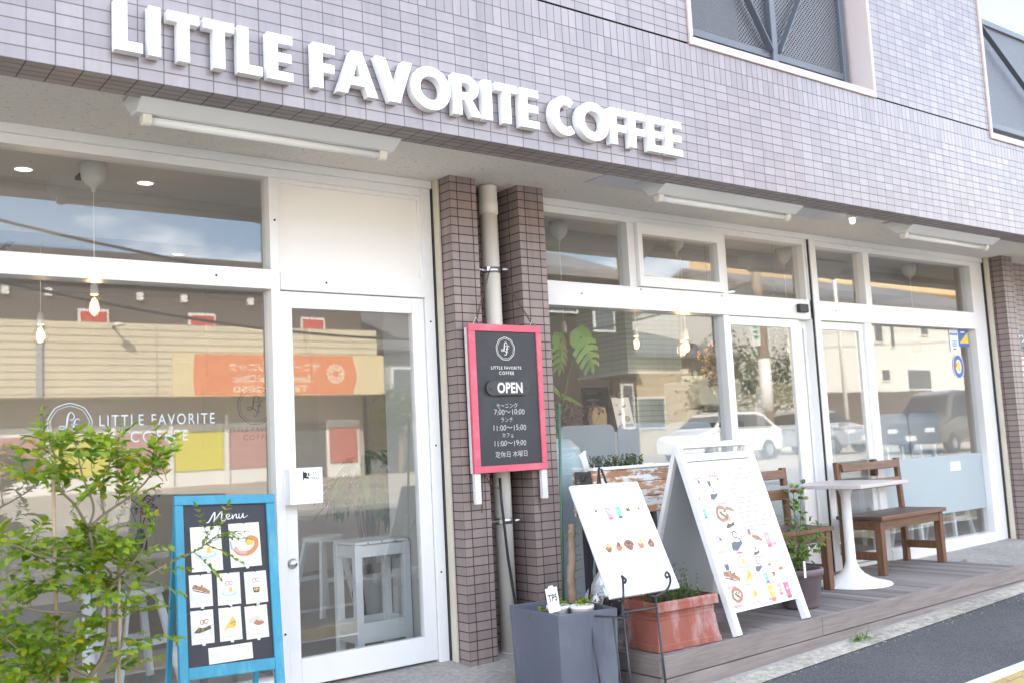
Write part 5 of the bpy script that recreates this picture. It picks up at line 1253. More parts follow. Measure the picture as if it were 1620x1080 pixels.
BR = [([(105, 1150, -.98), (140, 1075, -.98), (165, 1035, -.98), (172, 980, -.97), (165, 930, -.95), (150, 880, -.95), (140, 835, -.95)], .011, .006),
      ([(140, 835, -.95), (120, 800, -.97), (95, 770, -1.0), (85, 715, -1.02), (70, 685, -1.03)], .006, .002),
      ([(140, 835, -.95), (148, 800, -.93), (130, 750, -.95), (120, 700, -.97)], .0055, .002),
      ([(140, 835, -.95), (165, 812, -.9), (205, 785, -.88), (235, 755, -.87), (258, 705, -.88)], .006, .002),
      ([(165, 812, -.9), (160, 770, -.9), (180, 720, -.92), (200, 700, -.93)], .004, .0015),
      ([(165, 1035, -.98), (192, 1020, -.95), (198, 960, -.92), (212, 925, -.88), (262, 893, -.80), (310, 870, -.72), (345, 845, -.68)], .008, .002),
      ([(150, 1075, -.98), (100, 1050, -1.0), (50, 1040, -1.05), (10, 1010, -1.08)], .007, .002),
      ([(165, 930, -.95), (175, 905, -1.0), (140, 885, -1.05), (70, 880, -1.1), (10, 855, -1.12)], .006, .002),
      ([(168, 985, -.97), (120, 970, -1.05), (60, 965, -1.1), (5, 950, -1.15)], .006, .002),
      ([(165, 930, -.95), (200, 900, -1.05), (225, 870, -1.08), (230, 850, -1.1)], .005, .002),
      ([(198, 960, -.92), (225, 960, -.95), (250, 955, -.95)], .003, .0015),
      ([(172, 1010, -.98), (190, 1050, -1.0), (215, 1055, -1.05)], .004, .0015)]
for pts, r0, r1 in BR:
    P = spline([tuple(tp(*p)) for p in pts], 5); wood.tube(P, [r0 + (r1 - r0) * i / (len(P) - 1) for i in range(len(P))], 7)
    for i in range(len(P) // 3, len(P)):
        for _ in range(1):
            if q_.random() < .3: spray(lf, tw, P[i], Vector((q_.uniform(-1, 1), q_.uniform(-.6, .5), q_.uniform(-.1, 1))), q_.uniform(.08, .15), q_.randint(4, 6), .030, .0155, q_)
CL = [(75, 690, 42, 28, 16), (45, 745, 40, 25, 12), (120, 700, 45, 30, 18), (100, 750, 45, 30, 14), (165, 700, 35, 25, 12), (190, 735, 35, 25, 11), (235, 720, 30, 28, 14), (255, 715, 18, 25, 6), (215, 770, 30, 22, 8), (130, 780, 35, 22, 8), (225, 805, 18, 25, 5),
      (30, 860, 45, 35, 16), (75, 880, 40, 35, 16), (120, 870, 40, 35, 16), (160, 860, 40, 30, 14), (195, 860, 30, 28, 10), (120, 920, 40, 30, 13), (60, 920, 40, 28, 11), (220, 890, 25, 25, 7), (175, 930, 28, 28, 8),
      (25, 990, 45, 35, 16), (70, 1000, 45, 35, 15), (20, 1045, 45, 35, 17), (75, 1050, 40, 28, 11), (110, 1015, 35, 30, 10), (160, 985, 25, 25, 7), (215, 955, 28, 22, 8), (215, 1010, 25, 22, 4), (130, 1060, 30, 22, 5), (190, 1040, 25, 20, 4)]
for cx, cy, rx, ry, n in CL:
    for _ in range(int(n * (0.72 if cy > 830 else 0.5))):
        u, v = cx + q_.gauss(0, .5) * rx, cy + 6 + q_.gauss(0, .42) * ry
        p = tp(u, v, -1.0 + q_.uniform(-.16, .16))
        a = q_.uniform(0, 2 * math.pi); L_ = q_.uniform(.07, .14)
        d = Vector((math.cos(a) * .9, q_.uniform(-.6, .35), abs(math.sin(a)) * .75 + .05 - (.35 if q_.random() < .25 else 0))).normalized()
        spray(lf, tw, p - d * L_ * .5, d, L_, q_.randint(4, 6), q_.uniform(.038, .050), .0255, q_, .25)
for (u, v, y), d in (((262, 893, -.80), (.5, -.1, .35)), ((300, 876, -.74), (.6, 0, .4)), ((318, 868, -.7), (.3, -.2, .9)), ((330, 855, -.7), (.8, .1, .35)), ((325, 860, -.7), (.7, -.3, -.3)), ((340, 848, -.68), (.9, 0, .25)), ((345, 845, -.68), (.2, .1, .9)), ((305, 872, -.73), (.7, -.1, -.55)), ((335, 850, -.68), (.85, -.1, .05)), ((330, 852, -.68), (-.3, -.1, .9)), ((240, 905, -.82), (.6, -.1, .1)), ((225, 918, -.85), (.9, 0, -.25)), ((215, 930, -.86), (.9, 0, -.4))):
    spray(lf, tw, tp(u, v, y), Vector(d), q_.uniform(.12, .17), 6, .033, .015, q_, .3)
wood.build('trunk', m_twig, tree); tw.build('twigs', M('green_twig', (0.13, 0.15, 0.05), 0.7, 0.2, 20), tree); lf.build('foliage', m_leaf, tree)
m_cane = M('bamboo_cane', (0.42, 0.31, 0.20), 0.6, 0.12, 12, stretch=(1, 1, 6))
for (a, b) in (((84, 735, -.99), (93, 1150, -1.0)), ((188, 862, -.96), (188, 1150, -.98))):
    s_ = MB(); s_.tube([tuple(tp(*b)), tuple(tp(*a))], .0062, 8); s_.build('support_cane', m_cane, tree)
pz = MB(); pz.lathe([(0, 0), (0.12, 0), (0.15, 0.22), (0.16, 0.222), (0.16, 0.25), (0.145, 0.25), (0.14, 0.2), (0, 0.19)], (0.98, -1.0, -0.14), 32)
pz.build('pot', M('black_nursery_pot', (0.03, 0.03, 0.032), 0.5, 0.1), tree)
# stump, stake and herbs in the square planter
st = MB(); sp_ = [(3.425, -0.80, 0.30), (3.432, -0.80, 0.42), (3.428, -0.80, 0.5), (3.44, -0.805, 0.58), (3.445, -0.80, 0.66), (3.452, -0.80, 0.735), (3.455, -0.80, 0.76)]
st.tube(spline(sp_, 4), [.023 + .003 * math.sin(i * 2.1) - .0002 * i for i in range(25)], 14)
for z, a, l_ in ((.47, .4, .05), (.52, -.3, .055), (.56, .2, .05), (.60, -.6, .06), (.63, .5, .045), (.70, -.2, .04), (.55, 2.6, .03), (.72, .9, .03)):
    st.tube([(3.44, -0.80, z), (3.44 + l_ * math.cos(a), -0.80 - .02, z + l_ * .6 * math.sin(a + .7))], [.004, .0015], 6)
tt = thing('pruned_stump', 'bare pruned stump with stubby side shoots in the square grey planter', 'stump', (3.43, -0.8, 0.3))
st.build('stem', M('bark', (0.26, 0.19, 0.135), 0.9, 0.35, 25, 0.9, 40, stretch=(1, 1, 0.3)), tt)
lf = MB(); tw = MB()
for _ in range(3): spray(lf, tw, (3.44, -.81, .70), (q_.uniform(-1, 1), -.3, .2), .05, 3, .016, .006, q_)
lf.build('new_shoots', m_leaf, tt)
s_ = MB(); s_.tube([(3.40, -0.76, 0.29), (3.462, -0.74, 1.37)], .0075, 10); s_.lathe([(0.0075, 0), (.009, .004), (.009, .016), (0, .02)], (3.462, -.74, 1.365), 10)
tag(s_.build('green_stake', M('green_coated_stake', (0.05, 0.115, 0.075), 0.45, 0.15, 20), base=(3.40, -0.76, 0.29)), 'tall thin green plant stake standing in the square grey planter', 'stake')
for i, (x, y, lab) in enumerate(((3.285, -0.86, 'white pot of small herbs by the number card, sunk in the square planter'), (3.36, -0.955, 'white pot of small herbs at the front edge inside the square planter'))):
    t = thing('herb_pot', lab, 'pot', (x, y, 0.28), group='small white pots in the square planter')
    m = MB(); m.lathe([(0, 0), (0.048, 0), (0.056, 0.075), (0.060, 0.077), (0.060, 0.09), (0.053, 0.09), (0.05, 0.07), (0, 0.068)], (x, y, 0.29), 24); m.build('pot', m_white2, t)
    lf = MB()
    for _ in range(34):
        p = Vector((x + q_.gauss(0, .026), y + q_.gauss(0, .026), 0.372 + q_.uniform(0, .035))); leaf(lf, p, Vector((q_.uniform(-1, 1), q_.uniform(-1, 1), .5)), (0, 0, 1), .02, .015)
    lf.build('herb_leaves', m_leaf, t)
lf = MB(); tw = MB()
for _ in range(60):
    p = Vector((3.32 + q_.gauss(0, .045), -0.80 + q_.gauss(0, .04), .325 + q_.uniform(0, .06))); leaf(lf, p, (q_.uniform(-1, 1), q_.uniform(-1, 1), .6), (0, 0, 1), .026, .018)
tag(lf.build('clover_plants', m_leaf, base=(3.32, -.8, .32)), 'low clover like greenery growing behind the white card in the planter', 'plant')
lf = MB()
for _ in range(70):
    p = Vector((3.50 + q_.gauss(0, .03), -0.88 + q_.gauss(0, .05), .32 + q_.uniform(0, .09))); leaf(lf, p, (q_.uniform(-1, 1), q_.uniform(-1, 1), .7), (0, 0, 1), .02, .009)
tag(lf.build('dry_seedlings', leaf_mat('dry_leaf', [(0, (0.2, 0.12, 0.05)), (0.6, (0.25, 0.1, 0.06)), (1, (0.16, 0.2, 0.05))], .3), base=(3.5, -.88, .31)), 'reddish dry seedlings at the easel side of the square grey planter', 'plant')
fr_ = frame((3.195, -0.90, 0.355), (0.95, -0.3, 0.12), (-0.08, 0.1, 0.99))
k = MB(); k.prism([(0, 0), (.062, 0), (.062, .118), (.045, .118), (.042, .128), (.02, .128), (.017, .118), (0, .118)], fr_, 0, .004); o = tag(k.build('number_card', m_paper, base=(3.2, -.9, .35), bevel=.001), 'white number card stuck in the square grey planter', 'card')
k = MB(); add_text(k, 'TP5', fr_, .031, .07, width=.048, height=.034, h=.0046, bold=.02); k.build('card_lettering', m_ink, o)
# conifer sprigs in the terracotta trough
def needle_mat(name, c): return leaf_mat(name, c, .25)
m_need = needle_mat('rosemary_green', [(0, (0.035, 0.075, 0.02)), (.5, (0.065, 0.125, 0.03)), (1, (0.12, 0.19, 0.045))])
lf = MB(); tw = MB()
for i in range(80):
    x, y = q_.uniform(3.80, 4.13), q_.uniform(-1.03, -.88); hgt = q_.uniform(.04, .10) if i > 8 else q_.uniform(.12, .2)
    if i <= 8: x = q_.uniform(3.98, 4.12)
    p = Vector((x, y, .31)); d = Vector((q_.uniform(-.6, .6), q_.uniform(-.5, .3), 1)).normalized(); pts = [p]
    for s2 in range(6): d = (d + rv(q_, .18)).normalized(); pts.append(pts[-1] + d * hgt / 6)
    tw.tube(pts, .0012, 4)
    for k2 in range(1, 7):
        for _ in range(7): leaf(lf, pts[k2], d * .5 + rv(q_, 1), rv(q_), .016, .0032, .1, .05)
t = thing('rosemary_plant', 'low feathery green rosemary filling the terracotta trough', 'plant', (3.96, -.95, .31)); tw.build('stems', m_twig, t); lf.build('foliage', m_need, t)
lf = MB(); tw = MB()
for i in range(120):
    x, y = q_.uniform(4.07, 4.50), q_.uniform(-.32, -.21); hgt = q_.uniform(.04, .105)
    p = Vector((x, y, .985)); d = Vector((q_.uniform(-.35, .35), q_.uniform(-.3, .3), 1)).normalized(); tw.tube([p, p + d * hgt], .0012, 4)
    for k2 in range(5):
        for _ in range(3): leaf(lf, p + d * hgt * (k2 + 1) / 5, d * .4 + rv(q_, 1), d, .015, .009, .15, .1)
t = thing('trough_herbs', 'bushy small leaved herbs growing in the painted wooden trough', 'plant', (4.2, -.24, .985)); tw.build('stems', m_twig, t); lf.build('foliage', needle_mat('herb_green', [(0, (0.03, 0.07, 0.02)), (.6, (0.06, 0.13, 0.035)), (1, (0.10, 0.17, 0.05))]), t)
# rose
t = thing('rose_bush', 'thin rose bush with one faded dark pink bloom in the round flowerpot', 'rose', (5.255, -.80, .31))
lf = MB(); tw = MB(); base = Vector((5.255, -.80, .312))
def cane(pts, r=.0035):
    P = spline(pts, 5); tw.tube(P, [r * (1 - .5 * i / len(P)) for i in range(len(P))], 6); return [Vector(p) for p in P]
CN = [cane([base, (5.22, -.84, .5), (5.185, -.86, .70), (5.19, -.86, .80)]), cane([base, (5.29, -.80, .5), (5.30, -.82, .68), (5.31, -.82, .82)]), cane([base, (5.34, -.78, .45), (5.38, -.80, .58)]), cane([base, (5.2, -.78, .42), (5.13, -.80, .52)]), cane([base, (5.27, -.86, .42), (5.29, -.93, .50), (5.31, -.95, .6)]), cane([base, (5.19, -.86, .4), (5.12, -.9, .46)])]
for P in CN:
    for i in range(2, len(P)):
        for _ in range(2):
            d = rv(q_, 1.3) + Vector((0, 0, .3)); d.normalize()
            for k2 in (-1, 0, 1): leaf(lf, P[i] + d * .035, d + Vector((0, 0, .1)) + d.cross(Vector((0, 0, 1))) * k2 * .8, Vector((0, -.4, 1)) + rv(q_, .3), q_.uniform(.028, .045), q_.uniform(.018, .028), .2, .2)
m_rose = leaf_mat('rose_leaf', [(0, (0.05, 0.11, 0.03)), (.5, (0.10, 0.19, 0.04)), (.85, (0.18, 0.28, 0.05)), (1, (0.3, 0.3, 0.05))], .35)
tw.build('stems', M('rose_cane', (0.12, 0.13, 0.05), 0.6, 0.2), t); lf.build('foliage', m_rose, t)
bl = MB(); c = Vector((5.19, -.86, .805))
for i in range(22):
    a = i * 2.4; r_ = .006 + .0009 * i; d = Vector((math.cos(a), math.sin(a), 1.2 - i * .06)); leaf(bl, c + Vector((math.cos(a) * r_ * .4, math.sin(a) * r_ * .4, 0)), d, Vector((-math.cos(a), -math.sin(a), .6)), .024, .022, .35, -.15)
bl.build('bloom', leaf_mat('faded_rose_petal', [(0, (0.22, 0.03, 0.05)), (1, (0.42, 0.13, 0.15))], .2), t)
# weed and fallen leaf by the deck
lf = MB()
for _ in range(70): leaf(lf, (5.33 + q_.gauss(0, .05), -1.145 + q_.gauss(0, .014), gz(5.33, -1.14) + q_.uniform(0, .012)), (q_.uniform(-1, 1.2), q_.uniform(-1, .2), q_.uniform(.1, .8)), (0, 0, 1), q_.uniform(.025, .05), .007, .15, .3)
tag(lf.build('weed_tuft', leaf_mat('weed_green', [(0, (0.10, 0.2, 0.03)), (1, (0.22, 0.33, 0.06))], .4), base=(5.33, -1.14, gz(5.33, -1.14))), 'bright green weed tuft sprouting at the foot of the deck', 'weed')
lf = MB()
for d in ((1, .1, .1), (.8, .5, .05), (-.7, .2, .1)): leaf(lf, (8.02, -.33, .062), d, (0, 0, 1), .05, .03, .2, .1)
tag(lf.build('fallen_leaf', leaf_mat('fallen_leaf_green', [(0, (0.2, 0.22, 0.06)), (1, (0.26, 0.2, 0.06))], .2), base=(8.02, -.33, .06)), 'lone fallen leaf on the concrete past the end bench', 'leaf')
# soil bag behind the planter
t = thing('soil_bag', 'crumpled silver plastic soil bag slumped behind the square grey planter', 'bag', (3.92, -.52, DZ))
g = MB(); n1, n2 = 22, 14; V = []
for i in range(n1 + 1):
    for j in range(n2):
        a = 2 * math.pi * j / n2; f_ = i / n1; x = 3.74 + .40 * f_; pr = math.sin(math.pi * min(1, max(0, f_ * .96 + .02))) ** .45
        wv = 1 + .13 * math.sin(9 * f_ + 3 * a) + .08 * math.sin(21 * f_ - 5 * a)
        V.append((x, -.55 + .10 * pr * math.cos(a) * wv, DZ + .15 + .15 * pr * math.sin(a) * wv + .09 * math.sin(f_ * 3)))
g.mesh(V, [(i * n2 + j, i * n2 + (j + 1) % n2, (i + 1) * n2 + (j + 1) % n2, (i + 1) * n2 + j) for i in range(n1) for j in range(n2)], smooth=False)
def bag_mat():
    m, n, b = newmat('printed_silver_film'); l = n.links.new
    tc_ = node(n, 'ShaderNodeTexCoord'); v_ = node(n, 'ShaderNodeTexVoronoi', Scale=9.0); l(tc_.outputs['Object'], v_.inputs['Vector'])
    rp = node(n, 'ShaderNodeValToRGB'); rp.color_ramp.interpolation = 'CONSTANT'; e = rp.color_ramp.elements
    e[0].color = (.62, .66, .70, 1); e[1].position = .62; e[1].color = (.06, .05, .06, 1)
    for p_, c_ in ((.72, (.35, .15, .3)), (.82, (.1, .25, .12)), (.9, (.7, .7, .7))): x_ = e.new(p_); x_.color = (*c_, 1)
    sx = node(n, 'ShaderNodeSeparateColor'); l(v_.outputs['Color'], sx.inputs[0]); l(sx.outputs[0], rp.inputs['Fac']); l(rp.outputs['Color'], b.inputs['Base Color']); b.inputs['Roughness'].default_value = .22; b.inputs['Metallic'].default_value = .3; return m
g.build('bag_film', bag_mat(), t)
# ================================================================ INTERIOR
m_bulbg = glass_mat('lamp_bulb_glass', 1.5, (1.0, 0.95, 0.88))
m_fil = emit_mat('glowing_filament', (1.0, 0.50, 0.15), 4.0)
m_ceramic = M('white_lamp_ceramic', (0.66, 0.65, 0.62), 0.5, 0.02)
def pendant(x, y, zb, label, lit=True, zc=2.735, bowl=True):
    t = thing('pendant_lamp', label, 'lamp', (x, y, zc), group='bare bulb pendants in the cafe')
    if bowl:
        q = MB(); q.lathe([(0.0, 0), (0.062, 0), (0.066, -0.012), (0.066, -0.045), (0.058, -0.085), (0.036, -0.115), (0.012, -0.128), (0.009, -0.15), (0.0, -0.152)], (x, y, zc - 0.001), 28); q.build('ceiling_cup', m_ceramic, t)
    q = MB(); q.tube([(x, y, zc - 0.14), (x, y, zb + 0.12)], 0.0028, 6); q.build('cord', m_white2, t)
    q = MB(); q.lathe([(0.0, 0.125), (0.012, 0.12), (0.019, 0.09), (0.021, 0.05), (0.019, 0.045), (0, 0.045)], (x, y, zb), 16); q.build('socket', m_ceramic, t)
    q = MB(); q.lathe([(0.012, 0.046), (0.016, 0.035), (0.032, 0.018), (0.044, -0.008), (0.045, -0.03), (0.036, -0.055), (0.018, -0.072), (0, -0.077)], (x, y, zb), 20); b = q.build('bulb', m_bulbg, t)
    if lit:
        q = MB(); q.tube([(x - 0.006, y, zb + 0.02), (x - 0.009, y, zb - 0.04), (x, y, zb - 0.015), (x + 0.009, y, zb - 0.04), (x + 0.006, y, zb + 0.02)], 0.0035, 5); q.build('filament', m_fil, b)
        l_ = bpy.data.lights.new('pendant_glow', 'POINT'); l_.energy = 0.8; l_.color = (1, .66, .34); l_.shadow_soft_size = .03
        lo = bpy.data.objects.new('pendant_glow', l_); COL.objects.link(lo); lo.parent = t; lo.location = (0, 0, zb - zc - .02)
pendant(1.455, 0.50, 2.0, 'round ceramic pendant with a glowing bulb above the left window lettering')
pendant(1.42, 1.55, 1.98, 'deeper pendant with a glowing bulb behind the left window, beyond the first one')
pendant(4.60, 0.53, 1.9, 'pendant nearest the pilasters, its cord dropping behind the monstera leaf', False)
pendant(5.755, 0.50, 1.86, 'pendant with a glowing bulb behind the vent window')
pendant(5.925, 0.62, 1.90, 'cord pendant with a glowing bulb close beside the one behind the vent window', True, bowl=False)
pendant(5.90, 1.15, 1.98, 'glowing bulb pendant before the mint green hood', True, bowl=False)
pendant(7.10, 0.53, 1.9, 'pendant behind the sliding door transom by the black strip', True)
pendant(9.05, 0.54, 1.95, 'pendant behind the last transom window beside the end wall', False)
m_dl = emit_mat('downlight_lens', (1.0, 0.90, 0.72), 1.0)
def downlight(x, y, label):
    t = thing('downlight', label, 'lamp', (x, y, 2.735), group='recessed ceiling downlights')
    q = MB(); q.lathe([(0.042, -0.002), (0.052, -0.003), (0.054, 0), ], (x, y, 2.7345), 24); q.build('ring', m_white2, t)
    q = MB(); q.lathe([(0, -0.001), (0.042, -0.001)], (x, y, 2.7345), 24); q.build('lens', m_dl, t)
    l_ = bpy.data.lights.new('downlight_beam', 'SPOT'); l_.energy = 0.35 if y < 1 else 10.0; l_.color = (1, .86, .66); l_.spot_size = R(95); l_.spot_blend = .6; l_.shadow_soft_size = .04
    lo = bpy.data.objects.new('downlight_beam', l_); COL.objects.link(lo); lo.parent = t; lo.location = (0, 0, -.012)
downlight(1.174, 0.762, 'lit recessed downlight at the outer edge of the left transom window'); downlight(1.798, 0.759, 'lit recessed downlight on the door side of the round ceramic pendant')
downlight(2.6, 2.6, 'recessed downlight deep in the room behind the entrance door'); downlight(5.2, 2.2, 'recessed downlight over the counter near the hood'); downlight(7.2, 1.9, 'recessed downlight above the coffee machine'); downlight(8.6, 2.4, 'recessed downlight by the back corner shelves')
t = thing('lighting_track', 'black ceiling lighting track running back into the room behind the left window', 'track', (1.42, 0.6, 2.735))
q = MB(); q.box(1.435, 0.70, 2.716, 1.465, 0.795, 2.7345); q.box(1.435, 1.125, 2.716, 1.465, 4.4, 2.7345); q.build('rail', m_black, t)
q = MB(); q.tube([(1.45, 2.7, 2.715), (1.45, 2.7, 2.62)], .012, 8); q.tube([(1.45, 2.72, 2.61), (1.36, 2.60, 2.54)], .035, 14); q.build('spot_head', m_white2, t)
q = MB(); q.lathe([(0.05, -.003), (.055, 0), (.05, .003)], (8.0, .42, 2.73), 20); q.lathe([(0, 0), (.05, -.003)], (8.0, .42, 2.73), 20)
tag(q.build('smoke_detector', m_ceramic, base=(8, .42, 2.73)), 'small flat smoke detector on the cafe ceiling behind a transom pane', 'detector')
# dark wall lettering of the shop badge, standing at the back of the left room
t = thing('badge_screen', 'clear hanging panel with the shop badge in black, seen through the left window', 'panel', (3.34, 3.0, 1.5))
q = MB(); q.box(2.9, 3.0, 1.28, 3.9, 3.006, 1.85); q.build('clear_panel', glass_mat('acrylic_sheet', 1.2), t)
k = MB(); fr_ = frame((3.345, 2.998, 1.61), (1, 0, 0), (0, 0, 1)); monogram(k, fr_, 0, 0, .155, wd=.9); add_text(k, 'LITTLE FAVORITE', fr_, 0.0, -.19, width=.50, space=1.2); add_text(k, 'COFFEE', fr_, 0.02, -.255, width=.26, space=1.3); k.build('badge_lettering', m_ink, t)
q = MB(); q.tube([(2.95, 3.003, 1.85), (2.95, 3.003, 2.734)], .003, 5); q.tube([(3.85, 3.003, 1.85), (3.85, 3.003, 2.734)], .003, 5); q.build('hanging_wires', m_steel, t)
# stools and tables
m_stool = M('white_stool_paint', (0.72, 0.73, 0.74), 0.45, 0.04, 8)
def stool(label, x, y, rz=0.0, h=0.56, back=False, name='stool'):
    t = thing(name, label, 'stool' if not back else 'chair', (x, y, 0.036), rz, 'white stools and chairs in the cafe', local=True)
    q = MB(); q.prism(blob(0, 0, .155, .145, 24, 1, .0), lambda u, v, hh: Vector((u, v, hh)), h - .035, h); q.build('seat', m_stool, t, bevel=.006)
    for sx in (-1, 1):
        for sy in (-1, 1):
            q = MB(); q.bar((sx * .085, sy * .085, h - .037), (sx * .175, sy * .165, 0.0), .036, .028, (0, 1, 0)); q.build('leg', m_stool, t, bevel=.002)
    f_ = .55; z = h * (1 - f_)
    for sy in (-1, 1):
        q = MB(); q.bar((-.13, sy * .13, z), (.13, sy * .13, z), .02, .03); q.build('stretcher', m_stool, t)
    if back:
        q = MB()
        hb = 1.26
        n_ = 9; pts = []
        for (cx, cz, a0) in ((.20, hb - .06, 0), (-.20, hb - .06, 90)):
            pts += [(cx + .06 * math.cos(R(a0 + 90 * k / n_)), cz + .06 * math.sin(R(a0 + 90 * k / n_))) for k in range(n_ + 1)]
        pts += [(-.26, hb - .44), (.26, hb - .44)]
        q.prism(pts, lambda u, v, hh: Vector((u, hh, v)), .15, .162); q.build('backrest', film_mat('pale_blue_acrylic', (0.60, 0.68, 0.76), .72), t, bevel=.003)
        for sx in (-.12, .12):
            q = MB(); q.bar((sx, .12, h - .03), (sx, .145, hb - .3), .026, .02, (0, 1, 0)); q.build('back_post', m_stool, t)
    return t
stool('white wooden stool by the window table, behind the foot of the blue menu board', 1.70, 0.72, .2, .5)
stool('white stool deep in the room seen through the entrance door glass', 3.42, 2.0, .3)
stool('white stool low behind the last window pane, nearer the door', 8.30, 1.25, .1, .62); stool('white stool low behind the last window pane, nearer the end wall', 9.0, 1.25, -.2, .62)
stool('high chair with pale rounded backrest next to the pilaster inside the window', 4.80, .42, 0, .62, True, 'high_chair'); stool('high chair with pale rounded backrest in front of the clipboard menu', 5.35, .42, 0, .62, True, 'high_chair')
stool('high chair with pale rounded backrest near the sliding door mullion', 5.92, .5, 0, .62, True, 'high_chair')
stool('high chair with pale rounded backrest behind the last pane, nearer the door', 8.45, .35, 0, .62, True, 'high_chair'); stool('high chair with pale rounded backrest behind the last pane, nearest the end wall', 9.0, .35, 0, .62, True, 'high_chair')
def cafe_table(label, x, y, w_, d_, h, rz=0.0):
    t = thing('cafe_table', label, 'table', (x, y, .036), rz, 'tables inside the cafe', local=True)
    q = MB(); q.box(-w_ / 2, -d_ / 2, h - .028, w_ / 2, d_ / 2, h); q.build('tabletop', M('greyish_wood_top', (0.44, 0.38, 0.34), .4, .12, 4, stretch=(.4, 9, 1)), t, bevel=.003)
    q = MB(); q.lathe([(0, 0), (.22, 0), (.22, .008), (.06, .03), (.034, .06), (.034, h - .06), (.09, h - .029), (0, h - .0285)], (0, 0, 0), 32); q.build('pedestal', m_stool, t)
cafe_table('cafe table inside the left window behind the green tree', 1.45, .62, .62, .6, .70); cafe_table('cafe table set farther along the left window, at the edge of view', .55, .75, .62, .6, .70)
cafe_table('cafe table on a round white foot deep behind the entrance door', 3.05, 2.35, .6, .6, .70)
t = thing('rose_vase', 'dark dried roses in a slim vase on the window table behind the blue menu board', 'vase', (1.66, .46, .737))
q = MB(); q.lathe([(0, 0), (.03, 0), (.034, .05), (.016, .10), (.018, .11)], (1.66, .46, .737), 16); q.build('vase', m_black, t)
lf = MB(); tw = MB()
for i in range(6):
    P = [(1.66, .46, .83), (1.66 + q_.uniform(-.05, .06), .46 + q_.uniform(-.04, .04), .93 + q_.uniform(0, .05)), (1.66 + q_.uniform(-.06, .1), .46 + q_.uniform(-.05, .05), .98 + q_.uniform(0, .06))]; tw.tube(P, .002, 4)
    for _ in range(6): leaf(lf, Vector(P[1]) + rv(q_, .03), rv(q_), (0, 0, 1), .03, .02)
    for k2 in range(9): leaf(lf, P[2], rv(q_) + Vector((0, 0, .6)), rv(q_), .022, .02, .3, -.1)
tw.build('stems', m_black, t); lf.build('blooms', leaf_mat('dried_rose', [(0, (.02, .035, .015)), (.5, (.03, .05, .02)), (.6, (.14, .02, .03)), (1, (.2, .03, .05))], .1), t)
# white open stand, plant and bin behind the door
t = thing('display_stand', 'white painted open wooden stand just inside the entrance door', 'stand', (2.99, .47, .036), 0)
def stand():
    x0, x1, y0, y1 = 2.80, 3.16, .33, .60
    for x in (x0, x1 - .045):
        for y in (y0, y1 - .04):
            q = MB(); q.box(x, y, .037, x + .045, y + .04, .66); q.build('leg', m_stool, t, bevel=.002)
    for z0, z1 in ((.59, .655), (.115, .225)):
        q = MB(); q.box(x0 + .0455, y0 + .004, z0, x1 - .0455, y0 + .024, z1); q.box(x0 + .0455, y1 - .024, z0, x1 - .0455, y1 - .004, z1); q.box(x0 + .004, y0 + .0405, z0, x0 + .024, y1 - .0405, z1); q.box(x1 - .024, y0 + .0405, z0, x1 - .004, y1 - .0405, z1); q.build('rails', m_stool, t, bevel=.002)
    q = MB()
    for i in range(4): q.box(x0 + .004 + i * .09, y0, .661, x0 + .082 + i * .09, y1, .676)
    q.build('top_slats', m_stool, t, bevel=.002)
stand()
t = thing('waste_bin', 'tapered white bin standing behind the white stand inside the door', 'bin', (3.25, .84, .036))
q = MB(); q.lathe([(0, 0), (.085, 0), (.12, .36), (.125, .362), (.125, .375), (.115, .375), (.08, .02), (0, .02)], (3.25, .84, .037), 28); q.build('bin', m_stool, t)
t = thing('drooping_plant', 'dark green drooping plant with long leaves beyond the white stand behind the door', 'plant', (3.36, 1.18, .036))
q = MB(); q.lathe([(0, 0), (.10, 0), (.13, .24), (.12, .24), (.11, .2), (0, .2)], (3.36, 1.18, .037), 24); q.build('pot', m_black, t)
lf = MB(); tw = MB()
for i in range(46):
    a = q_.uniform(0, 2 * math.pi); r_ = q_.uniform(.05, .24); P = [Vector((3.36, 1.18, .25)), Vector((3.36 + r_ * .5 * math.cos(a), 1.18 + r_ * .5 * math.sin(a), .85 + q_.uniform(0, .2))), Vector((3.36 + r_ * math.cos(a), 1.18 + r_ * math.sin(a), .98 + q_.uniform(-.08, .2)))]; tw.tube(P, .003, 4)
    for _ in range(6): leaf(lf, P[2] + rv(q_, .04), Vector((math.cos(a), math.sin(a), q_.uniform(-1.4, .0))) + rv(q_, .4), (0, 0, 1), q_.uniform(.14, .24), q_.uniform(.045, .07), .2, .25)
tw.build('stems', m_twig, t); lf.build('foliage', leaf_mat('deep_green_leaf', [(0, (.025, .075, .02)), (.6, (.055, .15, .035)), (1, (.11, .25, .05))], .3), t)
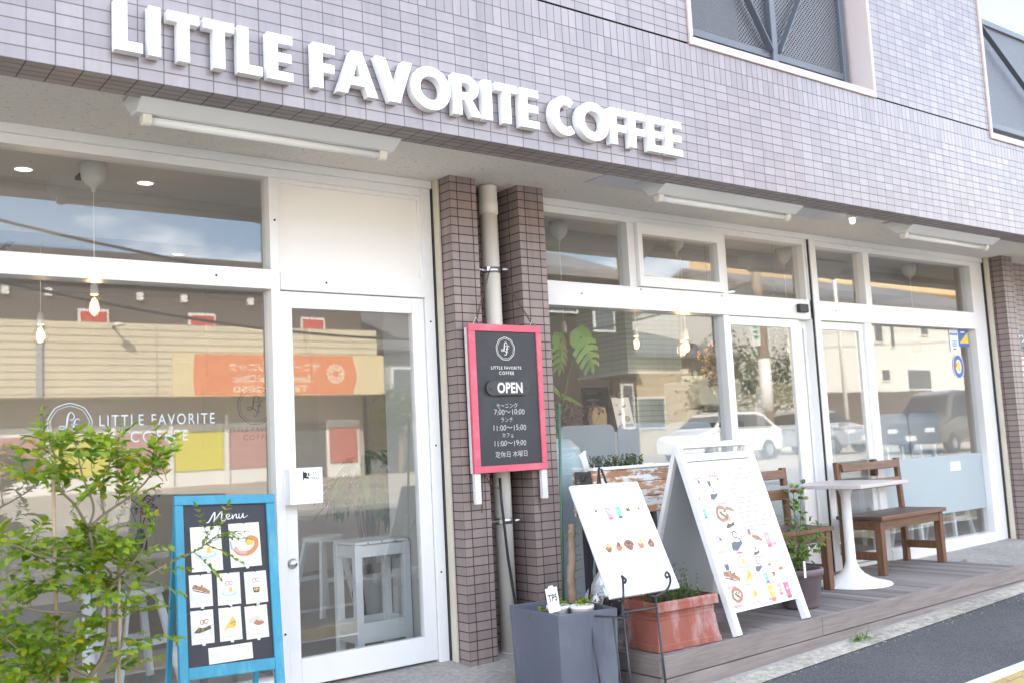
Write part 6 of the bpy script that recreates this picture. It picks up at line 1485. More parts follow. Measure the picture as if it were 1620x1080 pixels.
# monstera inside the right window
def monstera_leaf(mb, P, d, n, S_):
    d = Vector(d).normalized(); n = Vector(n); s_ = d.cross(n).normalized(); n = s_.cross(d)
    def pt(u, v): return Vector(P) + d * u * S_ + s_ * v * S_ + n * (-(u - .3) ** 2 * .25 - v * v * .25) * S_
    mb.mesh([pt(-.12, 0), pt(-.1, .30), pt(.12, .46), pt(.25, .40), pt(.25, 0)], [(0, 4, 3, 2, 1)], 0, True); mb.mesh([pt(-.12, 0), pt(-.1, -.30), pt(.12, -.46), pt(.25, -.40), pt(.25, 0)], [(0, 1, 2, 3, 4)], 0, True)
    for s2 in (-1, 1):
        for u0, L_, w_ in ((.22, .52, .085), (.38, .50, .085), (.54, .44, .08), (.70, .34, .075)):
            mb.mesh([pt(u0 - w_, 0), pt(u0 - w_ * .2, s2 * L_ * .5), pt(u0 + .10, s2 * L_), pt(u0 + .20, s2 * L_ * .92), pt(u0 + w_ * 1.2, s2 * L_ * .45), pt(u0 + w_, 0)], [(0, 1, 2, 3, 4, 5) if s2 < 0 else (5, 4, 3, 2, 1, 0)], 0, True)
    mb.mesh([pt(.72, .05), pt(.86, .09), pt(1.0, 0), pt(.86, -.09), pt(.72, -.05)], [(0, 4, 3, 2, 1)], 0, True)
t = thing('monstera_plant', 'monstera with big split leaves just inside the window by the pilaster', 'plant', (4.35, .38, .036))
lf = MB(); monstera_leaf(lf, (4.50, .24, 1.91), (.38, -.05, -.9), (.15, -1, .35), .31); monstera_leaf(lf, (4.36, .28, 1.88), (.02, .05, -.95), (.5, -1, .1), .27)
monstera_leaf(lf, (4.40, .5, 1.62), (.6, 0, -.5), (0, -.6, 1), .22); monstera_leaf(lf, (4.5, .45, 1.5), (.7, 0, -.2), (0, -.5, 1), .18)
tw = MB()
for e in ((4.50, .24, 1.88), (4.36, .28, 1.86), (4.40, .5, 1.62), (4.5, .45, 1.5)): tw.tube(spline([(4.34, .42, .3), (4.33, .42, 1.0), (e[0] - .06, e[1] + .03, e[2] - .15), e], 5), .006, 6)
tw.build('stems', M('monstera_stem', (.10, .16, .05), .5), t); lf.build('leaves', leaf_mat('monstera_leaf', [(0, (.15, .30, .05)), (1, (.30, .48, .09))], .35), t)
q = MB(); q.lathe([(0, 0), (.12, 0), (.15, .28), (.14, .28), (.12, .24), (0, .24)], (4.34, .42, .037), 24); q.build('pot', m_stool, t)
t = thing('round_tank', 'pale blue rounded water tank inside the window beside the pilaster', 'tank', (4.28, .34, .75))
q = MB(); q.lathe([(0, 0), (.255, 0), (.26, .03), (.262, .16), (.264, .17), (.262, .18), (.26, .30), (.235, .40), (.17, .465), (0, .475)], (4.26, .40, .74), 40); q.build('tank_body', M('pale_blue_plastic', (.55, .68, .74), .3, .02), t)
q = MB(); q.box(4.02, .16, .037, 4.50, .64, .739); q.build('tank_base', m_stool, t, bevel=.02)
# counter, hood, coffee machine and things on it
m_mint = tile_mat('mint_boarding', (.50, .60, .57), (.47, .57, .545), (.27, .34, .33), 3.0, .05, ms=.006, rough=.5)
m_cwood = wood_mat('light_counter_wood', (.36, .25, .15), (.50, .37, .24), 'x', .5)
t = thing('service_counter', 'long cafe counter with wooden top behind the right window', 'counter', (6.6, 1.9, .036))
q = MB(); q.box(5.2, 1.02, .037, 8.3, 1.06, 1.2); q.build('front', m_stool, t); q = MB(); q.box(5.15, 1.0, 1.2005, 8.35, 2.1, 1.245); q.build('countertop', M('white_counter_top', (.66, .66, .66), .3, .03), t, bevel=.004)
q = MB(); q.box(6.80, 2.12, 1.05, 7.70, 2.2, 1.58); tag(q.build('mint_screen', m_mint, base=(7.25, 2.16, 1.05)), 'mint boarded screen behind the counter below the hood', 'screen')
t = thing('extractor_hood', 'mint boarded hood hanging over the cafe kitchen', 'hood', (7.5, 2.7, 1.87)); q = MB(); q.box(7.12, 2.55, 1.87, 7.90, 3.3, 2.70); q.build('hood_boarding', m_mint, t)
q = MB(); q.box(7.10, 2.53, 1.845, 7.92, 3.32, 1.868); q.build('hood_rim', m_stool, t)
q = MB(); q.box(7.6, 3.2, .037, 8.5, 3.3, 1.92); tag(q.build('kitchen_cupboard', m_cwood, base=(8.05, 3.25, .037)), 'light wooden cupboard front under the mint hood', 'cupboard')
t = thing('espresso_machine', 'pale grey espresso machine on the counter', 'coffee machine', (7.3, 1.65, 1.246))
mg = M('machine_enamel', (.58, .57, .56), .3, .02); q = MB(); q.prism([(0, .22), (0, .45), (.5, .45), (.5, .19), (.42, .17)], lambda u, v, h: Vector((h, 1.5 + u * .9, 1.246 + v)), 7.0, 7.58); q.build('body', mg, t, bevel=.012)
q = MB(); q.box(7.02, 1.68, 1.30, 7.56, 1.9, 1.43); q.build('back_panel', mg, t); q = MB(); q.box(7.0, 1.5, 1.25, 7.58, 1.92, 1.30); q.build('drip_tray', m_black, t, bevel=.008)
for x in (7.15, 7.42):
    q = MB(); q.lathe([(0, -.06), (.028, -.06), (.03, 0), (0, 0)], (x, 1.6, 1.455), 14); q.tube([(x, 1.58, 1.41), (x, 1.44, 1.405)], .012, 8); q.build('group_head', m_black, t)
q = MB()
for i in range(5): q.lathe([(0, 0), (.026, 0), (.036, .05), (.034, .05), (0, .004)], (7.06 + i * .09, 1.72, 1.698), 14)
tag(q.build('cup_row', m_stool, base=(7.25, 1.72, 1.698)), 'row of white cups warming on the espresso machine', 'cups')
t = thing('paper_cup', 'takeaway cup with brown sleeve on top of the espresso machine', 'cup', (7.2, 1.84, 1.698)); q = MB(); q.lathe([(0, 0), (.03, 0), (.04, .11), (.043, .112), (.04, .13), (0, .132)], (7.2, 1.86, 1.698), 18); q.build('cup', m_stool, t); q = MB(); q.lathe([(.0345, .03), (.039, .08)], (7.2, 1.86, 1.698), 18); q.build('sleeve', m_cwood, t)
t = thing('coffee_grinder', 'white coffee grinder beside the espresso machine', 'grinder', (7.72, 1.5, 1.246)); q = MB(); q.box(7.66, 1.4, 1.247, 7.80, 1.62, 1.55); q.build('body', mg, t, bevel=.012); q = MB(); q.lathe([(.04, 0), (.075, .12), (.06, .14), (0, .14)], (7.73, 1.51, 1.551), 18); q.build('hopper', m_black, t)
t = thing('clipboard_menu', 'clipboard menu with food pictures leaning on the counter edge', 'menu', (5.65, 1.08, 1.246)); fr_ = frame((5.52, 1.04, 1.247), (1, 0, 0), (0, .22, .97)); q = MB(); rect(q, fr_, 0, 0, .21, .30, -.006, 0); q.build('board', m_black, t)
q = MB(); rect(q, fr_, .01, .006, .2, .28, .0005, .002); q.build('sheet', m_paper, t); q = MB(); rect(q, fr_, .075, .275, .135, .315, .0022, .012); q.build('clip', m_iron, t)
pc = Pic(fr_, .0024)
for kd, u, v, r_ in (('glasses', .05, .22, .022), ('brownie', .13, .21, .026), ('cake', .07, .15, .028), ('pretzel', .14, .10, .036), ('jelly', .06, .06, .028)): pc.food(kd, u, v, r_, 3)
pc.build('menu_print', t)
t = thing('coffee_bag', 'kraft paper coffee bag on the counter beside the clipboard', 'bag', (5.4, 1.12, 1.246)); q = MB(); q.prism([(0, 0), (.14, 0), (.15, .13), (.135, .2), (.01, .2), (-.01, .13)], lambda u, v, h: Vector((5.33 + u, 1.10 + h, 1.247 + v)), 0, .06); q.build('paper_bag', M('kraft_paper', (.48, .34, .18), .8, .1, 12, .4, 30), t, bevel=.012)
t = thing('wall_blackboard', 'small blackboard with chalk notes on the far beige wall', 'blackboard', (8.45, 4.58, 1.4)); q = MB(); q.box(8.25, 4.57, 1.38, 8.68, 4.595, 1.86); q.build('slate', m_board, t)
k = MB()
for i in range(5): stroke(k, [(8.32, 1.78 - i * .08), (8.4, 1.785 - i * .08), (8.5 + .02 * (i % 3), 1.778 - i * .08)], .012, lambda u, v, h: Vector((u, 4.569 - h, v)))
k.build('chalk_notes', m_chalkdim, t)
t = thing('back_shelf', 'wooden shelf with jars on the back wall near the end of the counter', 'shelf', (9.1, 4.4, 1.5)); q = MB(); q.box(8.75, 4.3, 1.80, 9.35, 4.59, 1.83); q.box(8.75, 4.3, 1.45, 9.35, 4.59, 1.48); q.box(8.75, 4.3, 1.2, 8.78, 4.59, 2.2); q.build('boards', m_cwood, t)
for i in range(9):
    x = 8.83 + (i % 5) * .1; z = 1.831 if i < 5 else 1.481; t = thing('storage_jar', ('pale jar' if i % 2 else 'tinted jar') + ' in the row on the ' + ('upper' if i < 5 else 'lower') + ' board of the back shelf', 'jar', (x, 4.42, z), group='%s jars on the %s shelf board' % ('pale' if i % 2 else 'tinted', 'upper' if i < 5 else 'lower')); m = MB(); m.lathe([(0, 0), (.035, 0), (.036, .12), (.025, .14), (0, .14)], (x, 4.42, z), 14); m.build('jar_body', m_stool if i % 2 else M('amber_jar', (.3, .2, .12), .3), t); m = MB(); m.lathe([(0, .141), (.028, .141), (.028, .165), (0, .166)], (x, 4.42, z), 14); m.build('lid', m_steel, t)
def garland(name, label, x, y, z0, z1, r, cols, n, sz):
    t = thing(name, label, 'garland', (x, y, z1)); mb = MB(); s2 = random.Random(len(label))
    for i in range(n):
        f_ = s2.random(); p = Vector((x + s2.gauss(0, r * .5), y + s2.gauss(0, r * .4), z0 + (z1 - z0) * f_))
        for _ in range(3): leaf(mb, p, rv(s2), rv(s2), sz * s2.uniform(.7, 1.3), sz * .8, .3, .3)
    mb.build('dried_blooms', leaf_mat(name + '_bloom', cols, .15), t); m = MB(); m.tube([(x, y, z0), (x, y, 2.734)], .002, 4); m.build('string', m_twig, t)
garland('dried_flower_garland', 'russet dried flower garland hanging behind the window mullion', 6.08, .5, 1.56, 1.9, .09, [(0, (.14, .06, .04)), (.6, (.28, .13, .08)), (1, (.45, .3, .22))], 150, .028)
garland('dried_hydrangea_bunch', 'dusky pink dried hydrangea bunch hanging behind the sliding door', 6.66, .3, 1.58, 1.98, .075, [(0, (.16, .11, .10)), (.6, (.26, .18, .17)), (1, (.36, .26, .24))], 120, .045)
lf = MB(); tw = MB()
for i in range(60):
    p = Vector((4.85 + q_.gauss(0, .13), .95 + q_.uniform(-.05, .1), 1.26)); d = Vector((q_.uniform(-.6, .6), q_.uniform(-.3, .3), 1)).normalized(); l2 = q_.uniform(.08, .26); tw.tube([p, p + d * l2], .0018, 4)
    for _ in range(5): leaf(lf, p + d * l2 * q_.uniform(.6, 1), rv(q_), rv(q_), .04, .02)
t = thing('dried_arrangement', 'spiky dried flower arrangement on the window ledge counter', 'dried flowers', (4.85, 1.0, 1.24)); tw.build('stems', m_twig, t); lf.build('dried_heads', leaf_mat('dried_mix', [(0, (.08, .06, .05)), (.5, (.2, .13, .1)), (.8, (.25, .05, .07)), (1, (.1, .15, .07))], .1), t)
q = MB(); q.box(4.5, .9, 1.2, 5.14, 1.15, 1.24); q.box(4.5, 1.12, .037, 5.14, 1.15, 1.2); o = q.build('ledge', m_cwood, t)
# ================================================================ ACROSS THE STREET (seen reflected in the glass)
m_cl = tile_mat('cream_metal_siding', (.66, .58, .42), (.64, .565, .41), (.30, .26, .18), 4.6, .2, ms=.035, rough=.5, bump=.4)
m_brn = M('dark_brown_storey', (.11, .09, .08), .8, .06, 2)
clinic = thing('dental_clinic', 'cream fronted dental clinic across the street with an orange sign and yellow blinds', 'building', (6, -24, .5))
q = MB(); q.box(-6, -34, .45, 16.3, -25.0, 7.0); q.build('main_wall', M('clinic_plaster', (.42, .38, .33), .8, .05, 1), clinic)
q = MB(); q.box(-6, -25.0, 3.12, 16.35, -24.0, 5.2); q.build('front_band', m_cl, clinic)
q = MB(); q.box(-6.3, -34.3, 7.0, 16.9, -24.2, 7.25); q.build('roof', m_brn, clinic)
q = MB(); q.box(-6, -24.99, 5.2, 16.3, -24.9, 6.99); q.build('upper_wall', m_brn, clinic)
m_red = M('red_sign_panel', (.50, .07, .06), .5); m_wf = M('white_window_frame', (.75, .74, .70), .5)
for x in (3.7, 7.7, 10.85, 14.5):
    q = MB(); q.box(x - .42, -24.9, 5.25, x + .42, -24.85, 5.68); q.build('upper_window', m_wf, clinic)
    q = MB(); q.box(x - .36, -24.849, 5.25, x + .36, -24.83, 5.61); q.build('red_blind', m_red, clinic)
for x in (5.4, 6.5, 9.0, 10.3, 12.4, 13.4): q = MB(); q.box(x - .09, -24.9, 6.0, x + .09, -24.8, 6.22); q.build('wall_vent', m_wf, clinic)
for x0, x1, nm in ((4.4, 6.4, 'pink'), (6.62, 8.1, 'yel'), (8.35, 9.75, 'pink'), (9.98, 11.45, 'yel'), (11.6, 12.9, 'pink'), (15.0, 16.0, 'red')):
    q = MB(); q.box(x0 - .1, -24.999, .5, x1 + .1, -24.94, 2.35); q.build('window_frame', m_wf, clinic)
    q = MB(); q.box(x0, -24.939, .95, x1, -24.9, 2.1); q.build('blind', {'pink': M('pink_blind', (.46, .24, .22), .6), 'yel': M('yellow_blind', (.62, .56, .05), .6), 'red': M('salmon_door_panel', (.48, .16, .13), .6)}[nm], clinic)
q = MB(); q.box(13.2, -24.99, .5, 14.85, -24.93, 2.3); q.build('glass_door', M('dark_entrance_glass', (.12, .13, .13), .15), clinic)
for x in (4.3, 6.5, 8.22, 9.86, 11.55, 13.05): q = MB(); q.box(x - .06, -24.93, .5, x + .06, -24.84, 2.6); q.build('mullion', m_wf, clinic)
q = MB(); q.box(6.0, -24.0, 3.12, 6.14, -23.9, 5.2); q.build('downpipe', M('grey_downpipe', (.35, .36, .38), .5), clinic)
sgn = thing('clinic_sign', 'long orange and cream sign board with a flower badge on the clinic front', 'sign', (13, -23.9, 3.1))
q = MB(); q.box(9.62, -23.99, 3.1, 16.5, -23.86, 4.36); q.build('board', M('cream_sign_face', (.70, .58, .34), .5), sgn)
fr_ = frame((16.5, -23.859, 3.1), (-1, 0, 0), (0, 0, 1))
k = MB(); flat(k, arc(2.1 + .0, .55, 1.4, 145, 215, 16, 1.4)[0:0] + [(1.15, 0.02), (6.25, 0.02)] + arc(4.9, .62, 1.55, -20, 24, 10, 1.7)[0:0] + [(6.32, .5), (6.25, 1.24), (1.15, 1.24), (.98, .6)], fr_, 0, 0)
k.build('orange_field', M('orange_sign_print', (.72, .24, .10), .5), sgn)
k = MB()
for i in range(14):
    a = 2 * math.pi * i / 14; flat(k, ell(1.75 + .27 * math.cos(a), .66 + .27 * math.sin(a), .05, .05, 10), fr_, .002)
    if i % 2: flat(k, ell(1.75 + .16 * math.cos(a), .66 + .16 * math.sin(a), .06, .05, 10), fr_, .002)
add_text(k, 'サニー歯科クリニック', fr_, 3.75, .86, width=2.9, h=.002, bold=.02); add_text(k, 'Sunny Dental Clinic', fr_, 3.85, .48, width=2.5, h=.002, bold=.02); add_text(k, 'TEL 26-2050', fr_, 3.9, .2, width=2.4, height=.2, h=.002, bold=.02)
k.build('sign_lettering', M('cream_lettering', (.80, .66, .50), .5), sgn)
t = thing('wall_lamp', 'small round lamp jutting from the cream clinic band', 'lamp', (8.0, -24, 4.9)); q = MB(); q.tube([(8.0, -24.0, 5.05), (8.0, -23.5, 5.1)], .03, 8); q.build('arm', m_iron, t); q = MB(); q.lathe([(0, .02), (.15, 0), (.16, -.06), (0, -.1)], (8.0, -23.45, 5.1), 16); q.build('shade', m_wf, t)
def gable_house(name, label, x0, x1, y0, y1, zb, ze, zr, wall, roofm, axis='x', wins=(), lower=None):
    t = thing(name, label, 'house', ((x0 + x1) / 2, y1, zb)); q = MB(); q.box(x0, y0, zb, x1, y1, ze)
    if axis == 'x':
        ym = (y0 + y1) / 2
        q.mesh([(x0, y0, ze), (x0, y1, ze), (x0, ym, zr), (x1, y0, ze), (x1, y1, ze), (x1, ym, zr)], [(0, 1, 2), (3, 5, 4)])
    else:
        xm = (x0 + x1) / 2
        q.mesh([(x0, y1, ze), (x1, y1, ze), (xm, y1, zr), (x0, y0, ze), (x1, y0, ze), (xm, y0, zr)], [(0, 1, 2), (3, 5, 4)])
    q.build('walls', wall, t)
    q = MB(); e = .5; th = .18
    if axis == 'x':
        for s_ in (y0 - e, y1 + e):
            zE = ze - e * (zr - ze) / (y1 - ym) * 1.0
            q.mesh([(x0 - e, s_, zE), (x1 + e, s_, zE), (x1 + e, ym, zr), (x0 - e, ym, zr), (x0 - e, s_, zE + th), (x1 + e, s_, zE + th), (x1 + e, ym, zr + th), (x0 - e, ym, zr + th)], [(0, 1, 2, 3), (4, 7, 6, 5), (0, 4, 5, 1), (1, 5, 6, 2), (0, 3, 7, 4)])
    else:
        for s_ in (x0 - e, x1 + e):
            zE = ze - e * (zr - ze) / (x1 - xm)
            q.mesh([(s_, y0 - e, zE), (s_, y1 + e, zE), (xm, y1 + e, zr), (xm, y0 - e, zr), (s_, y0 - e, zE + th), (s_, y1 + e, zE + th), (xm, y1 + e, zr + th), (xm, y0 - e, zr + th)], [(0, 1, 2, 3), (4, 7, 6, 5), (0, 4, 5, 1), (1, 5, 6, 2), (0, 3, 7, 4)])
    q.build('roof', roofm, t)
    for (a, b, c, d) in wins:
        q = MB(); q.box(a, y1, b, c, y1 + .06, d); w_ = q.build('window', m_wf, t); q = MB(); q.box(a + .08, y1 + .061, b + .08, c - .08, y1 + .08, d - .08); q.build('pane', M('house_window_glass', (.10, .11, .12), .1), w_)
    if lower: q = MB(); q.box(x0 - .01, y1, zb, x1 + .01, y1 + .12, lower); q.build('lower_wall', m_brn, t)
    return t
m_rt = tile_mat('grey_roof_tile', (.17, .17, .18), (.21, .21, .22), (.09, .09, .09), .3, .25, ms=.02, rough=.6, bump=.8)
m_gw = M('grey_stucco', (.30, .30, .30), .9, .06, 2); m_bw2 = M('brown_stucco', (.055, .046, .04), .9, .06, 2); m_ww = M('white_stucco', (.74, .72, .66), .8, .02, 2); m_bei = M('beige_stucco', (.52, .44, .31), .85, .04, 2)
gable_house('tiled_house', 'grey gabled house with ridge tiles next to the clinic', 17.0, 23.0, -36, -26, .5, 5.0, 7.6, m_gw, m_rt, 'x', ((18, 2.9, 19.5, 4.2),))
gable_house('brown_house', 'dark brown two storey house with white window frames across the street', 20.2, 25.2, -30, -21, .45, 7.0, 8.6, m_bw2, m_rt, 'x', ((23.3, 5.0, 24.3, 5.9), (24.4, 1.6, 25.0, 3.2), (21.2, 5.6, 22.6, 6.7)))
gable_house('low_beige_house', 'low beige house with wide dark tiled eaves behind the parked white car', 26.5, 33.6, -36, -24, .45, 4.6, 6.3, m_bei, m_rt, 'x', ((28, 1.6, 29.6, 2.9),))
gable_house('white_house', 'big white rendered house with brown lower walls across the street', 35.2, 52.0, -34, -20.5, .45, 6.7, 8.9, m_ww, m_rt, 'x', ((39.3, 4.9, 40.0, 5.9), (40.5, 4.7, 40.9, 5.9), (43.0, 5.3, 43.7, 5.8), (39.6, 3.2, 40.3, 3.8), (41.6, 2.8, 43.6, 3.8)), 2.75)
t = thing('apartment_block', 'distant yellowish apartment block with balcony bands behind the tiled roofs', 'building', (98, -60, .5)); q = MB(); q.box(84, -72, .4, 116, -56, 21.5); q.build('wall', M('apartment_render', (.66, .45, .22), .8, .05, 1), t)
for i in range(6): q = MB(); q.box(84, -55.999, 4.2 + i * 2.9, 116, -54.9, 5.4 + i * 2.9); q.build('balcony', M('balcony_render', (.70, .52, .28), .8), t)
def pole(name, label, x, y, h, r, mat, arms=True):
    t = thing(name, label, 'pole', (x, y, .3)); q = MB(); q.tube([(x, y, .25), (x, y, h)], [r, r * .7], 14); q.build('shaft', mat, t)
    if arms:
        for z in (h - .4, h - 1.1): q = MB(); q.box(x - .9, y - .05, z, x + .9, y + .05, z + .1); q.build('crossarm', m_iron, t)
        q = MB(); q.lathe([(0, 0), (.25, 0), (.25, .7), (0, .75)], (x + .35, y, h - 2.4), 16); q.build('transformer', m_gw, t)
    return t
p1_ = pole('utility_pole', 'brown concrete utility pole standing between the brown and beige houses', 26.3, -16.2, 11.5, .20, M('pole_concrete', (.30, .235, .18), .85, .08, 3))
q = MB(); q.box(25.55, -16.1, 4.0, 25.95, -16.0, 5.1); sg2 = q.build('hanging_sign', m_wf, p1_); fr_ = frame((25.95, -15.999, 4.0), (-1, 0, 0), (0, 0, 1)); k = MB()
for i in range(5): flat(k, [(.09, .9 - i * .17), (.31, .9 - i * .17), (.31, 1.0 - i * .17), (.09, 1.0 - i * .17)], fr_, .002)
k.build('sign_marks', M('green_sign_print', (.05, .3, .16), .6), sg2)
q = MB(); q.tube([(26.3, -16.2, 1.9), (26.3, -16.2, 3.6)], .205, 14); q.build('pole_wrap', m_wf, p1_)
pole('white_pole', 'slim white sign pole before the white house', 33.2, -18, 9.5, .09, m_wf, False); pole('utility_pole', 'grey utility pole far along the opposite pavement', -4.0, -12.5, 11, .17, m_gw)
def wires():
    for i, (z0, y0, z1, y1, sag) in enumerate(((9.9, -12.5, 10.9, -16.2, .5), (9.3, -12.4, 10.2, -16.2, .6), (8.0, -12.4, 9.3, -16.1, .5), (7.2, -12.6, 8.6, -16.2, .6))):
        P = [(-4.0 + (26.3 + 4.0) * k / 20, y0 + (y1 - y0) * k / 20, z0 + (z1 - z0) * k / 20 - sag * 4 * (k / 20) * (1 - k / 20)) for k in range(21)]
        P = [(-30, y0, z0)] + P + [(70, y1 - 2, z1)]
        q = MB(); q.tube(P, .018, 5); tag(q.build('overhead_wire', m_iron, base=(4, -12, 8)), ('highest', 'second highest', 'third', 'lowest')[i] + ' of the overhead wires strung along the street', 'wire', 'overhead wires')
    for i, (zz, y) in enumerate(((6.95, -12.3), (6.2, -12.6))):
        P = [(-4 + 30.3 * k / 24, y - 3.8 * k / 24, zz - (2.2 + .3 * i) * 4 * (k / 24) * (1 - k / 24)) for k in range(25)]
        q = MB(); q.tube(P, .03, 6); tag(q.build('telephone_cable', m_iron, base=(-4, y, zz)), ('thicker upper' if i == 0 else 'lower') + ' telephone cable sagging low over the road', 'wire', 'telephone cables over the road')
wires()
def far_tree(label, x, y, h, r, cols, sd):
    s2 = random.Random(sd); t = thing('street_tree', label, 'tree', (x, y, .4), group='trees across the street'); tw = MB(); lf = MB()
    tw.tube([(x, y, .3), (x + .1, y, h * .5), (x, y, h * .8)], [.14, .1, .04], 8)
    for i in range(14):
        a = s2.uniform(0, 6.28); p = Vector((x, y, h * s2.uniform(.35, .8))); e = p + Vector((math.cos(a) * r * .7, math.sin(a) * r * .7, s2.uniform(.2, .8))); tw.tube([p, e], [.04, .012], 5)
        for _ in range(90): leaf(lf, e + Vector((s2.gauss(0, r * .3), s2.gauss(0, r * .3), s2.gauss(0, r * .25))), rv(s2), rv(s2), .16, .09)
    tw.build('trunk', m_twig, t); lf.build('crown', leaf_mat('far_leaf', cols, .3), t)
G1 = [(0, (.03, .06, .02)), (.6, (.07, .12, .03)), (1, (.15, .2, .05))]
far_tree('green street tree beside the brown utility pole', 28.2, -19.5, 4.6, 1.3, G1, 1); far_tree('dark street tree between the beige house and the white house', 31.2, -20, 4.2, 1.2, G1, 2); far_tree('small tree at the corner of the clinic', 17.2, -24.2, 3.4, .8, G1, 3); far_tree('tree past the end of the white house', 54.5, -21, 4.5, 1.5, G1, 4)
# cars
m_tyre = M('tyre_rubber', (.02, .02, .02), .8); m_carg = M('car_glass', (.02, .025, .03), .05, .0, spec=.8)
def car(label, loc, rz, col, van=False, name='parked_car', metal=.0):
    t = thing(name, label, 'car' if not van else 'van', loc, rz, local=True)
    paint = M('car_paint', col, .25, .02, 3, metal=metal, coat=.8)
    if van: prof = [(-2.2, .32), (-2.25, .7), (-2.2, 1.05), (-2.12, 1.12), (-1.95, 1.82), (-1.7, 1.9), (.6, 1.92), (.95, 1.82), (1.55, 1.12), (2.1, .98), (2.25, .75), (2.25, .32)]; belt = 1.08; ws = [(-1.98, 1.12), (-1.84, 1.76), (.62, 1.8), (.9, 1.72), (1.38, 1.12)]; hw = .86
    else: prof = [(-1.95, .3), (-2.0, .62), (-1.95, .95), (-1.72, 1.05), (-1.25, 1.42), (-.9, 1.5), (.1, 1.52), (.45, 1.45), (1.1, 1.0), (1.85, .85), (2.0, .65), (2.0, .3)]; belt = .98; ws = [(-1.52, 1.02), (-1.2, 1.36), (-.85, 1.43), (.1, 1.44), (.4, 1.37), (.93, 1.02)]; hw = .83
    def yy(z): return hw - max(0, z - belt) * .22 - max(0, .5 - z) * .15
    q = MB(); n_ = len(prof)
    V = [(x, -yy(z), z) for x, z in prof] + [(x, -yy(z) * .82, z + (.02 if 0 < i < n_ - 1 else 0)) for i, (x, z) in enumerate(prof)] + [(x, yy(z) * .82, z + (.02 if 0 < i < n_ - 1 else 0)) for i, (x, z) in enumerate(prof)] + [(x, yy(z), z) for x, z in prof]
    F = [tuple(range(n_)), tuple(range(4 * n_ - 1, 3 * n_ - 1, -1))]
    for s_ in range(3):
        for i in range(n_):
            j = (i + 1) % n_; F.append((s_ * n_ + i, (s_ + 1) * n_ + i, (s_ + 1) * n_ + j, s_ * n_ + j))
    q.mesh(V, F); q.build('body', paint, t, bevel=.05, seg=3)
    for sgn_ in (-1, 1):
        q = MB(); q.face([(x, sgn_ * (yy(z) + .006), z) for x, z in (ws if sgn_ < 0 else ws[::-1])]); q.build('side_window', m_carg, t)
    (xa, za), (xb, zb) = (prof[7], prof[8]); L1 = lambda f_: (xa + (xb - xa) * f_ + .015, za + (zb - za) * f_ + .03)
    a, b = L1(.12), L1(.9); q = MB(); q.face([(a[0], -yy(a[1]) * .86, a[1]), (b[0], -yy(b[1]) * .9, b[1]), (b[0], yy(b[1]) * .9, b[1]), (a[0], yy(a[1]) * .86, a[1])]); q.build('windscreen', m_carg, t)
    i0 = 3; (xa, za), (xb, zb) = prof[i0 + 1], prof[i0]; L2 = lambda f_: (xa + (xb - xa) * f_ - .015, za + (zb - za) * f_ + .03)
    a, b = L2(.12), L2(.9); q = MB(); q.face([(a[0], yy(a[1]) * .86, a[1]), (b[0], yy(b[1]) * .9, b[1]), (b[0], -yy(b[1]) * .9, b[1]), (a[0], -yy(a[1]) * .86, a[1])]); q.build('rear_window', m_carg, t)
    for x in (-1.28, 1.3):
        for s_ in (-1, 1):
            q = MB(); q.lathe([(.17, -.1), (.29, -.1), (.315, -.07), (.315, .07), (.29, .1), (.17, .1)], (x, s_ * (hw - .08), .315), 28, ax='y'); wh = q.build('wheel', m_tyre, t)
            q = MB(); q.lathe([(0, -.06), (.05, -.075), (.17, -.06), (.19, -.098), (.2, -.098)] if s_ < 0 else [(0, .06), (.05, .075), (.17, .06), (.19, .098), (.2, .098)], (x, s_ * (hw - .08), .315), 20, ax='y'); q.build('rim', m_steel, wh)
    for s_ in (-1, 1):
        q = MB(); q.box(prof[-2][0] - .1, s_ * .62 - .16, .66, prof[-2][0] + .012, s_ * .62 + .16, .80); q.build('headlight', M('headlight_lens', (.75, .76, .78), .1), t, bevel=.02)
        q = MB(); q.box(prof[1][0] - .012, s_ * .66 - .11, .72, prof[1][0] + .06, s_ * .66 + .11, 1.0); q.build('tail_light', M('tail_lens', (.4, .02, .02), .2), t, bevel=.02)
    for x in (prof[-2][0] + .012, prof[1][0] - .012): q = MB(); q.box(x - .006, -.17, .42, x + .006, .17, .58); q.build('number_plate', m_wf, t)
    return t
car('white hatchback parked in the lot opposite, before the beige house', (24.3, -16.5, gz(24, -16.5)), R(180), (.80, .80, .78))
car('silver blue car parked nose out towards the cafe before the white house', (30.0, -17.2, gz(30, -17)), R(90), (.42, .46, .52), metal=.3)
car('dark brown people carrier on the far lane of the road', (30.6, -12.4, gz(30, -12.4)), R(180), (.10, .095, .09), True, 'people_carrier', .2)
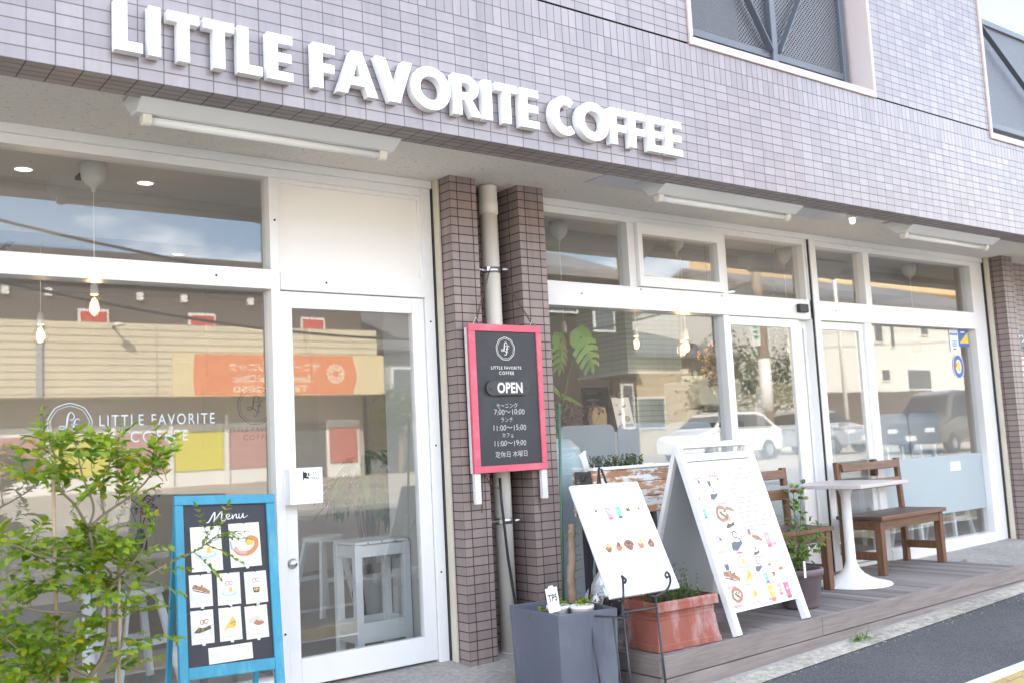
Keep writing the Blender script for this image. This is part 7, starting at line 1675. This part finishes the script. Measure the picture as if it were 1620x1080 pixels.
# bicycle on the near pavement, out of the frame to the right but mirrored in the last pane
t = thing('bicycle', 'dark city bicycle with front basket parked on the pavement, mirrored in the last window', 'bicycle', (13.9, -3.0, gz(13.9, -3.0)), R(62), local=True)
for x in (-.52, .52):
    q = MB(); n_ = 32; q.tube([(x + .33 * math.cos(2 * math.pi * k / n_), 0, .34 + .33 * math.sin(2 * math.pi * k / n_)) for k in range(n_ + 1)], .016, 6, cap=False); wh = q.build('wheel', m_tyre, t)
    q = MB()
    for k in range(14): a = 2 * math.pi * k / 14; q.tube([(x, 0, .34), (x + .32 * math.cos(a), 0, .34 + .32 * math.sin(a))], .0018, 4)
    q.build('spokes', m_steel, wh)
q = MB()
for P in ([(-.52, 0, .34), (-.1, 0, .32), (.42, 0, .72)], [(-.1, 0, .32), (-.2, 0, .82)], [(-.52, 0, .34), (-.2, 0, .74)], [(.52, 0, .34), (.40, 0, .80), (.37, 0, .98)]): q.tube(P, .016, 8)
q.build('frame', m_grey, t); q = MB(); q.tube(spline([(.18, -.28, .98), (.3, -.22, 1.03), (.37, 0, .98), (.3, .22, 1.03), (.18, .28, .98)], 5), .012, 8); q.build('handlebar', m_steel, t)
q = MB(); q.prism([(-.36, -.02), (-.36, .02), (-.3, .09), (-.2, .09), (-.06, .02), (-.06, -.02), (-.2, -.09), (-.3, -.09)], lambda u, v, h: Vector((u, v, h)), .84, .89); q.build('saddle', m_black, t, bevel=.015)
q = MB(); q.box(.42, -.16, .72, .72, .16, .73)
for x, y0, x1, y1 in ((.42, -.16, .72, -.16), (.42, .16, .72, .16), (.72, -.16, .72, .16), (.42, -.16, .42, .16)):
    for z in (.78, .84, .90, .96): q.tube([(x, y0, z), (x1, y1, z)], .004, 5)
q.build('basket', m_iron, t)

# grit and small litter along the kerb
g = MB(); s9 = random.Random(5)
for i in range(420):
    x = s9.uniform(3.6, 9.5); y = asph_edge(x) + s9.gauss(0.0, .035); r_ = s9.uniform(.002, .006); z = gz(x, y) + r_ * .3
    V = [(x + r_ * s9.uniform(.7, 1.3), y, z), (x - r_ * s9.uniform(.7, 1.3), y, z), (x, y + r_ * s9.uniform(.7, 1.3), z), (x, y - r_ * s9.uniform(.7, 1.3), z), (x, y, z + r_ * .9), (x, y, z - r_ * .6)]
    g.mesh(V, [(0, 2, 4), (2, 1, 4), (1, 3, 4), (3, 0, 4), (2, 0, 5), (1, 2, 5), (3, 1, 5), (0, 3, 5)])
tag(g.build('kerb_grit', m_kerb), 'scattered grit and crumbs of stone along the kerb edge', 'grit', kind='stuff')
